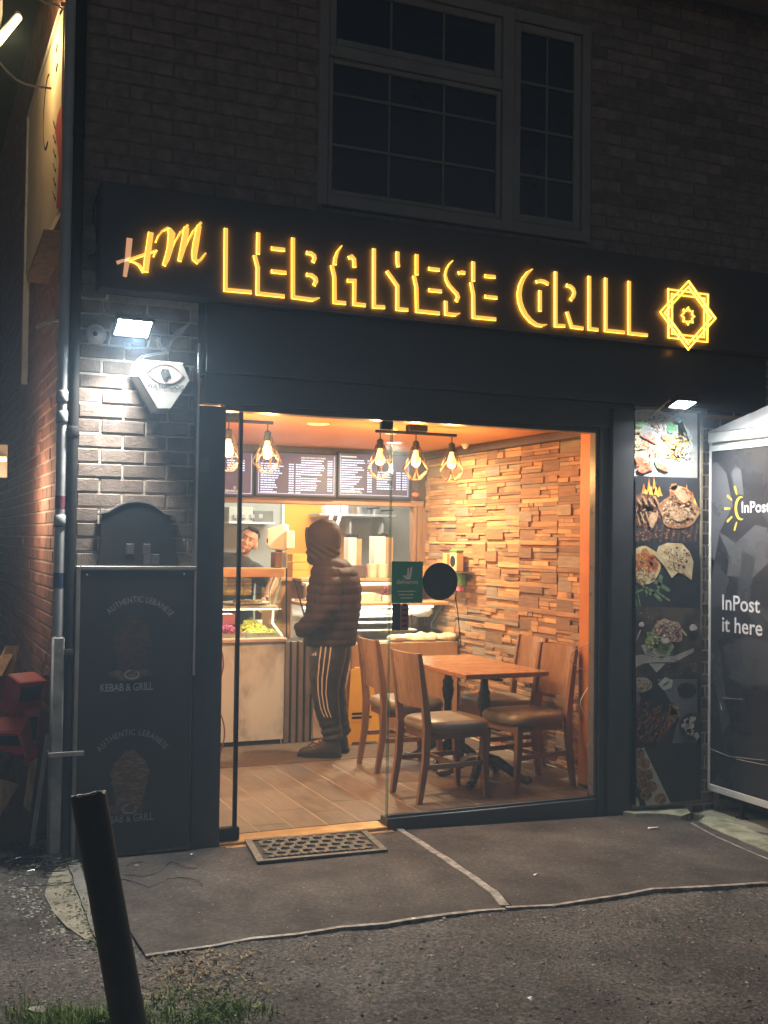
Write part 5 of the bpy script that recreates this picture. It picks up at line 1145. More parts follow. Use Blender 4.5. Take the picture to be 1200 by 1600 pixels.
mb = MB(); mb.box(1.2, 2.9, 3.75, 4.05, ZC - .028, ZC - .002, .004); mb.build('housing', M_white, kl); mb = MB(); mb.box(1.23, 2.87, 3.78, 4.02, ZC - .031, ZC - .0285); mb.build('diffuser', emit('panel_glow', (1, .93, .8), 3), kl)
area('panel_light', (2.0, 3.9, ZC - .04), 1.6, .25, 34, (1, .92, .78), (0, 0, -1), kl)
# kitchen things seen through the hatch
ks = thing('kitchen_shelf', 'long steel shelf with white tubs high in the kitchen', 'shelf', tuple(atY(560, 806, 4.45)))
a, b = atY(494, 804, 4.45), atY(612, 806, 4.45); mb = MB(); mb.box(a.x, b.x, 4.35, 4.66, a.z - .012, a.z + .012, .003); mb.build('board', M_greymetal, ks)
mb = MB()
for px in (545, 595): q = atY(px, 806, 4.45); mb.box(q.x - .01, q.x + .01, 4.4, 4.66, a.z - .18, a.z - .013)
mb.build('bracket', M_greymetal, ks)
def tub(label, p, w_, h, m, tp_=1.1, lid=None, name='tub', cat='tub', group=None, d=None):
    d = d or w_; t = thing(name, label, cat, tuple(p), 0, group); mb = MB(); x, y, z = p
    mb.loft([[(x + sx * w_ / 2 * k, y + sy * d / 2 * k, z + q) for sx, sy in ((-1, -1), (1, -1), (1, 1), (-1, 1))] for k, q in ((1, 0), (tp_, h))]); mb.build('body', m, t)
    if lid: mb = MB(); mb.box(x - w_ / 2 * tp_ - .004, x + w_ / 2 * tp_ + .004, y - d / 2 * tp_ - .004, y + d / 2 * tp_ + .004, z + h + .0005, z + h + .012, .003); mb.build('lid', lid, t)
    return t
zs = a.z + .0125
q = atY(518, 800, 4.45); tub('wide white tub on the kitchen shelf', (q.x, 4.48, zs), .14, .09, M_white, 1.05, M_white); q = atY(538, 800, 4.45); tub('narrow white tub on the kitchen shelf', (q.x, 4.48, zs), .07, .09, M_white, 1.05, M_white)
def pot(label, px, r, h): 
    q = atY(px, 800, 4.45); t = thing('steel_pot', label, 'pot', (q.x, 4.5, zs)); mb = MB(); mb.lathe([(r, 0), (r, h), (r * 1.05, h + .004), (r * .9, h + .002), (r * .85, h * .3)], (q.x, 4.5, zs), 18); mb.build('body', M_alu, t, smooth=40); mb = MB(); mb.tube([(q.x + r, 4.5, zs + h * .8), (q.x + r + .12, 4.46, zs + h)], .008, 6); mb.build('handle', M_blackmatt, t)
pot('larger steel pan on the kitchen shelf', 566, .07, .07); pot('smaller steel pan at the right end of the shelf', 590, .055, .05)
for i, (px, lb) in enumerate(((515, 'left white paper roll end hanging under the kitchen shelf'), (528, 'right white paper roll end hanging under the kitchen shelf'))):
    q0, q1 = atY(px + 4, 803, 4.33), atY(px - 3, 824, 4.33); mb = MB(); mb.tube([q0, (q0 + q1) / 2 + V((0, -.01, 0)), q1], .018, 6); o = mb.build('paper_strip', M_white); o['label'] = lb; o['category'] = 'paper'
hd = thing('wall_units', 'grey green wall units and clutter on the left kitchen wall', 'cabinet', tuple(atY(385, 815, YK - .1)))
a, b = atY(352, 792, YK - .12), atY(423, 816, YK - .12); mb = MB(); mb.box(a.x, b.x - .22, YK - .25, YK - .001, b.z, a.z, .005); mb.build('cabinet', pm('unit_green', (.36, .40, .34), (.44, .48, .41), 3, .4), hd)
mb = MB(); mb.box(b.x - .2, b.x, YK - .2, YK - .001, b.z + .0, a.z - .03, .004); mb.build('open_unit', pm('unit_dark', (.10, .10, .085), (.16, .16, .13), 4, .5), hd)
mb = MB()
for i in range(4): q = atY(368 + i * 13, 806, YK - .26); mb.box(q.x - .02, q.x + .02, YK - .27, YK - .251, q.z - .025, q.z + .015, .003)
mb.build('pots', M_greymetal, hd); mb = MB(); mb.box(a.x, b.x, YK - .255, YK - .02, b.z - .02, b.z - .001, .002); mb.build('light_shelf', M_white, hd)
# hatch shelf goods: takeaway bags, cups, boxes
M_kraft = pm('kraft_paper', (.30, .17, .09), (.40, .25, .14), 5, .8, .2, 30); M_bagw = pm('bag_white', (.66, .62, .55), (.74, .7, .63), 5, .7, .15, 20)
def bag(label, px0, px1, py0, py1, Y):
    a, b = atY(px0, py0, Y), atY(px1, py1, Y); t = thing('paper_bag', label, 'bag', ((a.x + b.x) / 2, Y, hs), 0, 'takeaway bags on the hatch shelf'); z1 = a.z
    mb = MB(); mb.box(a.x, a.x + (b.x - a.x) * .6, Y - .06, Y + .06, hs + .001, z1, .004); mb.build('front', M_bagw, t)
    mb = MB(); mb.box(a.x + (b.x - a.x) * .6 + .0005, b.x, Y - .058, Y + .06, hs + .001, z1 - .01, .004); mb.build('gusset', M_kraft, t)
    mb = MB()
    for i in range(4): x = a.x + (b.x - a.x) * (.15 + .22 * i); mb.box(x - .012, x + .012, Y - .03 + .01 * i, Y + .02, z1 + .0005, z1 + R.uniform(.02, .035), .003)
    mb.build('contents', M_blackmatt, t)
bag('white fronted takeaway bag half hidden behind the hooded man', 541, 561, 840, 896, YP + .2); bag('white and brown takeaway bag standing clear in the hatch', 581, 610, 838, 896, YP + .2)
def stack(label, px, r, n, m, Y, z0, tp_=1.2, name='cup_stack', cat='cups'):
    q = atY(px, 890, Y); t = thing(name, label, cat, (q.x, Y, z0)); h = .085
    for i in range(n): mb = MB(); mb.lathe([(r, 0), (r * tp_, h), (r * tp_ + .003, h), (r * tp_ + .003, h + .005), (r * tp_ - .003, h + .003), (r * .9, .004)], (q.x, Y, z0 + .0005 + i * .016), 14); mb.build('cup', m, t, smooth=40)
M_cup = pm('cup_peach', (.66, .42, .30), (.74, .5, .37), 4, .5)
stack('left stack of peach cups on the hatch shelf', 581, .045, 3, M_cup, YP + .02, hs); stack('right stack of peach cups on the hatch shelf', 597, .045, 3, M_cup, YP + .02, hs)
q = atY(558, 890, YP); tub('dark brown box on the hatch shelf behind the hooded man', (q.x, YP + .02, hs), .13, .11, pm('box_brown', (.07, .035, .025), (.11, .06, .04), 5, .7), 1.0, name='carton', cat='box')
q = atY(668, 885, YP - .14); tub('orange card box at the right end of the hatch shelf', (q.x - .02, YP - .16, hs - .03), .10, .14, M_orange, .9, name='carton', cat='box')
# yellow boxes behind the counter, left of the hooded man
for i, (py, lb) in enumerate(((896, 'lowest yellow carton of the pile beside the steel dispenser'), (884, 'middle yellow carton of the pile beside the steel dispenser'), (871, 'top yellow carton of the pile beside the steel dispenser'))):
    a, b = atY(453, py + 6, 3.5), atY(478, py - 6, 3.5); tub(lb, ((a.x + b.x) / 2, 3.5, a.z), b.x - a.x, b.z - a.z - .004, pm('carton_yellow_%d' % i, (.62, .33, .05), (.72, .42, .08), 4, .7), 1.0, name='carton', cat='box', group='yellow cartons')
mb = MB(); a = atY(453, 902, 3.5); mb.box(a.x - .3, a.x + .45, 3.38, 3.62, a.z - .03, a.z - .001, .004); mb.box(a.x - .28, a.x + .43, 3.42, 3.6, 0, a.z - .031, .004); o = mb.build('back_counter', pm('back_wood', (.32, .16, .07), (.42, .24, .11), 5, .6)); o['label'] = 'orange wood back counter under the yellow cartons'; o['category'] = 'counter'

# ---- menu screens
M_scr = emit('screen_purple', (.080, .030, .09), .7, (.02, .02, .02)); M_txt = emit('screen_text', (.62, .70, 1.0), 1.5, (.1, .1, .1)); M_txt2 = emit('screen_heading', (1.0, .86, .62), .8, (.1, .1, .1))
YM = YP - .075
def screen(label, pl, ptop, pr, pbot, cols, heads, foot=None, extra=0):
    a, b = atY(pl, ptop, YM), atY(pr, pbot, YM); x0, x1, z0, z1 = a.x, b.x, b.z, a.z
    t = thing('menu_screen', label, 'screen', ((x0 + x1) / 2, YM, z0), 0, 'menu screens above the counter')
    mb = MB(); mb.box(x0, x1, YM, YM + .05, z0, z1, .004); mb.build('casing', M_blackmatt, t)
    mb = MB(); mb.box(x0 + .010, x1 - .010, YM - .0012, YM - .0002, z0 + .016, z1 - .010); mb.build('display', M_scr, t)
    W, H = x1 - x0, z1 - z0; mb = MB(); y = YM - .002
    def rect(u0, u1, v0, v1, m=mb): m.box(x0 + u0 * W, x0 + u1 * W, y, y + .0006, z0 + v0 * H, z0 + v1 * H)
    rect(.035, .965, .075, .082); rect(.035, .039, .083, .94); rect(.961, .965, .083, .94)
    for (u, v1, n, wmin, wmax, pu, npr) in cols:
        for i in range(n):
            v = v1 - i * .052; x = u; end = u + R.uniform(wmin, wmax)
            while x < end: q = R.uniform(.018, .05); rect(x, min(end, x + q), v - .022, v); x += q + .006
            for k in range(npr): rect(pu + k * .085, pu + k * .085 + .028, v - .022, v); rect(pu + k * .085 + .033, pu + k * .085 + .06, v - .022, v)
    mb.build('small_print', M_txt, t, kind='stuff')
    mb = MB()
    for u, v, w_ in ((.06, .89, .2), (.55, .50, .26)) if heads else ((.05, .89, .2), (.53, .86, .2)): mb.box(x0 + u * W, x0 + (u + w_) * W, y, y + .0006, z0 + v * H, z0 + (v + .028) * H)
    for u, v, s in heads: put_text(mb, s, .05 * H, (x0 + u * W, y, z0 + v * H), (1, 0, 0), (0, 0, 1), fat=.0004)
    if foot:
        put_text(mb, 'HM LEBANESE GRILL', .055 * H, (x0 + foot[0] * W, y, z0 + .11 * H), (1, 0, 0), (0, 0, 1), fat=.0004)
        c = (x0 + foot[1] * W, z0 + .20 * H); s = .018 * W
        for k in (0, 1): P = [(c[0] + s * math.cos(rad(45 * k + 90 * i)), c[1] + s * math.sin(rad(45 * k + 90 * i))) for i in range(4)]; mb.ribbon(P, .002, y - .0004 * k, y + .0006, True)
    mb.build('headings', M_txt2, t)
screen('leftmost menu screen, cut off by the black jamb', 290, 701, 396, 777, [(.60, .80, 5, .1, .15, .80, 1)], [], (.50, .72))
screen('middle menu screen headed LEBANESE MAIN COURSES', 400, 704, 526, 779, [(.06, .74, 5, .18, .28, .40, 2), (.06, .48, 8, .14, .22, .40, 2), (.55, .84, 7, .2, .30, .88, 1), (.55, .44, 6, .18, .27, .88, 1)], [(.545, .87, 'LEBANESE MAIN COURSES')])
screen('right hand menu screen with the shop emblem below its list', 528, 706, 641, 781, [(.05, .84, 14, .16, .34, .40, 1), (.53, .60, 8, .12, .24, .80, 2)], [], (.05, .20))

# ---- ceiling fittings
def solveY(px, py, z):
    lo_, hi_ = .3, 5
    for _ in range(40):
        m = (lo_ + hi_) / 2
        if atY(px, py, m).z > z: hi_ = m
        else: lo_ = m
    return lo_
M_wire = pm('wire_bronze', (.07, .04, .02), (.12, .07, .035), 8, .5, 0, metal=.5)
M_bulb = emit('bulb_glow', (1.0, .50, .12), 2.6)
def pendant(label, ctr, xs, zr, y, pw, drop):
    t = thing('pendant_light', label, 'light', (ctr, y, ZC)); x0, x1 = min(xs) - .035, max(xs) + .035
    mb = MB(); mb.box(x0, x1, y - .012, y + .012, zr - .01, zr + .01, .003); mb.build('rail', M_blackmatt, t)
    mb = MB(); mb.box(ctr - .07, ctr + .07, y - .035, y + .035, zr + .0105, ZC - .001, .005); mb.build('canopy', M_blackmatt, t)
    for x in xs:
        zt = zr - drop
        mb = MB(); mb.tube([(x, y, zr - .011), (x, y, zt)], .004, 6); mb.lathe([(.008, zt + .01), (.022, zt), (.024, zt - .05), (.02, zt - .055)], (x, y, 0), 14); h_ = mb.build('lamp_holder', M_blackmatt, t, smooth=40)
        mb = MB(); n = 6; rg = [(.03, zt - .03), (.052, zt - .10), (.098, zt - .19), (.04, zt - .255)]
        Pt = [[V((x + r * math.cos(2 * math.pi * (i + (.5 if k % 2 else 0)) / n), y + r * math.sin(2 * math.pi * (i + (.5 if k % 2 else 0)) / n), z)) for i in range(n)] for k, (r, z) in enumerate(rg)]
        for i in range(n):
            j = (i + 1) % n
            mb.tube([Pt[0][i], Pt[1][i]], .0022, 4); mb.tube([Pt[0][j], Pt[1][i]], .0022, 4); mb.tube([Pt[1][i], Pt[2][i]], .0024, 4); mb.tube([Pt[1][i], Pt[2][j]], .0024, 4); mb.tube([Pt[2][i], Pt[3][i]], .0024, 4); mb.tube([Pt[2][j], Pt[3][i]], .0024, 4); mb.tube([Pt[3][i], Pt[3][j]], .0022, 4)
        mb.build('wire_cage', M_wire, t)
        mb = MB(); mb.lathe([(.014, zt - .056), (.018, zt - .075), (.031, zt - .115), (.033, zt - .135), (.026, zt - .158), (.010, zt - .168)], (x, y, 0), 14); mb.build('bulb', M_bulb, t, smooth=60)
        point('bulb_light', (x, y, zt - .20), pw, (1.0, .48, .14), .035, t)
zr = 2.345
yR = solveY(650, 677, zr); yL = solveY(428, 661, zr)
pendant('bronze cage pendant rail with three bulbs near the clad wall', atY(651, 677, yR).x, [atY(px, 690, yR).x for px in (594, 650, 706)], zr, yR, 17, .06)
xl = [atY(px, 690, yL).x for px in (418, 357)]; xl.append(2 * xl[1] - xl[0]); pendant('bronze cage pendant rail with three bulbs near the glass door', xl[1], xl, zr, yL, 15, .06)
def downlight(label, px, py, on, pw=62):
    y = solveY(px, py, ZC - .004); p = atY(px, py, y); t = thing('downlight', label, 'light', (p.x, y, ZC)); mb = MB()
    mb.lathe([(.075, ZC - .001), (.078, ZC - .008), (.06, ZC - .012), (.058, ZC - .006)], (p.x, y, 0), 24); mb.build('trim', M_white, t, smooth=40)
    mb = MB(); mb.lathe([(.057, ZC - .005), (.057, ZC - .007)], (p.x, y, 0), 24); mb.build('lens', emit('downlight_glow' , (1, .8, .55), 7) if on else M_white, t)
    if on: area('downlight_beam', (p.x, y, ZC - .02), .1, .1, pw, (1, .78, .48), (0, 0, -1), t)
downlight('lit ceiling downlight left of the pendant by the clad wall', 616, 691, True); downlight('unlit ceiling downlight above the middle menu screen', 497, 662, False); downlight('lit downlight at the front of the ceiling over the doorway', 420, 634, True, 22)
y = solveY(610, 676, ZC - .03); p = atY(610, 676, y); sd = thing('smoke_detector', 'white round smoke detector on the ceiling beside the lit downlight', 'smoke detector', (p.x, y, ZC)); mb = MB(); mb.lathe([(.05, ZC - .001), (.052, ZC - .02), (.035, ZC - .04), (.02, ZC - .042)], (p.x, y, 0), 18); mb.build('body', M_white, sd, smooth=40); mb = MB(); mb.lathe([(.053, ZC - .021), (.053, ZC - .026)], (p.x, y, 0), 18); mb.build('slot', M_blackmatt, sd)
p = atX(727, 690, XW - .09); sk2 = thing('wall_camera', 'white cone shaped camera under the coving of the clad wall', 'camera', (p.x, p.y, p.z - .05)); mb = MB(); mb.lathe([(.012, p.z - .06), (.045, p.z - .01), (.055, p.z + .03), (.03, p.z + .045)], (p.x, p.y, 0), 16); mb.build('body', M_white, sk2, smooth=40); mb = MB(); mb.box(p.x + .02, XW + .02, p.y - .015, p.y + .015, p.z + .03, p.z + .05); mb.build('bracket', M_white, sk2)

# ================================================================ COUNTERS
YC = 2.52
M_marble = pm('white_marble', (.26, .27, .28), (.70, .725, .74), 3.2, .25, 0, c3=(.56, .575, .585), rvar=.05, lo=.36, hi=.54, stretch=(1, 1, .6))
M_steelc = pm('counter_steel', (.60, .58, .54), (.68, .66, .62), 4, .3, metal=.6)
lc = thing('salad_counter', 'white marble salad counter with glass case and wood top bar', 'counter', (.6, 2.8, ZF))
def X_(px, py, Y=YC): return atY(px, py, Y).x
def Z_(px, py, Y=YC): return atY(px, py, Y).z
xe = X_(444, 1080); xm = X_(366, 1080); zt = Z_(420, 1003)
mb = MB(); mb.box(.12, xm - .0025, YC, YC + .03, .06, zt, .002); mb.build('marble_panel', M_marble, lc); mb = MB(); mb.box(xm + .0025, xe, YC, YC + .03, .06, zt, .002); mb.build('marble_panel', M_marble, lc)
mb = MB(); mb.box(.14, xe - .02, YC + .02, YC + .05, .02, .058); mb.build('plinth', M_blackmatt, lc); mb = MB(); mb.box(.12, xe, YC + .031, 3.18, .06, zt - .01); mb.build('carcass', M_white, lc)
mb = MB(); mb.box(.10, xe + .01, YC - .03, YC + .06, zt + .001, zt + .03, .004); mb.build('front_ledge', pm('ledge_pink', (.52, .38, .32), (.6, .46, .4), 5, .4), lc)
mb = MB(); mb.box(.12, xe, YC + .061, 3.18, zt - .009, zt + .005); mb.build('case_floor', M_steelc, lc)
zw0, zw1 = Z_(420, 902), Z_(420, 888)
mb = MB(); mb.box(.1, xe - .01, YC + .02, 2.80, zw0, zw1, .004); mb.build('wood_top', pm('pine_top', (.50, .27, .12), (.62, .38, .19), 5, .5, .1, 40, stretch=(1, 7, 7)), lc)
zm = Z_(410, 948, 2.72); zu = Z_(410, 930, 2.72)
mb = MB(); mb.box(.12, xe - .015, 2.66, 3.0, zm - .012, zm + .010, .003); mb.build('middle_shelf', pm('shelf_cream', (.66, .62, .5), (.74, .7, .58), 4, .4), lc)
mb = MB(); mb.box(.12, xe - .015, 2.665, 2.70, zm - .02, zm - .0125); mb.build('shelf_light', emit('strip_warm', (1, .86, .55), 6), lc); area('shelf_glow', (.66, 2.70, zm - .025), 1.0, .05, 5, (1, .86, .55), (0, .1, -1), lc)
mb = MB(); mb.box(.12, xe - .015, 2.66, 2.98, zu - .004, zu + .004); mb.build('upper_glass_shelf', M_case, lc)
mb = MB(); mb.box(.12, xe - .02, YC + .012, YC + .018, zt + .03, zw0 - .001); mb.build('front_glass', M_case, lc)
mb = MB(); mb.prism([(YC + .02, zt + .03), (3.1, zt + .03), (3.1, zw0), (2.62, zw0)], (xe - .012, 0, 0), (0, 1, 0), (0, 0, 1), (.006, 0, 0)); mb.build('end_glass', M_case, lc)
mb = MB(); e = xe - .012
for p0, p1 in (((2.60, zw0), (2.78, zm)), ((2.78, zm), (2.80, zt + .12)), ((2.80, zt + .12), (YC + .02, zt + .035))): mb.tube([(e, *p0), (e, *p1)], .010, 6)
mb.tube([(e - .05, 2.62, zw0), (e - .06, 2.70, zw0 - .1), (e - .05, 2.72, zm)], .006, 6); mb.build('white_trim', M_white, lc)
xs1 = X_(489, 1080)
mb = MB()
nsl = 4
for i in range(nsl):
    x = xe + .006 + (xs1 - xe - .012) * i / nsl; q = MB(); q.box(x, x + (xs1 - xe) / nsl * .58, YC - .004, YC + .03, .02, zt - .002, .003); q.build('slat', pm('slat_grey', (.15, .12, .10), (.21, .17, .145), 5, .5) if i == 0 else bpy.data.materials['slat_grey'], lc)
mb.box(xe + .002, xs1, YC + .031, YC + .05, .02, zt - .004); mb.build('slat_backing', M_blackmatt, lc)
# end glass screen of the gap
mb = MB(); p0, p1, p2, p3 = V((xe + .01, YC + .02, zw1)), V((xe + .02, YC + .02, zt + .02)), V((xs1 - .02, YC + .02, zt + .02)), V((xs1 - .16, YC + .02, zw0 - .02))
mb.tube([p0, p1], .006, 6); mb.tube([p3, p2], .006, 6); mb.build('black_trim', M_blackmatt, lc)
# salads: heaps of shreds in steel trays
def heap(name, label, px0, px1, py0, py1, Y0, Y1, m, n, ln, th, hgt, tray=True):
    a, b = atY(px0, py1, Y0), atY(px1, py1, Y0); z0 = zt + .012; t = thing(name, label, 'food', ((a.x + b.x) / 2, (Y0 + Y1) / 2, z0)); x0, x1 = a.x, b.x
    if tray:
        mb = MB(); mb.box(x0, x1, Y0, Y0 + .006, z0, z0 + .05); mb.box(x0, x1, Y1 - .006, Y1, z0, z0 + .05); mb.box(x0, x0 + .006, Y0 + .0065, Y1 - .0065, z0, z0 + .05); mb.box(x1 - .006, x1, Y0 + .0065, Y1 - .0065, z0, z0 + .05); mb.build('tray', M_steelc, t)
    mb = MB()
    for _ in range(n):
        u, v = R.uniform(.04, .96), R.uniform(.04, .96); p = V((x0 + u * (x1 - x0), Y0 + v * (Y1 - Y0), z0 + .02 + hgt * (.25 + .75 * v) * math.sin(math.pi * min(.95, max(.05, u))) ** .5 * R.uniform(.8, 1.05)))
        d = V((R.gauss(0, 1), R.gauss(0, 1), R.gauss(0, .4))).normalized() * ln * R.uniform(.5, 1)
        mb.tube([p - d, p + V((0, 0, ln * .25)), p + d], th, 3)
    mb.build('heap', m, t, kind='stuff')
heap('red_cabbage', 'heap of shredded purple cabbage at the left of the salad case', 343, 384, 965, 998, YC + .09, 2.95, pm('cabbage', (.10, .008, .03), (.45, .07, .18), 60, .4), 480, .018, .005, .10)
heap('lettuce', 'heap of pale green shredded lettuce on the right of the salad case', 392, 441, 965, 998, YC + .09, 2.72, pm('lettuce', (.13, .20, .02), (.50, .54, .15), 60, .4), 420, .018, .0045, .06)
heap('pickled_chillies', 'heap of yellow green pickled chillies behind the lettuce', 384, 425, 960, 990, 2.74, 2.98, pm('chillies', (.20, .20, .015), (.50, .44, .05), 40, .35), 130, .028, .010, .11)
mb = MB(); c = atY(354, 972, 2.60); mb.box(c.x - .07, c.x + .06, 2.58, 2.70, c.z - .02, c.z + .06, .004); o = mb.build('pink_tub', pm('tub_pink', (.62, .16, .30), (.72, .24, .38), 4, .4)); o['label'] = 'bright pink tub standing over the purple cabbage'; o['category'] = 'tub'
mb = MB(); c = atY(403, 972, 2.99); mb.box(c.x - .035, c.x + .035, 2.985, 2.99, c.z - .02, c.z + .02); o = mb.build('price_card', M_white); o['label'] = 'small white price card behind the salad heaps'; o['category'] = 'card'
# yellow food boxes stacked on the upper shelf
M_box = [pm('foam_yellow', (.62, .42, .14), (.72, .52, .2), 4, .6), pm('foam_cream', (.74, .66, .46), (.8, .73, .54), 4, .6)]
bxs = [(358, 5), (371, 5), (384, 4)]
wb = (atY(371, 925, 2.78).x - atY(358, 925, 2.78).x) * .97
names_ = ('left', 'middle', 'right'); lev = ('bottom', 'second', 'third', 'fourth', 'fifth')
for j, (px, n) in enumerate(bxs):
    for i in range(n):
        x = atY(px, 925, 2.78).x; tub('%s box of the %s stack of yellow food boxes on the case shelf' % (('top' if i == n - 1 else lev[i]), names_[j]), (x, 2.79, zu + .0045 + i * .031), wb * .86, .021, M_box[0], 1.08, M_box[1], 'food_box', 'box', 'stacked yellow food boxes', .12)
def plate(label, px, py, Y, rx, m, lumps=0):
    z0 = zu + .005 if py < 940 else zm + .0105; q = atY(px, py, Y); t = thing('plate', label, 'plate', (q.x, Y, z0)); mb = MB(); mb.T = Matrix.Translation((q.x, Y, z0)) @ Matrix.Scale(.8, 4, (0, 1, 0)); mb.lathe([(rx * .6, 0), (rx, .018), (rx, .024), (rx * .6, .007)], n=24); mb.build('dish', m, t, smooth=50)
    if lumps:
        mb = MB()
        for _ in range(lumps): a, r_ = R.random() * 6.3, R.random() ** .5 * rx * .6; mb.ell((q.x + r_ * math.cos(a), Y + .8 * r_ * math.sin(a), z0 + .025), .022, .018, .015, 7, 5)
        mb.build('food', pm('roast', (.30, .15, .06), (.48, .3, .14), 20, .6), t, kind='stuff')
plate('white oval plate of browned food on the middle shelf of the salad case', 385, 942, 2.84, .20, M_white, 30)
# steel dispenser, payment screen and its pole
ndp = thing('napkin_dispenser', 'steel and brown napkin dispenser on the wood top below the white screen', 'dispenser', (X_(441, 888, 2.66), 2.66, zw1))
a, b = atY(430, 887, 2.62), atY(449, 863, 2.62); mb = MB(); mb.box(a.x, a.x + (b.x - a.x) * .53, 2.62, 2.74, zw1, b.z, .004); mb.build('smoked_side', pm('smoked', (.16, .09, .06), (.22, .13, .09), 5, .2), ndp); mb = MB(); mb.box(a.x + (b.x - a.x) * .53 + .001, b.x, 2.62, 2.74, zw1, b.z, .006); mb.build('steel_side', M_alu, ndp)
ps = thing('payment_screen', 'white tilted till screen with card reader facing the kitchen', 'till', (X_(436, 845, 2.70), 2.70, b.z))
mb = MB(); P0 = [atY(x, y, 2.66) for x, y in ((418, 826), (444, 818), (449, 820), (450, 858), (444, 861), (422, 858), (415, 850))]
P1 = [p + V((.045, .10, .0)) for p in P0]; cc = sum(P0, V()) / 7; Pf = [cc + (p - cc) * .9 + V((-.006, -.012, 0)) for p in P0]
mb.loft([Pf, P0, P1]); mb.build('case', M_white, ps)
mb = MB(); a_, b_ = atY(446, 829, 2.63), atY(459, 858, 2.63); mb.box(a_.x, b_.x, 2.61, 2.65, b_.z, a_.z, .008); mb.build('card_reader', M_white, ps)
mb = MB(); mb.box(cc.x - .0, cc.x + .05, 2.69, 2.73, b.z + .001, cc.z - .05, .004); mb.build('stand', M_greymetal, ps)
mb = MB(); q = atY(417.5, 845, 2.655); mb.ell((q.x, 2.648, q.z), .006, .004, .022, 8, 6); mb.build('slot', M_blackmatt, ps)

# ---- right chilled display
rc = thing('chilled_display', 'chilled display counter with lit white case and orange wood front', 'counter', (2.1, 2.8, ZF))
zr1 = Z_(640, 1004); M_front = pm('front_orange_wood', (.42, .24, .10), (.52, .32, .15), 3, .5, .08, 30, stretch=(6, 6, 1)); M_pinkp = pm('front_cream', (.50, .42, .34), (.58, .5, .42), 3, .45)
xo = X_(548, 1060)
mb = MB(); mb.box(xs1 + .004, xo - .002, YC, YC + .03, .05, zr1, .002); mb.build('cream_panel', M_pinkp, rc); mb = MB(); mb.box(xo + .002, XW - .012, YC - .004, YC + .03, .03, zr1, .002); mb.build('wood_panel', M_front, rc)
mb = MB(); mb.box(xs1 + .004, XW - .012, YC + .031, 3.15, .04, zr1 - .01); mb.build('carcass', M_white, rc)
zl = Z_(620, 947, 2.80)
mb = MB(); mb.box(xs1 + .01, XW - .05, YC + .035, 3.15, zr1 - .009, zr1 + .006); mb.build('worktop', M_steelc, rc)
mb = MB(); mb.box(xs1 + .02, XW - .30, 3.11, 3.15, zr1 + .007, zl + .05); mb.build('back_panel', M_white, rc)
for k, y in enumerate((962, 972, 984)):
    z = Z_(600, y, 2.86 - k * .06); mb = MB(); mb.box(xs1 + .03, XW - .38 + k * .05, 2.86 - k * .06, 3.1, z - .012, z, .003); mb.build('stepped_shelf', M_steelc if k != 1 else M_white, rc)
mb = MB(); mb.box(xs1 + .02, X_(676, 947, 2.8), 2.78, 2.83, zl - .012, zl + .006, .003); mb.build('strip_lamp', emit('strip_white', (1, .93, .78), 5), rc); area('strip_glow', (2.0, 2.80, zl - .02), .9, .05, 5.5, (1, .92, .76), (0, .15, -1), rc)
mb = MB(); mb.box(xs1 + .02, X_(700, 940, 2.8), 2.74, 3.15, zl + .0065, zl + .035, .004); mb.build('wood_shelf', pm('shelf_orange', (.45, .25, .11), (.56, .34, .17), 4, .5, stretch=(1, 6, 6)), rc)
zg = zl - .01
gx1 = X_(703, 975, 2.6)
mb = MB(); mb.loft([[(xs1 + .02, YC + .04, zr1 + .06), (gx1, YC + .04, zr1 + .06), (gx1, 2.76, zg), (xs1 + .02, 2.76, zg)], [(xs1 + .02, YC + .046, zr1 + .06), (gx1, YC + .046, zr1 + .06), (gx1, 2.766, zg), (xs1 + .02, 2.766, zg)]]); mb.build('front_glass', M_case, rc)
mb = MB(); mb.tube([atY(x, y, Y) for x, y, Y in ((694, 942, 2.76), (674, 975, 2.66), (676, 983, 2.62), (724, 1004, 2.54))], [.008, .010, .014, .018], 6); mb.build('black_trim', M_blackmatt, rc)
M_dough = pm('dough', (.62, .50, .32), (.74, .64, .46), 8, .7, .4, 30)
def lumps(name, label, cat, px0, px1, py, Y, z0, n, r0, m):
    t = thing(name, label, cat, tuple(atY((px0 + px1) / 2, py, Y))); mb = MB()
    for i in range(n): q = atY(px0 + (px1 - px0) * (i + .5) / n, py, Y); mb.ell((q.x, Y + R.uniform(-.03, .03), z0 + r0 * .35), r0 * R.uniform(.9, 1.3), r0 * R.uniform(.8, 1.1), r0 * R.uniform(.4, .6), 9, 6)
    mb.v = [p + V((.012 * noise.noise(p * 14), .012 * noise.noise(p * 15), .014 * noise.noise(p * 16))) for p in mb.v]
    mb.build('pieces', m, t, smooth=50)
lumps('flatbread_heap', 'crumpled pale flatbreads along the front ledge of the chilled display', 'bread', 612, 705, 997, YC + .09, zr1 + .006, 9, .07, M_dough)
lumps('white_meat_tray', 'white portions lying under the strip lamp of the display', 'food', 562, 640, 960, 2.95, Z_(600, 962, 2.86), 7, .06, M_white); lumps('pale_portion', 'large pale wrapped portion at the right end under the strip lamp', 'food', 645, 668, 958, 2.9, Z_(600, 962, 2.86), 1, .10, M_white)
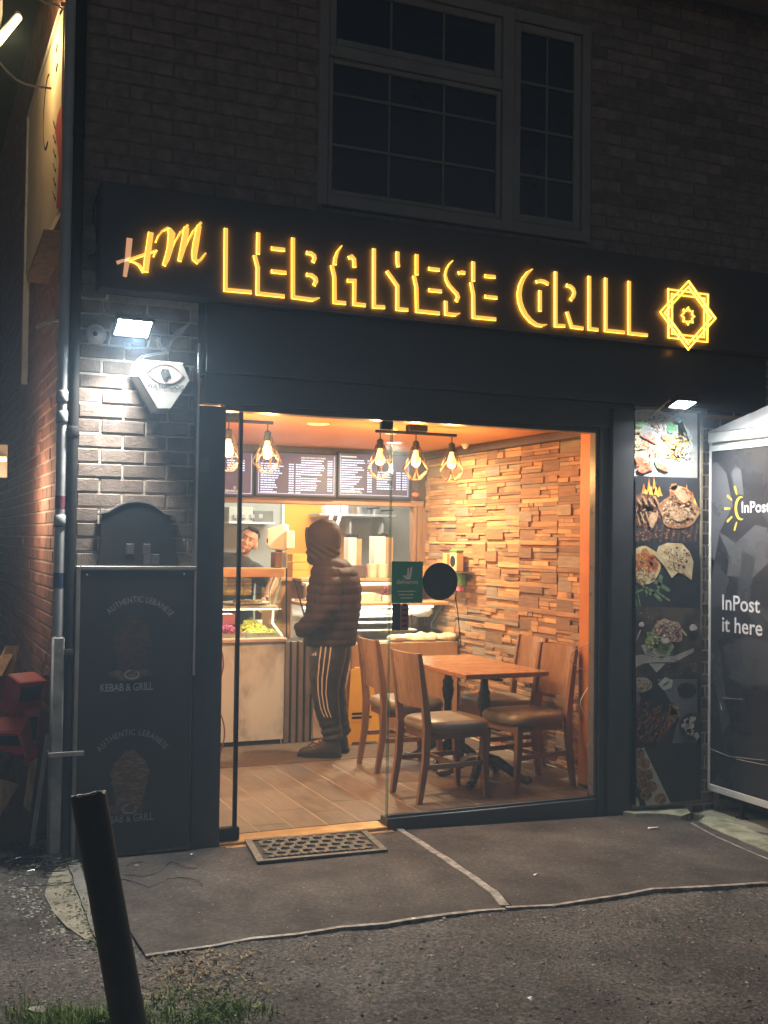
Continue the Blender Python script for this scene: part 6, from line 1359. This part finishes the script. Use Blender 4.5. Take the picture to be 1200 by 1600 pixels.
# white things on the wood shelf
p = atY(575, 936, 2.9); tub('white tray leaning on the display shelf beside the hooded man', (p.x - .02, 2.95, zl + .036), .14, .07, M_white, 1.2, name='tray', cat='tray'); p = atY(588, 936, 2.9); tub('grey white box in the middle of the display shelf', (p.x, 2.9, zl + .036), .06, .06, pm('tub_grey', (.4, .37, .36), (.48, .45, .44), 4, .5), 1.0); p = atY(604, 936, 2.9); tub('white tub holding a dark red bundle on the display shelf', (p.x, 2.92, zl + .036), .09, .05, M_white, 1.1)
mb = MB()
for i in range(24): c = V((p.x, 2.92, zl + .12)); d = V((R.gauss(0, 1), R.gauss(0, 1), R.gauss(0, 1))).normalized() * .045; mb.tube([c + d, c - d * .4 + V((0, 0, .02)), c + V((d.y, d.z, d.x))], .004, 4)
o = mb.build('red_bundle', pm('bundle_red', (.16, .03, .04), (.26, .06, .08), 5, .6)); o['label'] = 'dark red twisted bundle in the white tub on the display'; o['category'] = 'bundle'
mb = MB(); mb.box(xs1 + .1, jx0 - .01, 3.0, 3.12, Z_(600, 913, 3.0) - .012, Z_(600, 913, 3.0) + .014, .003); o = mb.build('white_rail', M_white); o['label'] = 'white rail running under the hatch shelf'; o['category'] = 'rail'
for px in (545, 650):
    q = atY(px, 915, 3.06); mb = MB(); mb.box(q.x - .012, q.x + .012, 3.03, 3.09, zl + .035, Z_(600, 913, 3.0) - .0125); o = mb.build('rail_post', M_white); o['label'] = ('left' if px < 600 else 'right') + ' short post under the white rail of the display'; o['category'] = 'post'
# small shelf with tins by the clad wall
sh = thing('tin_shelf', 'little wall shelf on the clad wall carrying a round tin and a green pack', 'shelf', tuple(atX(712, 893, XW - .06)))
q0 = atX(712, 893, XW - .05); mb = MB(); mb.box(XW - .12, XW + .01, q0.y - .22, q0.y + .2, q0.z - .012, q0.z, .002); mb.build('board', M_dwood, sh)
def pack(label, px, py0, py1, m, wd):
    a = atX(px, py1, XW - .06); b = atX(px, py0, XW - .06); t = thing('packet', label, 'packet', (XW - .06, a.y, q0.z)); mb = MB(); mb.box(XW - .1, XW - .03, a.y - wd, a.y + wd, q0.z + .001, q0.z + b.z - a.z, .006); mb.build('body', m, t); return t, a, b
t, a, b = pack('cream coffee packet with a dark round label on the wall shelf', 714, 862, 892, pm('packet_cream', (.55, .40, .22), (.62, .47, .28), 4, .5), .06)
mb = MB(); mb.T = Matrix.Translation((XW - .101, a.y, q0.z + (b.z - a.z) * .55)) @ Matrix.Rotation(rad(-90), 4, 'Y'); mb.lathe([(.045, 0), (.045, .002)], n=20); mb.build('round_label', M_blackmatt, t)
mb = MB(); mb.box(XW - .101, XW - .029, a.y - .061, a.y + .061, q0.z + (b.z - a.z) + .0005, q0.z + (b.z - a.z) + .02, .004); mb.build('green_top', pm('leaf_green', (.05, .22, .04), (.09, .3, .07), 5, .5), t)
pack('plain orange packet left of the coffee packet', 701, 864, 892, pm('packet_orange', (.6, .34, .14), (.68, .42, .2), 4, .5), .035)
hp = thing('hanging_greens', 'bright green packet hanging below the wall shelf', 'packet', tuple(atX(717, 905, XW - .06))); a = atX(717, 898, XW - .05); b = atX(717, 915, XW - .05); mb = MB(); mb.box(XW - .06, XW - .01, a.y - .05, a.y + .05, b.z, q0.z - .013, .008); mb.build('body', pm('bright_green', (.10, .34, .05), (.16, .42, .09), 5, .5), hp); mb = MB(); a = atX(716, 918, XW - .05); mb.box(XW - .055, XW - .012, a.y - .03, a.y + .03, a.z - .03, b.z - .001, .005); mb.build('pink_tag', pm('tag_pink', (.6, .12, .22), (.7, .18, .3), 4, .5), hp)
wl = thing('wired_wall_lamp', 'small red lamp with black wires on the corner beside the menu screens', 'lamp', tuple(atY(649, 770, YP - .06))); c = atY(649, 773, YP - .08); mb = MB(); mb.lathe([(.01, c.z - .02), (.03, c.z - .012), (.034, c.z + .01), (.015, c.z + .02)], (c.x, c.y, 0), 14); mb.build('red_shade', pm('shade_red', (.5, .1, .07), (.6, .16, .1), 5, .4), wl, smooth=40); mb = MB(); mb.tube([atY(x, y, YP - .07) for x, y in ((645, 768), (643, 758), (648, 748), (655, 752), (650, 742))], .003, 5); mb.tube([atY(x, y, YP - .06) for x, y in ((652, 768), (657, 757), (652, 747))], .003, 5); mb.build('wires', M_blackmatt, wl)
# cords
def cord(label, pts, Y, r, m):
    mb = MB(); P = [atY(x, y, Y) for x, y in pts]; C_ = []
    for i in range(len(P) - 1):
        a, b, c, d = P[max(i - 1, 0)], P[i], P[i + 1], P[min(i + 2, len(P) - 1)]
        for k in range(5): t = k / 5; C_.append(.5 * ((2 * b) + (c - a) * t + (2 * a - 5 * b + 4 * c - d) * t * t + (3 * b - a - 3 * c + d) * t ** 3))
    mb.tube(C_ + [P[-1]], r, 6); o = mb.build('cord', m, smooth=60); o['label'] = label; o['category'] = 'cable'
cord('white cord drooping down the orange pier inside the window', [(926, 997), (915, 1008), (893, 1018), (890, 1032), (903, 1042), (920, 1052), (922, 1068), (912, 1085), (907, 1100), (916, 1120), (922, 1140), (918, 1165)], .12, .0028, M_cablew)
cord('red brown cord hanging inside the jamb by the salad counter', [(341, 1000), (347, 1020), (349, 1040), (345, 1058), (341, 1062)], .35, .004, pm('cord_red', (.30, .09, .06), (.4, .14, .09), 5, .5)); cord('lower loop of red brown cord inside the jamb', [(341, 1108), (348, 1125), (351, 1145), (348, 1165), (341, 1185)], .35, .004, bpy.data.materials['cord_red'])

# ================================================================ TABLES AND CHAIRS
M_oak = pm('table_oak', (.31, .145, .06), (.39, .195, .082), 4, .24, .06, 40, stretch=(1, 7, 7)); M_iron = pm('cast_iron', (.012, .011, .011), (.022, .02, .02), 10, .28, .1)
def table(label, xc, yc, wx, wy, px_, py2):
    t = thing('pedestal_table', label, 'table', (px_, py2, ZF + .005), 0, 'wooden pedestal tables'); ztop = .76
    mb = MB(); mb.box(xc - wx / 2, xc + wx / 2, yc - wy / 2, yc + wy / 2, ztop - .032, ztop, .004); mb.build('tabletop', M_oak, t)
    mb = MB(); mb.box(px_ - .2, px_ + .2, py2 - .03, py2 + .03, ztop - .045, ztop - .0325, .003); mb.box(px_ - .03, px_ + .03, py2 - .2, py2 + .2, ztop - .058, ztop - .0455, .003); mb.build('top_spider', M_iron, t)
    mb = MB(); mb.lathe([(.022, .10), (.05, .13), (.055, .16), (.034, .20), (.028, .30), (.028, .46), (.038, .50), (.044, .55), (.036, .585), (.042, .60), (.028, .63), (.026, ztop - .06)], (px_, py2, 0), 16); mb.build('column', M_iron, t, smooth=50)
    for k in range(4):
        a = rad(45 + 90 * k) if True else 0; d = V((math.cos(a), math.sin(a), 0)); o_ = V((px_, py2, 0)); mb = MB()
        P = [o_ + d * .02 + V((0, 0, .17)), o_ + d * .09 + V((0, 0, .155)), o_ + d * .17 + V((0, 0, .11)), o_ + d * .25 + V((0, 0, .055)), o_ + d * .30 + V((0, 0, .045)), o_ + d * .325 + V((0, 0, .06))]
        mb.tube(P, [.034, .036, .030, .026, .028, .018], 8); mb.ell(o_ + d * .305 + V((0, 0, .045)), .032, .032, .0205, 10, 6); mb.build('claw_foot', M_iron, t, smooth=50)
table('front wooden table on a cast iron claw base nearest the window', 2.07, .85, .62, .54, 2.04, .84); table('rear wooden table touching the front one, near the display', 2.08, 1.42, .62, .585, 2.08, 1.45)
M_cw = pm('chair_wood', (.20, .10, .048), (.255, .13, .064), 4, .35, .08, 40, stretch=(6, 6, 1)); M_cback = pm('chair_back_veneer', (.28, .155, .082), (.335, .19, .105), 3, .28, .05, 30, stretch=(6, 6, 1)); M_leather = pm('seat_leather', (.17, .135, .09), (.24, .195, .135), 8, .38, .15, 120)
ch = thing('dining_chair', 'front left chair, its wooden back to the glass door', 'chair', (0, 0, ZF + .002), 0, 'wooden dining chairs with olive leather seats')
ch['_w'] = (0, 0, 0); HW, DX = .195, .21
for s in (-1, 1):
    mb = MB(); y = s * (HW - .02)
    def sec(x, z, a=.020, b=.016): return [(x - a, y - b, z), (x + a, y - b, z), (x + a, y + b, z), (x - a, y + b, z)]
    mb.loft([sec(DX + .005, 0, .015, .014), sec(DX - .01, .25, .02, .017), sec(DX - .012, .415, .023, .018)]); mb.build('leg', M_cw, ch, local=True)
    mb = MB(); mb.loft([sec(-DX - .05, 0, .016, .014), sec(-DX - .01, .25, .021, .016), sec(-DX, .45, .024, .016), sec(-DX - .02, .62, .021, .015), sec(-DX - .050, .82, .016, .013), sec(-DX - .064, .905, .013, .012)]); mb.build('leg', M_cw, ch, local=True)
    mb = MB(); mb.box(-DX + .012, DX - .03, y - .009, y + .009, .20, .23, .002); mb.build('side_rail', M_cw, ch, local=True)
mb = MB(); mb.box(-.012, .012, -HW + .03, HW - .03, .203, .227, .002); mb.build('cross_rail', M_cw, ch, local=True)
mb = MB(); mb.box(-DX + .026, DX - .04, -HW + .042, HW - .042, .37, .415, .003); mb.box(DX - .032, DX + .008, -HW + .04, HW - .04, .37, .415, .003); mb.build('seat_frame', M_cw, ch, local=True)
mb = MB(); rg = []
for z, k, e in ((.416, .97, .0), (.425, 1.02, .0), (.455, 1.03, 0), (.478, .98, .0), (.488, .86, .0), (.492, .5, 0)):
    pts = []
    for i in range(28):
        a = 2 * math.pi * i / 28; c_, s_ = math.cos(a), math.sin(a); q = (abs(c_) ** 5 + abs(s_) ** 5) ** -.2
        pts.append((.016 + .222 * k * q * c_, (HW + .012) * k * q * s_ * (1 + .05 * q * c_), z))
    rg.append(pts)
mb.loft(rg); mb.build('seat', M_leather, ch, smooth=55, local=True)
mb = MB(); rings = []
for i in range(9):
    u = -1 + 2 * i / 8; cv = .028 * (1 - u * u); y = u * (HW - .037)
    rings.append([(-DX - .012 - cv, y, .57), (-DX - .026 - cv, y, .57), (-DX - .076 - cv, y, .90 + .004 * (1 - u * u)), (-DX - .061 - cv, y, .90 + .004 * (1 - u * u))])
mb.loft(rings); mb.build('backrest', M_cback, ch, smooth=40, local=True)
ch.location = (1.595, .565, ZF + .003); ch.rotation_euler = (0, 0, rad(3))
dup(ch, (1.72, 1.44, ZF + .003), rad(-2), label='rear left chair, beside the yellow floor sign'); dup(ch, (2.235, .63, ZF + .003), rad(188), label='front right chair, nearest the orange pier and cord'); dup(ch, (2.39, 1.25, ZF + .003), rad(181), label='rear right chair, close against the clad wall')
# wet floor sign
wf = thing('wet_floor_sign', 'folding yellow caution floor sign standing by the chilled display', 'floor sign', (1.78, 2.38, ZF + .005)); M_yel = pm('sign_yellow', (.72, .40, .02), (.8, .48, .04), 5, .4)
def aframe(s):
    mb = MB(); b0 = V((1.78, 2.38 + s * .10, ZF + .006)); t0 = V((1.78, 2.38 + s * .012, .60)); P = [(-.15, 0), (-.11, 0), (-.10, .035), (.10, .035), (.11, 0), (.15, 0), (.085, .98), (.06, 1), (-.06, 1), (-.085, .98)]
    mb.prism([(p[0], p[1]) for p in P], b0, (1, 0, 0), (t0 - b0), (0, .006, 0)); mb.build('panel', M_yel, wf)
aframe(-1); aframe(1); mb = MB(); mb.box(1.73, 1.83, 2.375, 2.385, .585, .612, .003); mb.build('hinge', M_yel, wf)
mb = MB()
for i, z in enumerate((.22, .25)): y = 2.28 + .088 * (z - .026) / .57 - .002; mb.box(1.685, 1.85 - .03 * i, y - .0015, y - .0005, z, z + .018)
mb.build('lettering_bars', M_blackmatt, wf)
# ================================================================ PEOPLE
M_skin = pm('skin', (.50, .27, .18), (.58, .34, .24), 14, .5, .1, 80); M_hair = pm('hair_dark', (.018, .012, .009), (.028, .02, .015), 30, .85, .5, 80, stretch=(1, 1, 4), spec=.1); M_stub = pm('stubble', (.26, .145, .10), (.33, .19, .135), 60, .7)
M_jack = pm('puffer_jacket', (.020, .0105, .0085), (.030, .016, .013), 5, .7, .12, 40, rvar=.06, spec=.2); M_trk = pm('track_trousers', (.011, .0095, .0095), (.019, .017, .016), 6, .45, .15, 60); M_stripe = pm('stripe_pale', (.46, .38, .30), (.52, .44, .36), 8, .6); M_boot = pm('boot_dark', (.02, .014, .012), (.035, .026, .022), 10, .4, .2, 60); M_tee = pm('tshirt_black', (.014, .013, .014), (.022, .021, .022), 6, .8, .2, 60)
def el_ring(c, rx, ry, n=24, fwd=0.0, pw=2.3):
    o = []
    for i in range(n):
        a = 2 * math.pi * i / n; c_, s_ = math.cos(a), math.sin(a); q = (abs(c_) ** pw + abs(s_) ** pw) ** (-1 / pw)
        o.append(V((c[0] + rx * q * c_ + fwd * max(0, c_), c[1] + ry * q * s_, c[2])))
    return o
man = thing('person', 'person in brown hooded puffer jacket and striped black track trousers waiting at the counter', 'person', (1.378, 2.005, .0245)); man['_w'] = (0, 0, 0)
man.rotation_euler = (0, 0, math.atan2(.5, -.86))
# body underneath, one continuous figure (head, neck, trunk, limbs, hands in the pockets)
b = MB()
b.loft([el_ring((0, 0, z), rx, ry) for z, rx, ry in ((.80, .10, .14), (.90, .115, .155), (1.05, .105, .145), (1.25, .12, .17), (1.38, .10, .16), (1.44, .055, .07))])
b.tube([(0, 0, 1.38), (.06, 0, 1.50)], [.055, .055], 12); b.ell((.075, 0, 1.585), .092, .075, .115); b.ell((.125, 0, 1.54), .045, .05, .06); b.ell((.170, 0, 1.575), .018, .014, .022, 8, 6)
for s in (-1, 1):
    b.tube([(0, .09 * s, .86), (.02, .10 * s, .48), (-.03, .10 * s, .10)], [.082, .058, .04], 12); b.ell((.03, .10 * s, .06), .11, .038, .035)
    b.tube([(0, .17 * s, 1.36), (-.03, .225 * s, 1.10), (.12, .20 * s, .96)], [.05, .042, .032], 10); b.ell((.155, .17 * s, .94), .05, .022, .04)
    for k in range(4): b.tube([(.17, (.17 - .004 * k) * s, .965 - .018 * k), (.215, (.15 - .004 * k) * s, .95 - .019 * k), (.235, (.125) * s, .935 - .019 * k)], [.0095, .009, .008], 7)
    b.tube([(.15, .165 * s, .965), (.18, .14 * s, .985), (.20, .12 * s, .98)], [.011, .010, .009], 7)
remesh(b, .011, None, 2).build('body', M_skin, man, smooth=80, local=True)
j = MB()
j.loft([el_ring((cx, 0, z), rx, ry) for z, cx, rx, ry in ((.80, .0, .18, .205), (.83, .0, .192, .215), (.95, -.005, .198, .22), (1.10, -.02, .20, .22), (1.25, -.03, .195, .225), (1.34, -.025, .172, .21), (1.42, .0, .13, .145), (1.47, .04, .09, .095))])
for s in (-1, 1): j.tube([(-.01, .165 * s, 1.36), (-.025, .225 * s, 1.24), (-.025, .255 * s, 1.10), (.045, .262 * s, 1.0), (.15, .235 * s, .945), (.20, .20 * s, .93)], [.082, .088, .085, .08, .072, .05], 14)
def quilt(p, n):
    ph = p.z / .066 + .10 * noise.noise(p * 5); t = abs(math.sin(math.pi * ph)); edge = min(1, max(0, (p.z - .80) / .03))
    return (.010 * (t ** .6) - .005) * edge + .006 * noise.noise(p * 13) + .004 * noise.noise(V((p.x * 30, p.y * 30, p.z * 12)))
remesh(j, .0085, quilt, 3).build('puffer_jacket', M_jack, man, smooth=80, local=True)
h = MB()
n = 26; rings = []
for z, cx, rx, ry in ((1.40, .045, .105, .115), (1.44, .05, .118, .120), (1.50, .057, .122, .118), (1.56, .057, .128, .118), (1.62, .057, .128, .116), (1.67, .053, .114, .104), (1.71, .045, .085, .08), (1.735, .037, .045, .045)): rings.append(el_ring((cx, 0, z), rx, ry, n, .012))
h.loft(rings)
def folds(p, n): return .0055 * math.sin(p.z * 120 - p.x * 75) * max(0, min(1, (1.56 - p.z) / .06)) * max(0, min(1, (p.z - 1.39) / .02)) + .005 * noise.noise(p * 11) + .004 * noise.noise(p * 24)
hm = remesh(h, .0085, folds, 3)
def hollow(p):    # push the front of the hood in so it opens round the face
    d = (p.y / .075) ** 2 + ((p.z - 1.575) / .085) ** 2
    return V((p.x - .10 * max(0, 1 - d) ** .6, p.y, p.z)) if p.x > .105 and d < 1 else p
hm.v = [hollow(p) for p in hm.v]; hm.build('hood', M_jack, man, smooth=80, local=True)
mb = MB(); rr = [(.173 + .012 * math.cos(a), .082 * math.sin(a), 1.575 + .094 * math.cos(a)) for a in (2 * math.pi * i / 24 for i in range(25))]; mb.tube(rr, .009, 6); mb.build('hood_edge', M_jack, man, smooth=60, local=True)
tr = MB(); LEGS = {}
tr.loft([el_ring((.005, 0, z), rx, ry) for z, rx, ry in ((.70, .09, .11), (.78, .13, .17), (.86, .135, .175), (.92, .12, .165))])
for s in (-1, 1):
    prof = [(.0, .095, .84, .105), (.012, .10, .72, .108), (.028, .105, .58, .095), (.03, .107, .47, .083), (.012, .107, .36, .076), (-.012, .106, .26, .066), (-.03, .105, .19, .062), (-.035, .105, .145, .060), (-.035, .105, .12, .055)]
    prof = [(x - (.03 if s < 0 else 0) * (1 - z), y * s, z, r) for x, y, z, r in prof]; LEGS[s] = prof
    tr.loft([el_ring((x - .012, y, z), r * 1.24, r * 1.0) for x, y, z, r in prof])
def creases(p, n): return .006 * noise.noise(V((p.x * 8, p.y * 8, p.z * 14))) + .005 * math.sin(p.z * 110 + p.x * 25) * max(0, min(1, (.30 - p.z) / .12)) + .004 * noise.noise(p * 20)
remesh(tr, .0085, creases, 3).build('track_trousers', M_trk, man, smooth=80, local=True)
mb = MB()   # three stripes down the outer left leg
for k in (-1, 0, 1):
    pts = []
    for x, y, z, r in [q for q in LEGS[1] if q[2] > .28] + [(-.012, .106, .30, .07)]:
        a = rad(88 + k * 15); 
        for w_ in (0,): pts.append((V((x - .012 + (r * 1.24 + .008) * math.cos(a), y + (r * 1.0 + .008) * math.sin(a), z)), a))
    pts.sort(key=lambda q: -q[0].z)
    top, bot = [], []
    for p, a in pts: t = V((-math.sin(a), math.cos(a), 0)) * .0042; nn = V((math.cos(a), math.sin(a), 0)); top += [p - t, p + t]
    m_ = len(pts); mb.add(top, [(2 * i, 2 * i + 1, 2 * i + 3, 2 * i + 2) for i in range(m_ - 1)])
    mb.add([q - V((math.cos(rad(88 + k * 15)), math.sin(rad(88 + k * 15)), 0)) * .006 for q in top], [(2 * i, 2 * i + 2, 2 * i + 3, 2 * i + 1) for i in range(m_ - 1)])
mb.build('side_stripes', M_stripe, man, local=True)
mb = MB()   # little three-bar mark on the thigh
for i in range(3): a = rad(52 + i * 7); c = V((.012 + .128 * math.cos(a) * 1.1, .098 + .120 * math.sin(a), .745)); t = V((-math.sin(a), math.cos(a), 0)) * .005; hh = (.012, .021, .030)[i]; mb.add([c - t, c + t, c + t + V((0, 0, hh)), c - t + V((0, 0, hh * .75))], [(0, 1, 2, 3)])
mb.build('chest_mark' if False else 'thigh_mark', M_stripe, man, local=True)
for s in (-1, 1):
    dx = -.025 if s < 0 else 0; y = .105 * s; mb = MB()
    prof = [(-.105, .030, .01, .075), (-.098, .040, .005, .11), (-.06, .046, .004, .15), (-.02, .046, .003, .155), (.02, .046, .003, .125), (.07, .048, .003, .092), (.12, .050, .003, .075), (.165, .046, .003, .066), (.195, .030, .006, .05), (.205, .012, .012, .034)]
    rings = []
    for x, w_, z0, z1 in prof: rings.append([V((x + dx, y + w_ * math.cos(a) * (1 if math.sin(a) < 0 else .86), (z0 + z1) / 2 + (z1 - z0) / 2 * max(-.92, min(1, math.sin(a) * 1.1)))) for a in (2 * math.pi * i / 16 for i in range(16))])
    mb.loft(rings); bt = mb.build('boot', M_boot, man, smooth=50, local=True)
    mb = MB(); mb.loft([[V((x + dx, y + w_ * 1.06 * q, z)) for q, z in ((-1, 0), (1, 0), (1, .024), (-1, .024))] for x, w_ in ((-.112, .030), (-.08, .046), (0, .05), (.10, .054), (.17, .050), (.205, .028), (.213, .012))]); mb.build('sole', M_blackmatt, man, local=True)
    mb = MB()
    for i in range(5): x = .005 + i * .022 + dx; zt_ = .135 - i * .0125; mb.tube([(x, y - .034, zt_ - .012), (x + .006, y, zt_ + .008), (x, y + .034, zt_ - .012)], .0032, 5)
    mb.build('laces', pm('lace', (.12, .09, .075), (.16, .12, .1), 5, .6) if s < 0 else bpy.data.materials['lace'], man, local=True)

# ---- server behind the salad counter
YV = 3.44; hc = atY(387, 846, YV)
sv = thing('person', 'bearded person in black T-shirt leaning with tilted head behind the salad counter', 'person', (hc.x - .05, YV, ZF)); 
HT = Matrix.Translation(hc) @ Matrix.Rotation(rad(-24), 4, 'Z') @ Matrix.Rotation(rad(24), 4, 'Y') @ Matrix.Rotation(rad(-6), 4, 'X')
b = MB(); b.T = HT
b.ell((0, .018, .03), .076, .094, .092, 18, 12); b.ell((0, -.028, -.035), .060, .062, .080, 16, 10); b.ell((0, -.072, -.092), .026, .020, .020); b.ell((0, -.06, -.068), .040, .030, .026)
b.tube([(0, -.084, .022), (0, -.098, -.004), (0, -.110, -.026)], [.009, .011, .014], 8); b.ell((.012, -.097, -.029), .009, .010, .008, 8, 6); b.ell((-.012, -.097, -.029), .009, .010, .008, 8, 6)
b.ell((.032, -.070, -.018), .022, .018, .016, 8, 6); b.ell((-.032, -.070, -.018), .022, .018, .016, 8, 6); b.ell((0, -.080, .040), .052, .014, .010, 10, 6)
b.ell((0, -.092, -.058), .021, .010, .005, 8, 6); b.ell((0, -.090, -.068), .018, .011, .006, 8, 6)
for s in (-1, 1): b.ell((.078 * s, .012, -.008), .012, .022, .034, 10, 8); b.tube([(.080 * s, .03, .02), (.088 * s, .026, .0), (.084 * s, .012, -.030)], .007, 6)
hb = HT @ V((0, .02, -.06)); b.T = None; nb = V((hc.x - .075, YV + .06, hc.z - .20))
b.tube([hb, hb.lerp(nb, .6), nb, nb - V((0, 0, .05))], [.055, .054, .066, .08], 14)
sc_ = V((nb.x - .04, YV + .07, 0))
b.loft([el_ring((sc_.x, sc_.y, z), rx, ry) for z, rx, ry in ((.95, .16, .11), (1.10, .165, .115), (1.25, .185, .12), (hc.z - .235, .17, .095), (hc.z - .20, .08, .07))])
sh_ = V((sc_.x + .165, YV + .05, hc.z - .285)); elb = atY(428, 909, 3.10); hnd = atY(414, 936, 2.98)
b.tube([sh_, sh_.lerp(elb, .5) + V((.02, 0, 0)), elb, elb.lerp(hnd, .5), hnd], [.062, .055, .047, .042, .030], 12)
hd_ = (hnd - elb).normalized(); sd_ = hd_.cross(V((0, 1, 0))).normalized(); pc = hnd + hd_ * .045
b.ell(pc, .034, .022, .046, 10, 8)
for k in range(4): f0 = pc + sd_ * (.024 - .016 * k) + hd_ * .02; L_ = (.068, .078, .074, .058)[k]; b.tube([f0, f0 + hd_ * L_ * .55 + V((0, -.008, 0)), f0 + hd_ * L_ + V((0, .006, -.008))], [.0095, .009, .008], 7)
b.tube([pc + sd_ * .02, pc + sd_ * .045 + hd_ * .015 + V((0, -.01, 0)), pc + sd_ * .05 + hd_ * .045 + V((0, -.012, 0))], [.012, .010, .009], 7)
sh2 = V((sc_.x - .165, YV + .05, hc.z - .285)); b.tube([sh2, sh2 + V((-.05, -.02, -.24)), sh2 + V((.02, -.2, -.38))], [.062, .048, .034], 10)
for s in (-1, 1): b.tube([(sc_.x + .09 * s, sc_.y, 1.0), (sc_.x + .10 * s, sc_.y, .5), (sc_.x + .10 * s, sc_.y, .06)], [.09, .06, .045], 10); b.ell((sc_.x + .10 * s, sc_.y - .05, .055), .045, .11, .034, 10, 6)
remesh(b, .0065, None, 2).build('body', M_skin, sv, smooth=80)
t_ = MB(); t_.loft([el_ring((sc_.x, sc_.y, z), rx, ry) for z, rx, ry in ((.88, .19, .14), (1.10, .185, .135), (1.25, .20, .138), (hc.z - .215, .215, .14), (hc.z - .15, .16, .125), (hc.z - .095, .08, .085))])
t_.tube([sh_ + V((-.06, .01, .06)), sh_ + V((.01, 0, .035)), sh_.lerp(elb, .5) + V((.02, 0, 0)), sh_.lerp(elb, .92)], [.08, .085, .078, .07], 14); t_.tube([sh2 + V((.06, .01, .02)), sh2, sh2 + V((-.045, -.02, -.20))], [.07, .08, .07], 14)
remesh(t_, .010, lambda p, n: .005 * noise.noise(p * 9) + .003 * noise.noise(p * 20), 3).build('tshirt', M_tee, sv, smooth=80)
mb = MB(); mb.loft([el_ring((sc_.x, sc_.y, z), rx, ry) for z, rx, ry in ((.05, .18, .12), (.5, .19, .13), (.90, .185, .135))]); mb.build('trousers', M_tee, sv, smooth=60)
hr = MB(); hr.T = HT; hr.ell((0, .040, .068), .077, .086, .066, 20, 12); hr.ell((.006, -.030, .112), .054, .042, .022, 14, 8); hr.ell((.0, .072, .0), .070, .050, .07, 14, 8)
hm = remesh(hr, .006, lambda p, n: .004 * noise.noise(p * 55) + .003 * noise.noise(p * 25), 1); hm.build('hair', M_hair, sv, smooth=80)
mb = MB(); mb.T = HT; HI = None
bd = MB(); bd.T = HT; bd.ell((0, -.030, -.052), .0615, .0625, .066, 20, 12)
keep = bd.v[:]; inv = HT.inverted(); ok_ = [(inv @ p).z < -.045 or abs((inv @ p).x) > .05 for p in keep]
bd.f = [f for f in bd.f if all(ok_[i] and (inv @ keep[i]).y < .0 for i in f)]; bd.m = [0] * len(bd.f)
bd.build('beard', M_stub, sv, smooth=60)
mb = MB(); mb.T = HT
for s in (-1, 1): mb.tube([(.016 * s, -.0895, .034), (.034 * s, -.086, .041), (.054 * s, -.072, .034)], [.0025, .0036, .002], 6)
mb.build('eyebrows', M_hair, sv)
for s in (-1, 1):
    mb = MB(); mb.T = HT; mb.ell((.033 * s, -.0735, .017), .0135, .0095, .0085, 10, 7); e_ = mb.build('eye', pm('eye_white', (.6, .55, .5), (.66, .6, .55), 5, .3) if s < 0 else bpy.data.materials['eye_white'], sv, smooth=60)
    mb = MB(); mb.T = HT; mb.ell((.033 * s - .002, -.0815, .016), .0062, .003, .0064, 8, 6); mb.build('iris', M_hair, e_)
    mb = MB(); mb.T = HT; mb.tube([(.019 * s, -.080, .019), (.033 * s, -.0835, .0265), (.048 * s, -.075, .020)], .0032, 6); mb.build('eyelid', M_skin, sv)
mb = MB(); mb.T = HT; mb.ell((0, -.1005, -.0605), .021, .0045, .0046, 10, 6); mb.ell((0, -.0985, -.0695), .018, .005, .0052, 10, 6); mb.build('lips', pm('lips', (.34, .13, .10), (.4, .17, .13), 8, .45), sv, smooth=60)

# ================================================================ ADDED VOLUME IMITATING LENS GLARE
mb = MB(); mb.box(-64, 64, -44, 64, -1.6, 6.0)
hz_ = bpy.data.materials.new('glare_veil'); hz_.use_nodes = True; t = hz_.node_tree; t.nodes.clear()
o_ = N(t, 'ShaderNodeOutputMaterial'); pv = N(t, 'ShaderNodeVolumePrincipled'); pv.inputs['Color'].default_value = (.48, .72, 1, 1); pv.inputs['Density'].default_value = .016; pv.inputs['Anisotropy'].default_value = .1
t.links.new(pv.outputs[0], o_.inputs['Volume'])
ho = mb.build('glare_haze', hz_); ho['kind'] = 'stuff'; ho['label'] = 'thin volume added to imitate lens glare around the lamps'; ho['category'] = 'glare_haze'
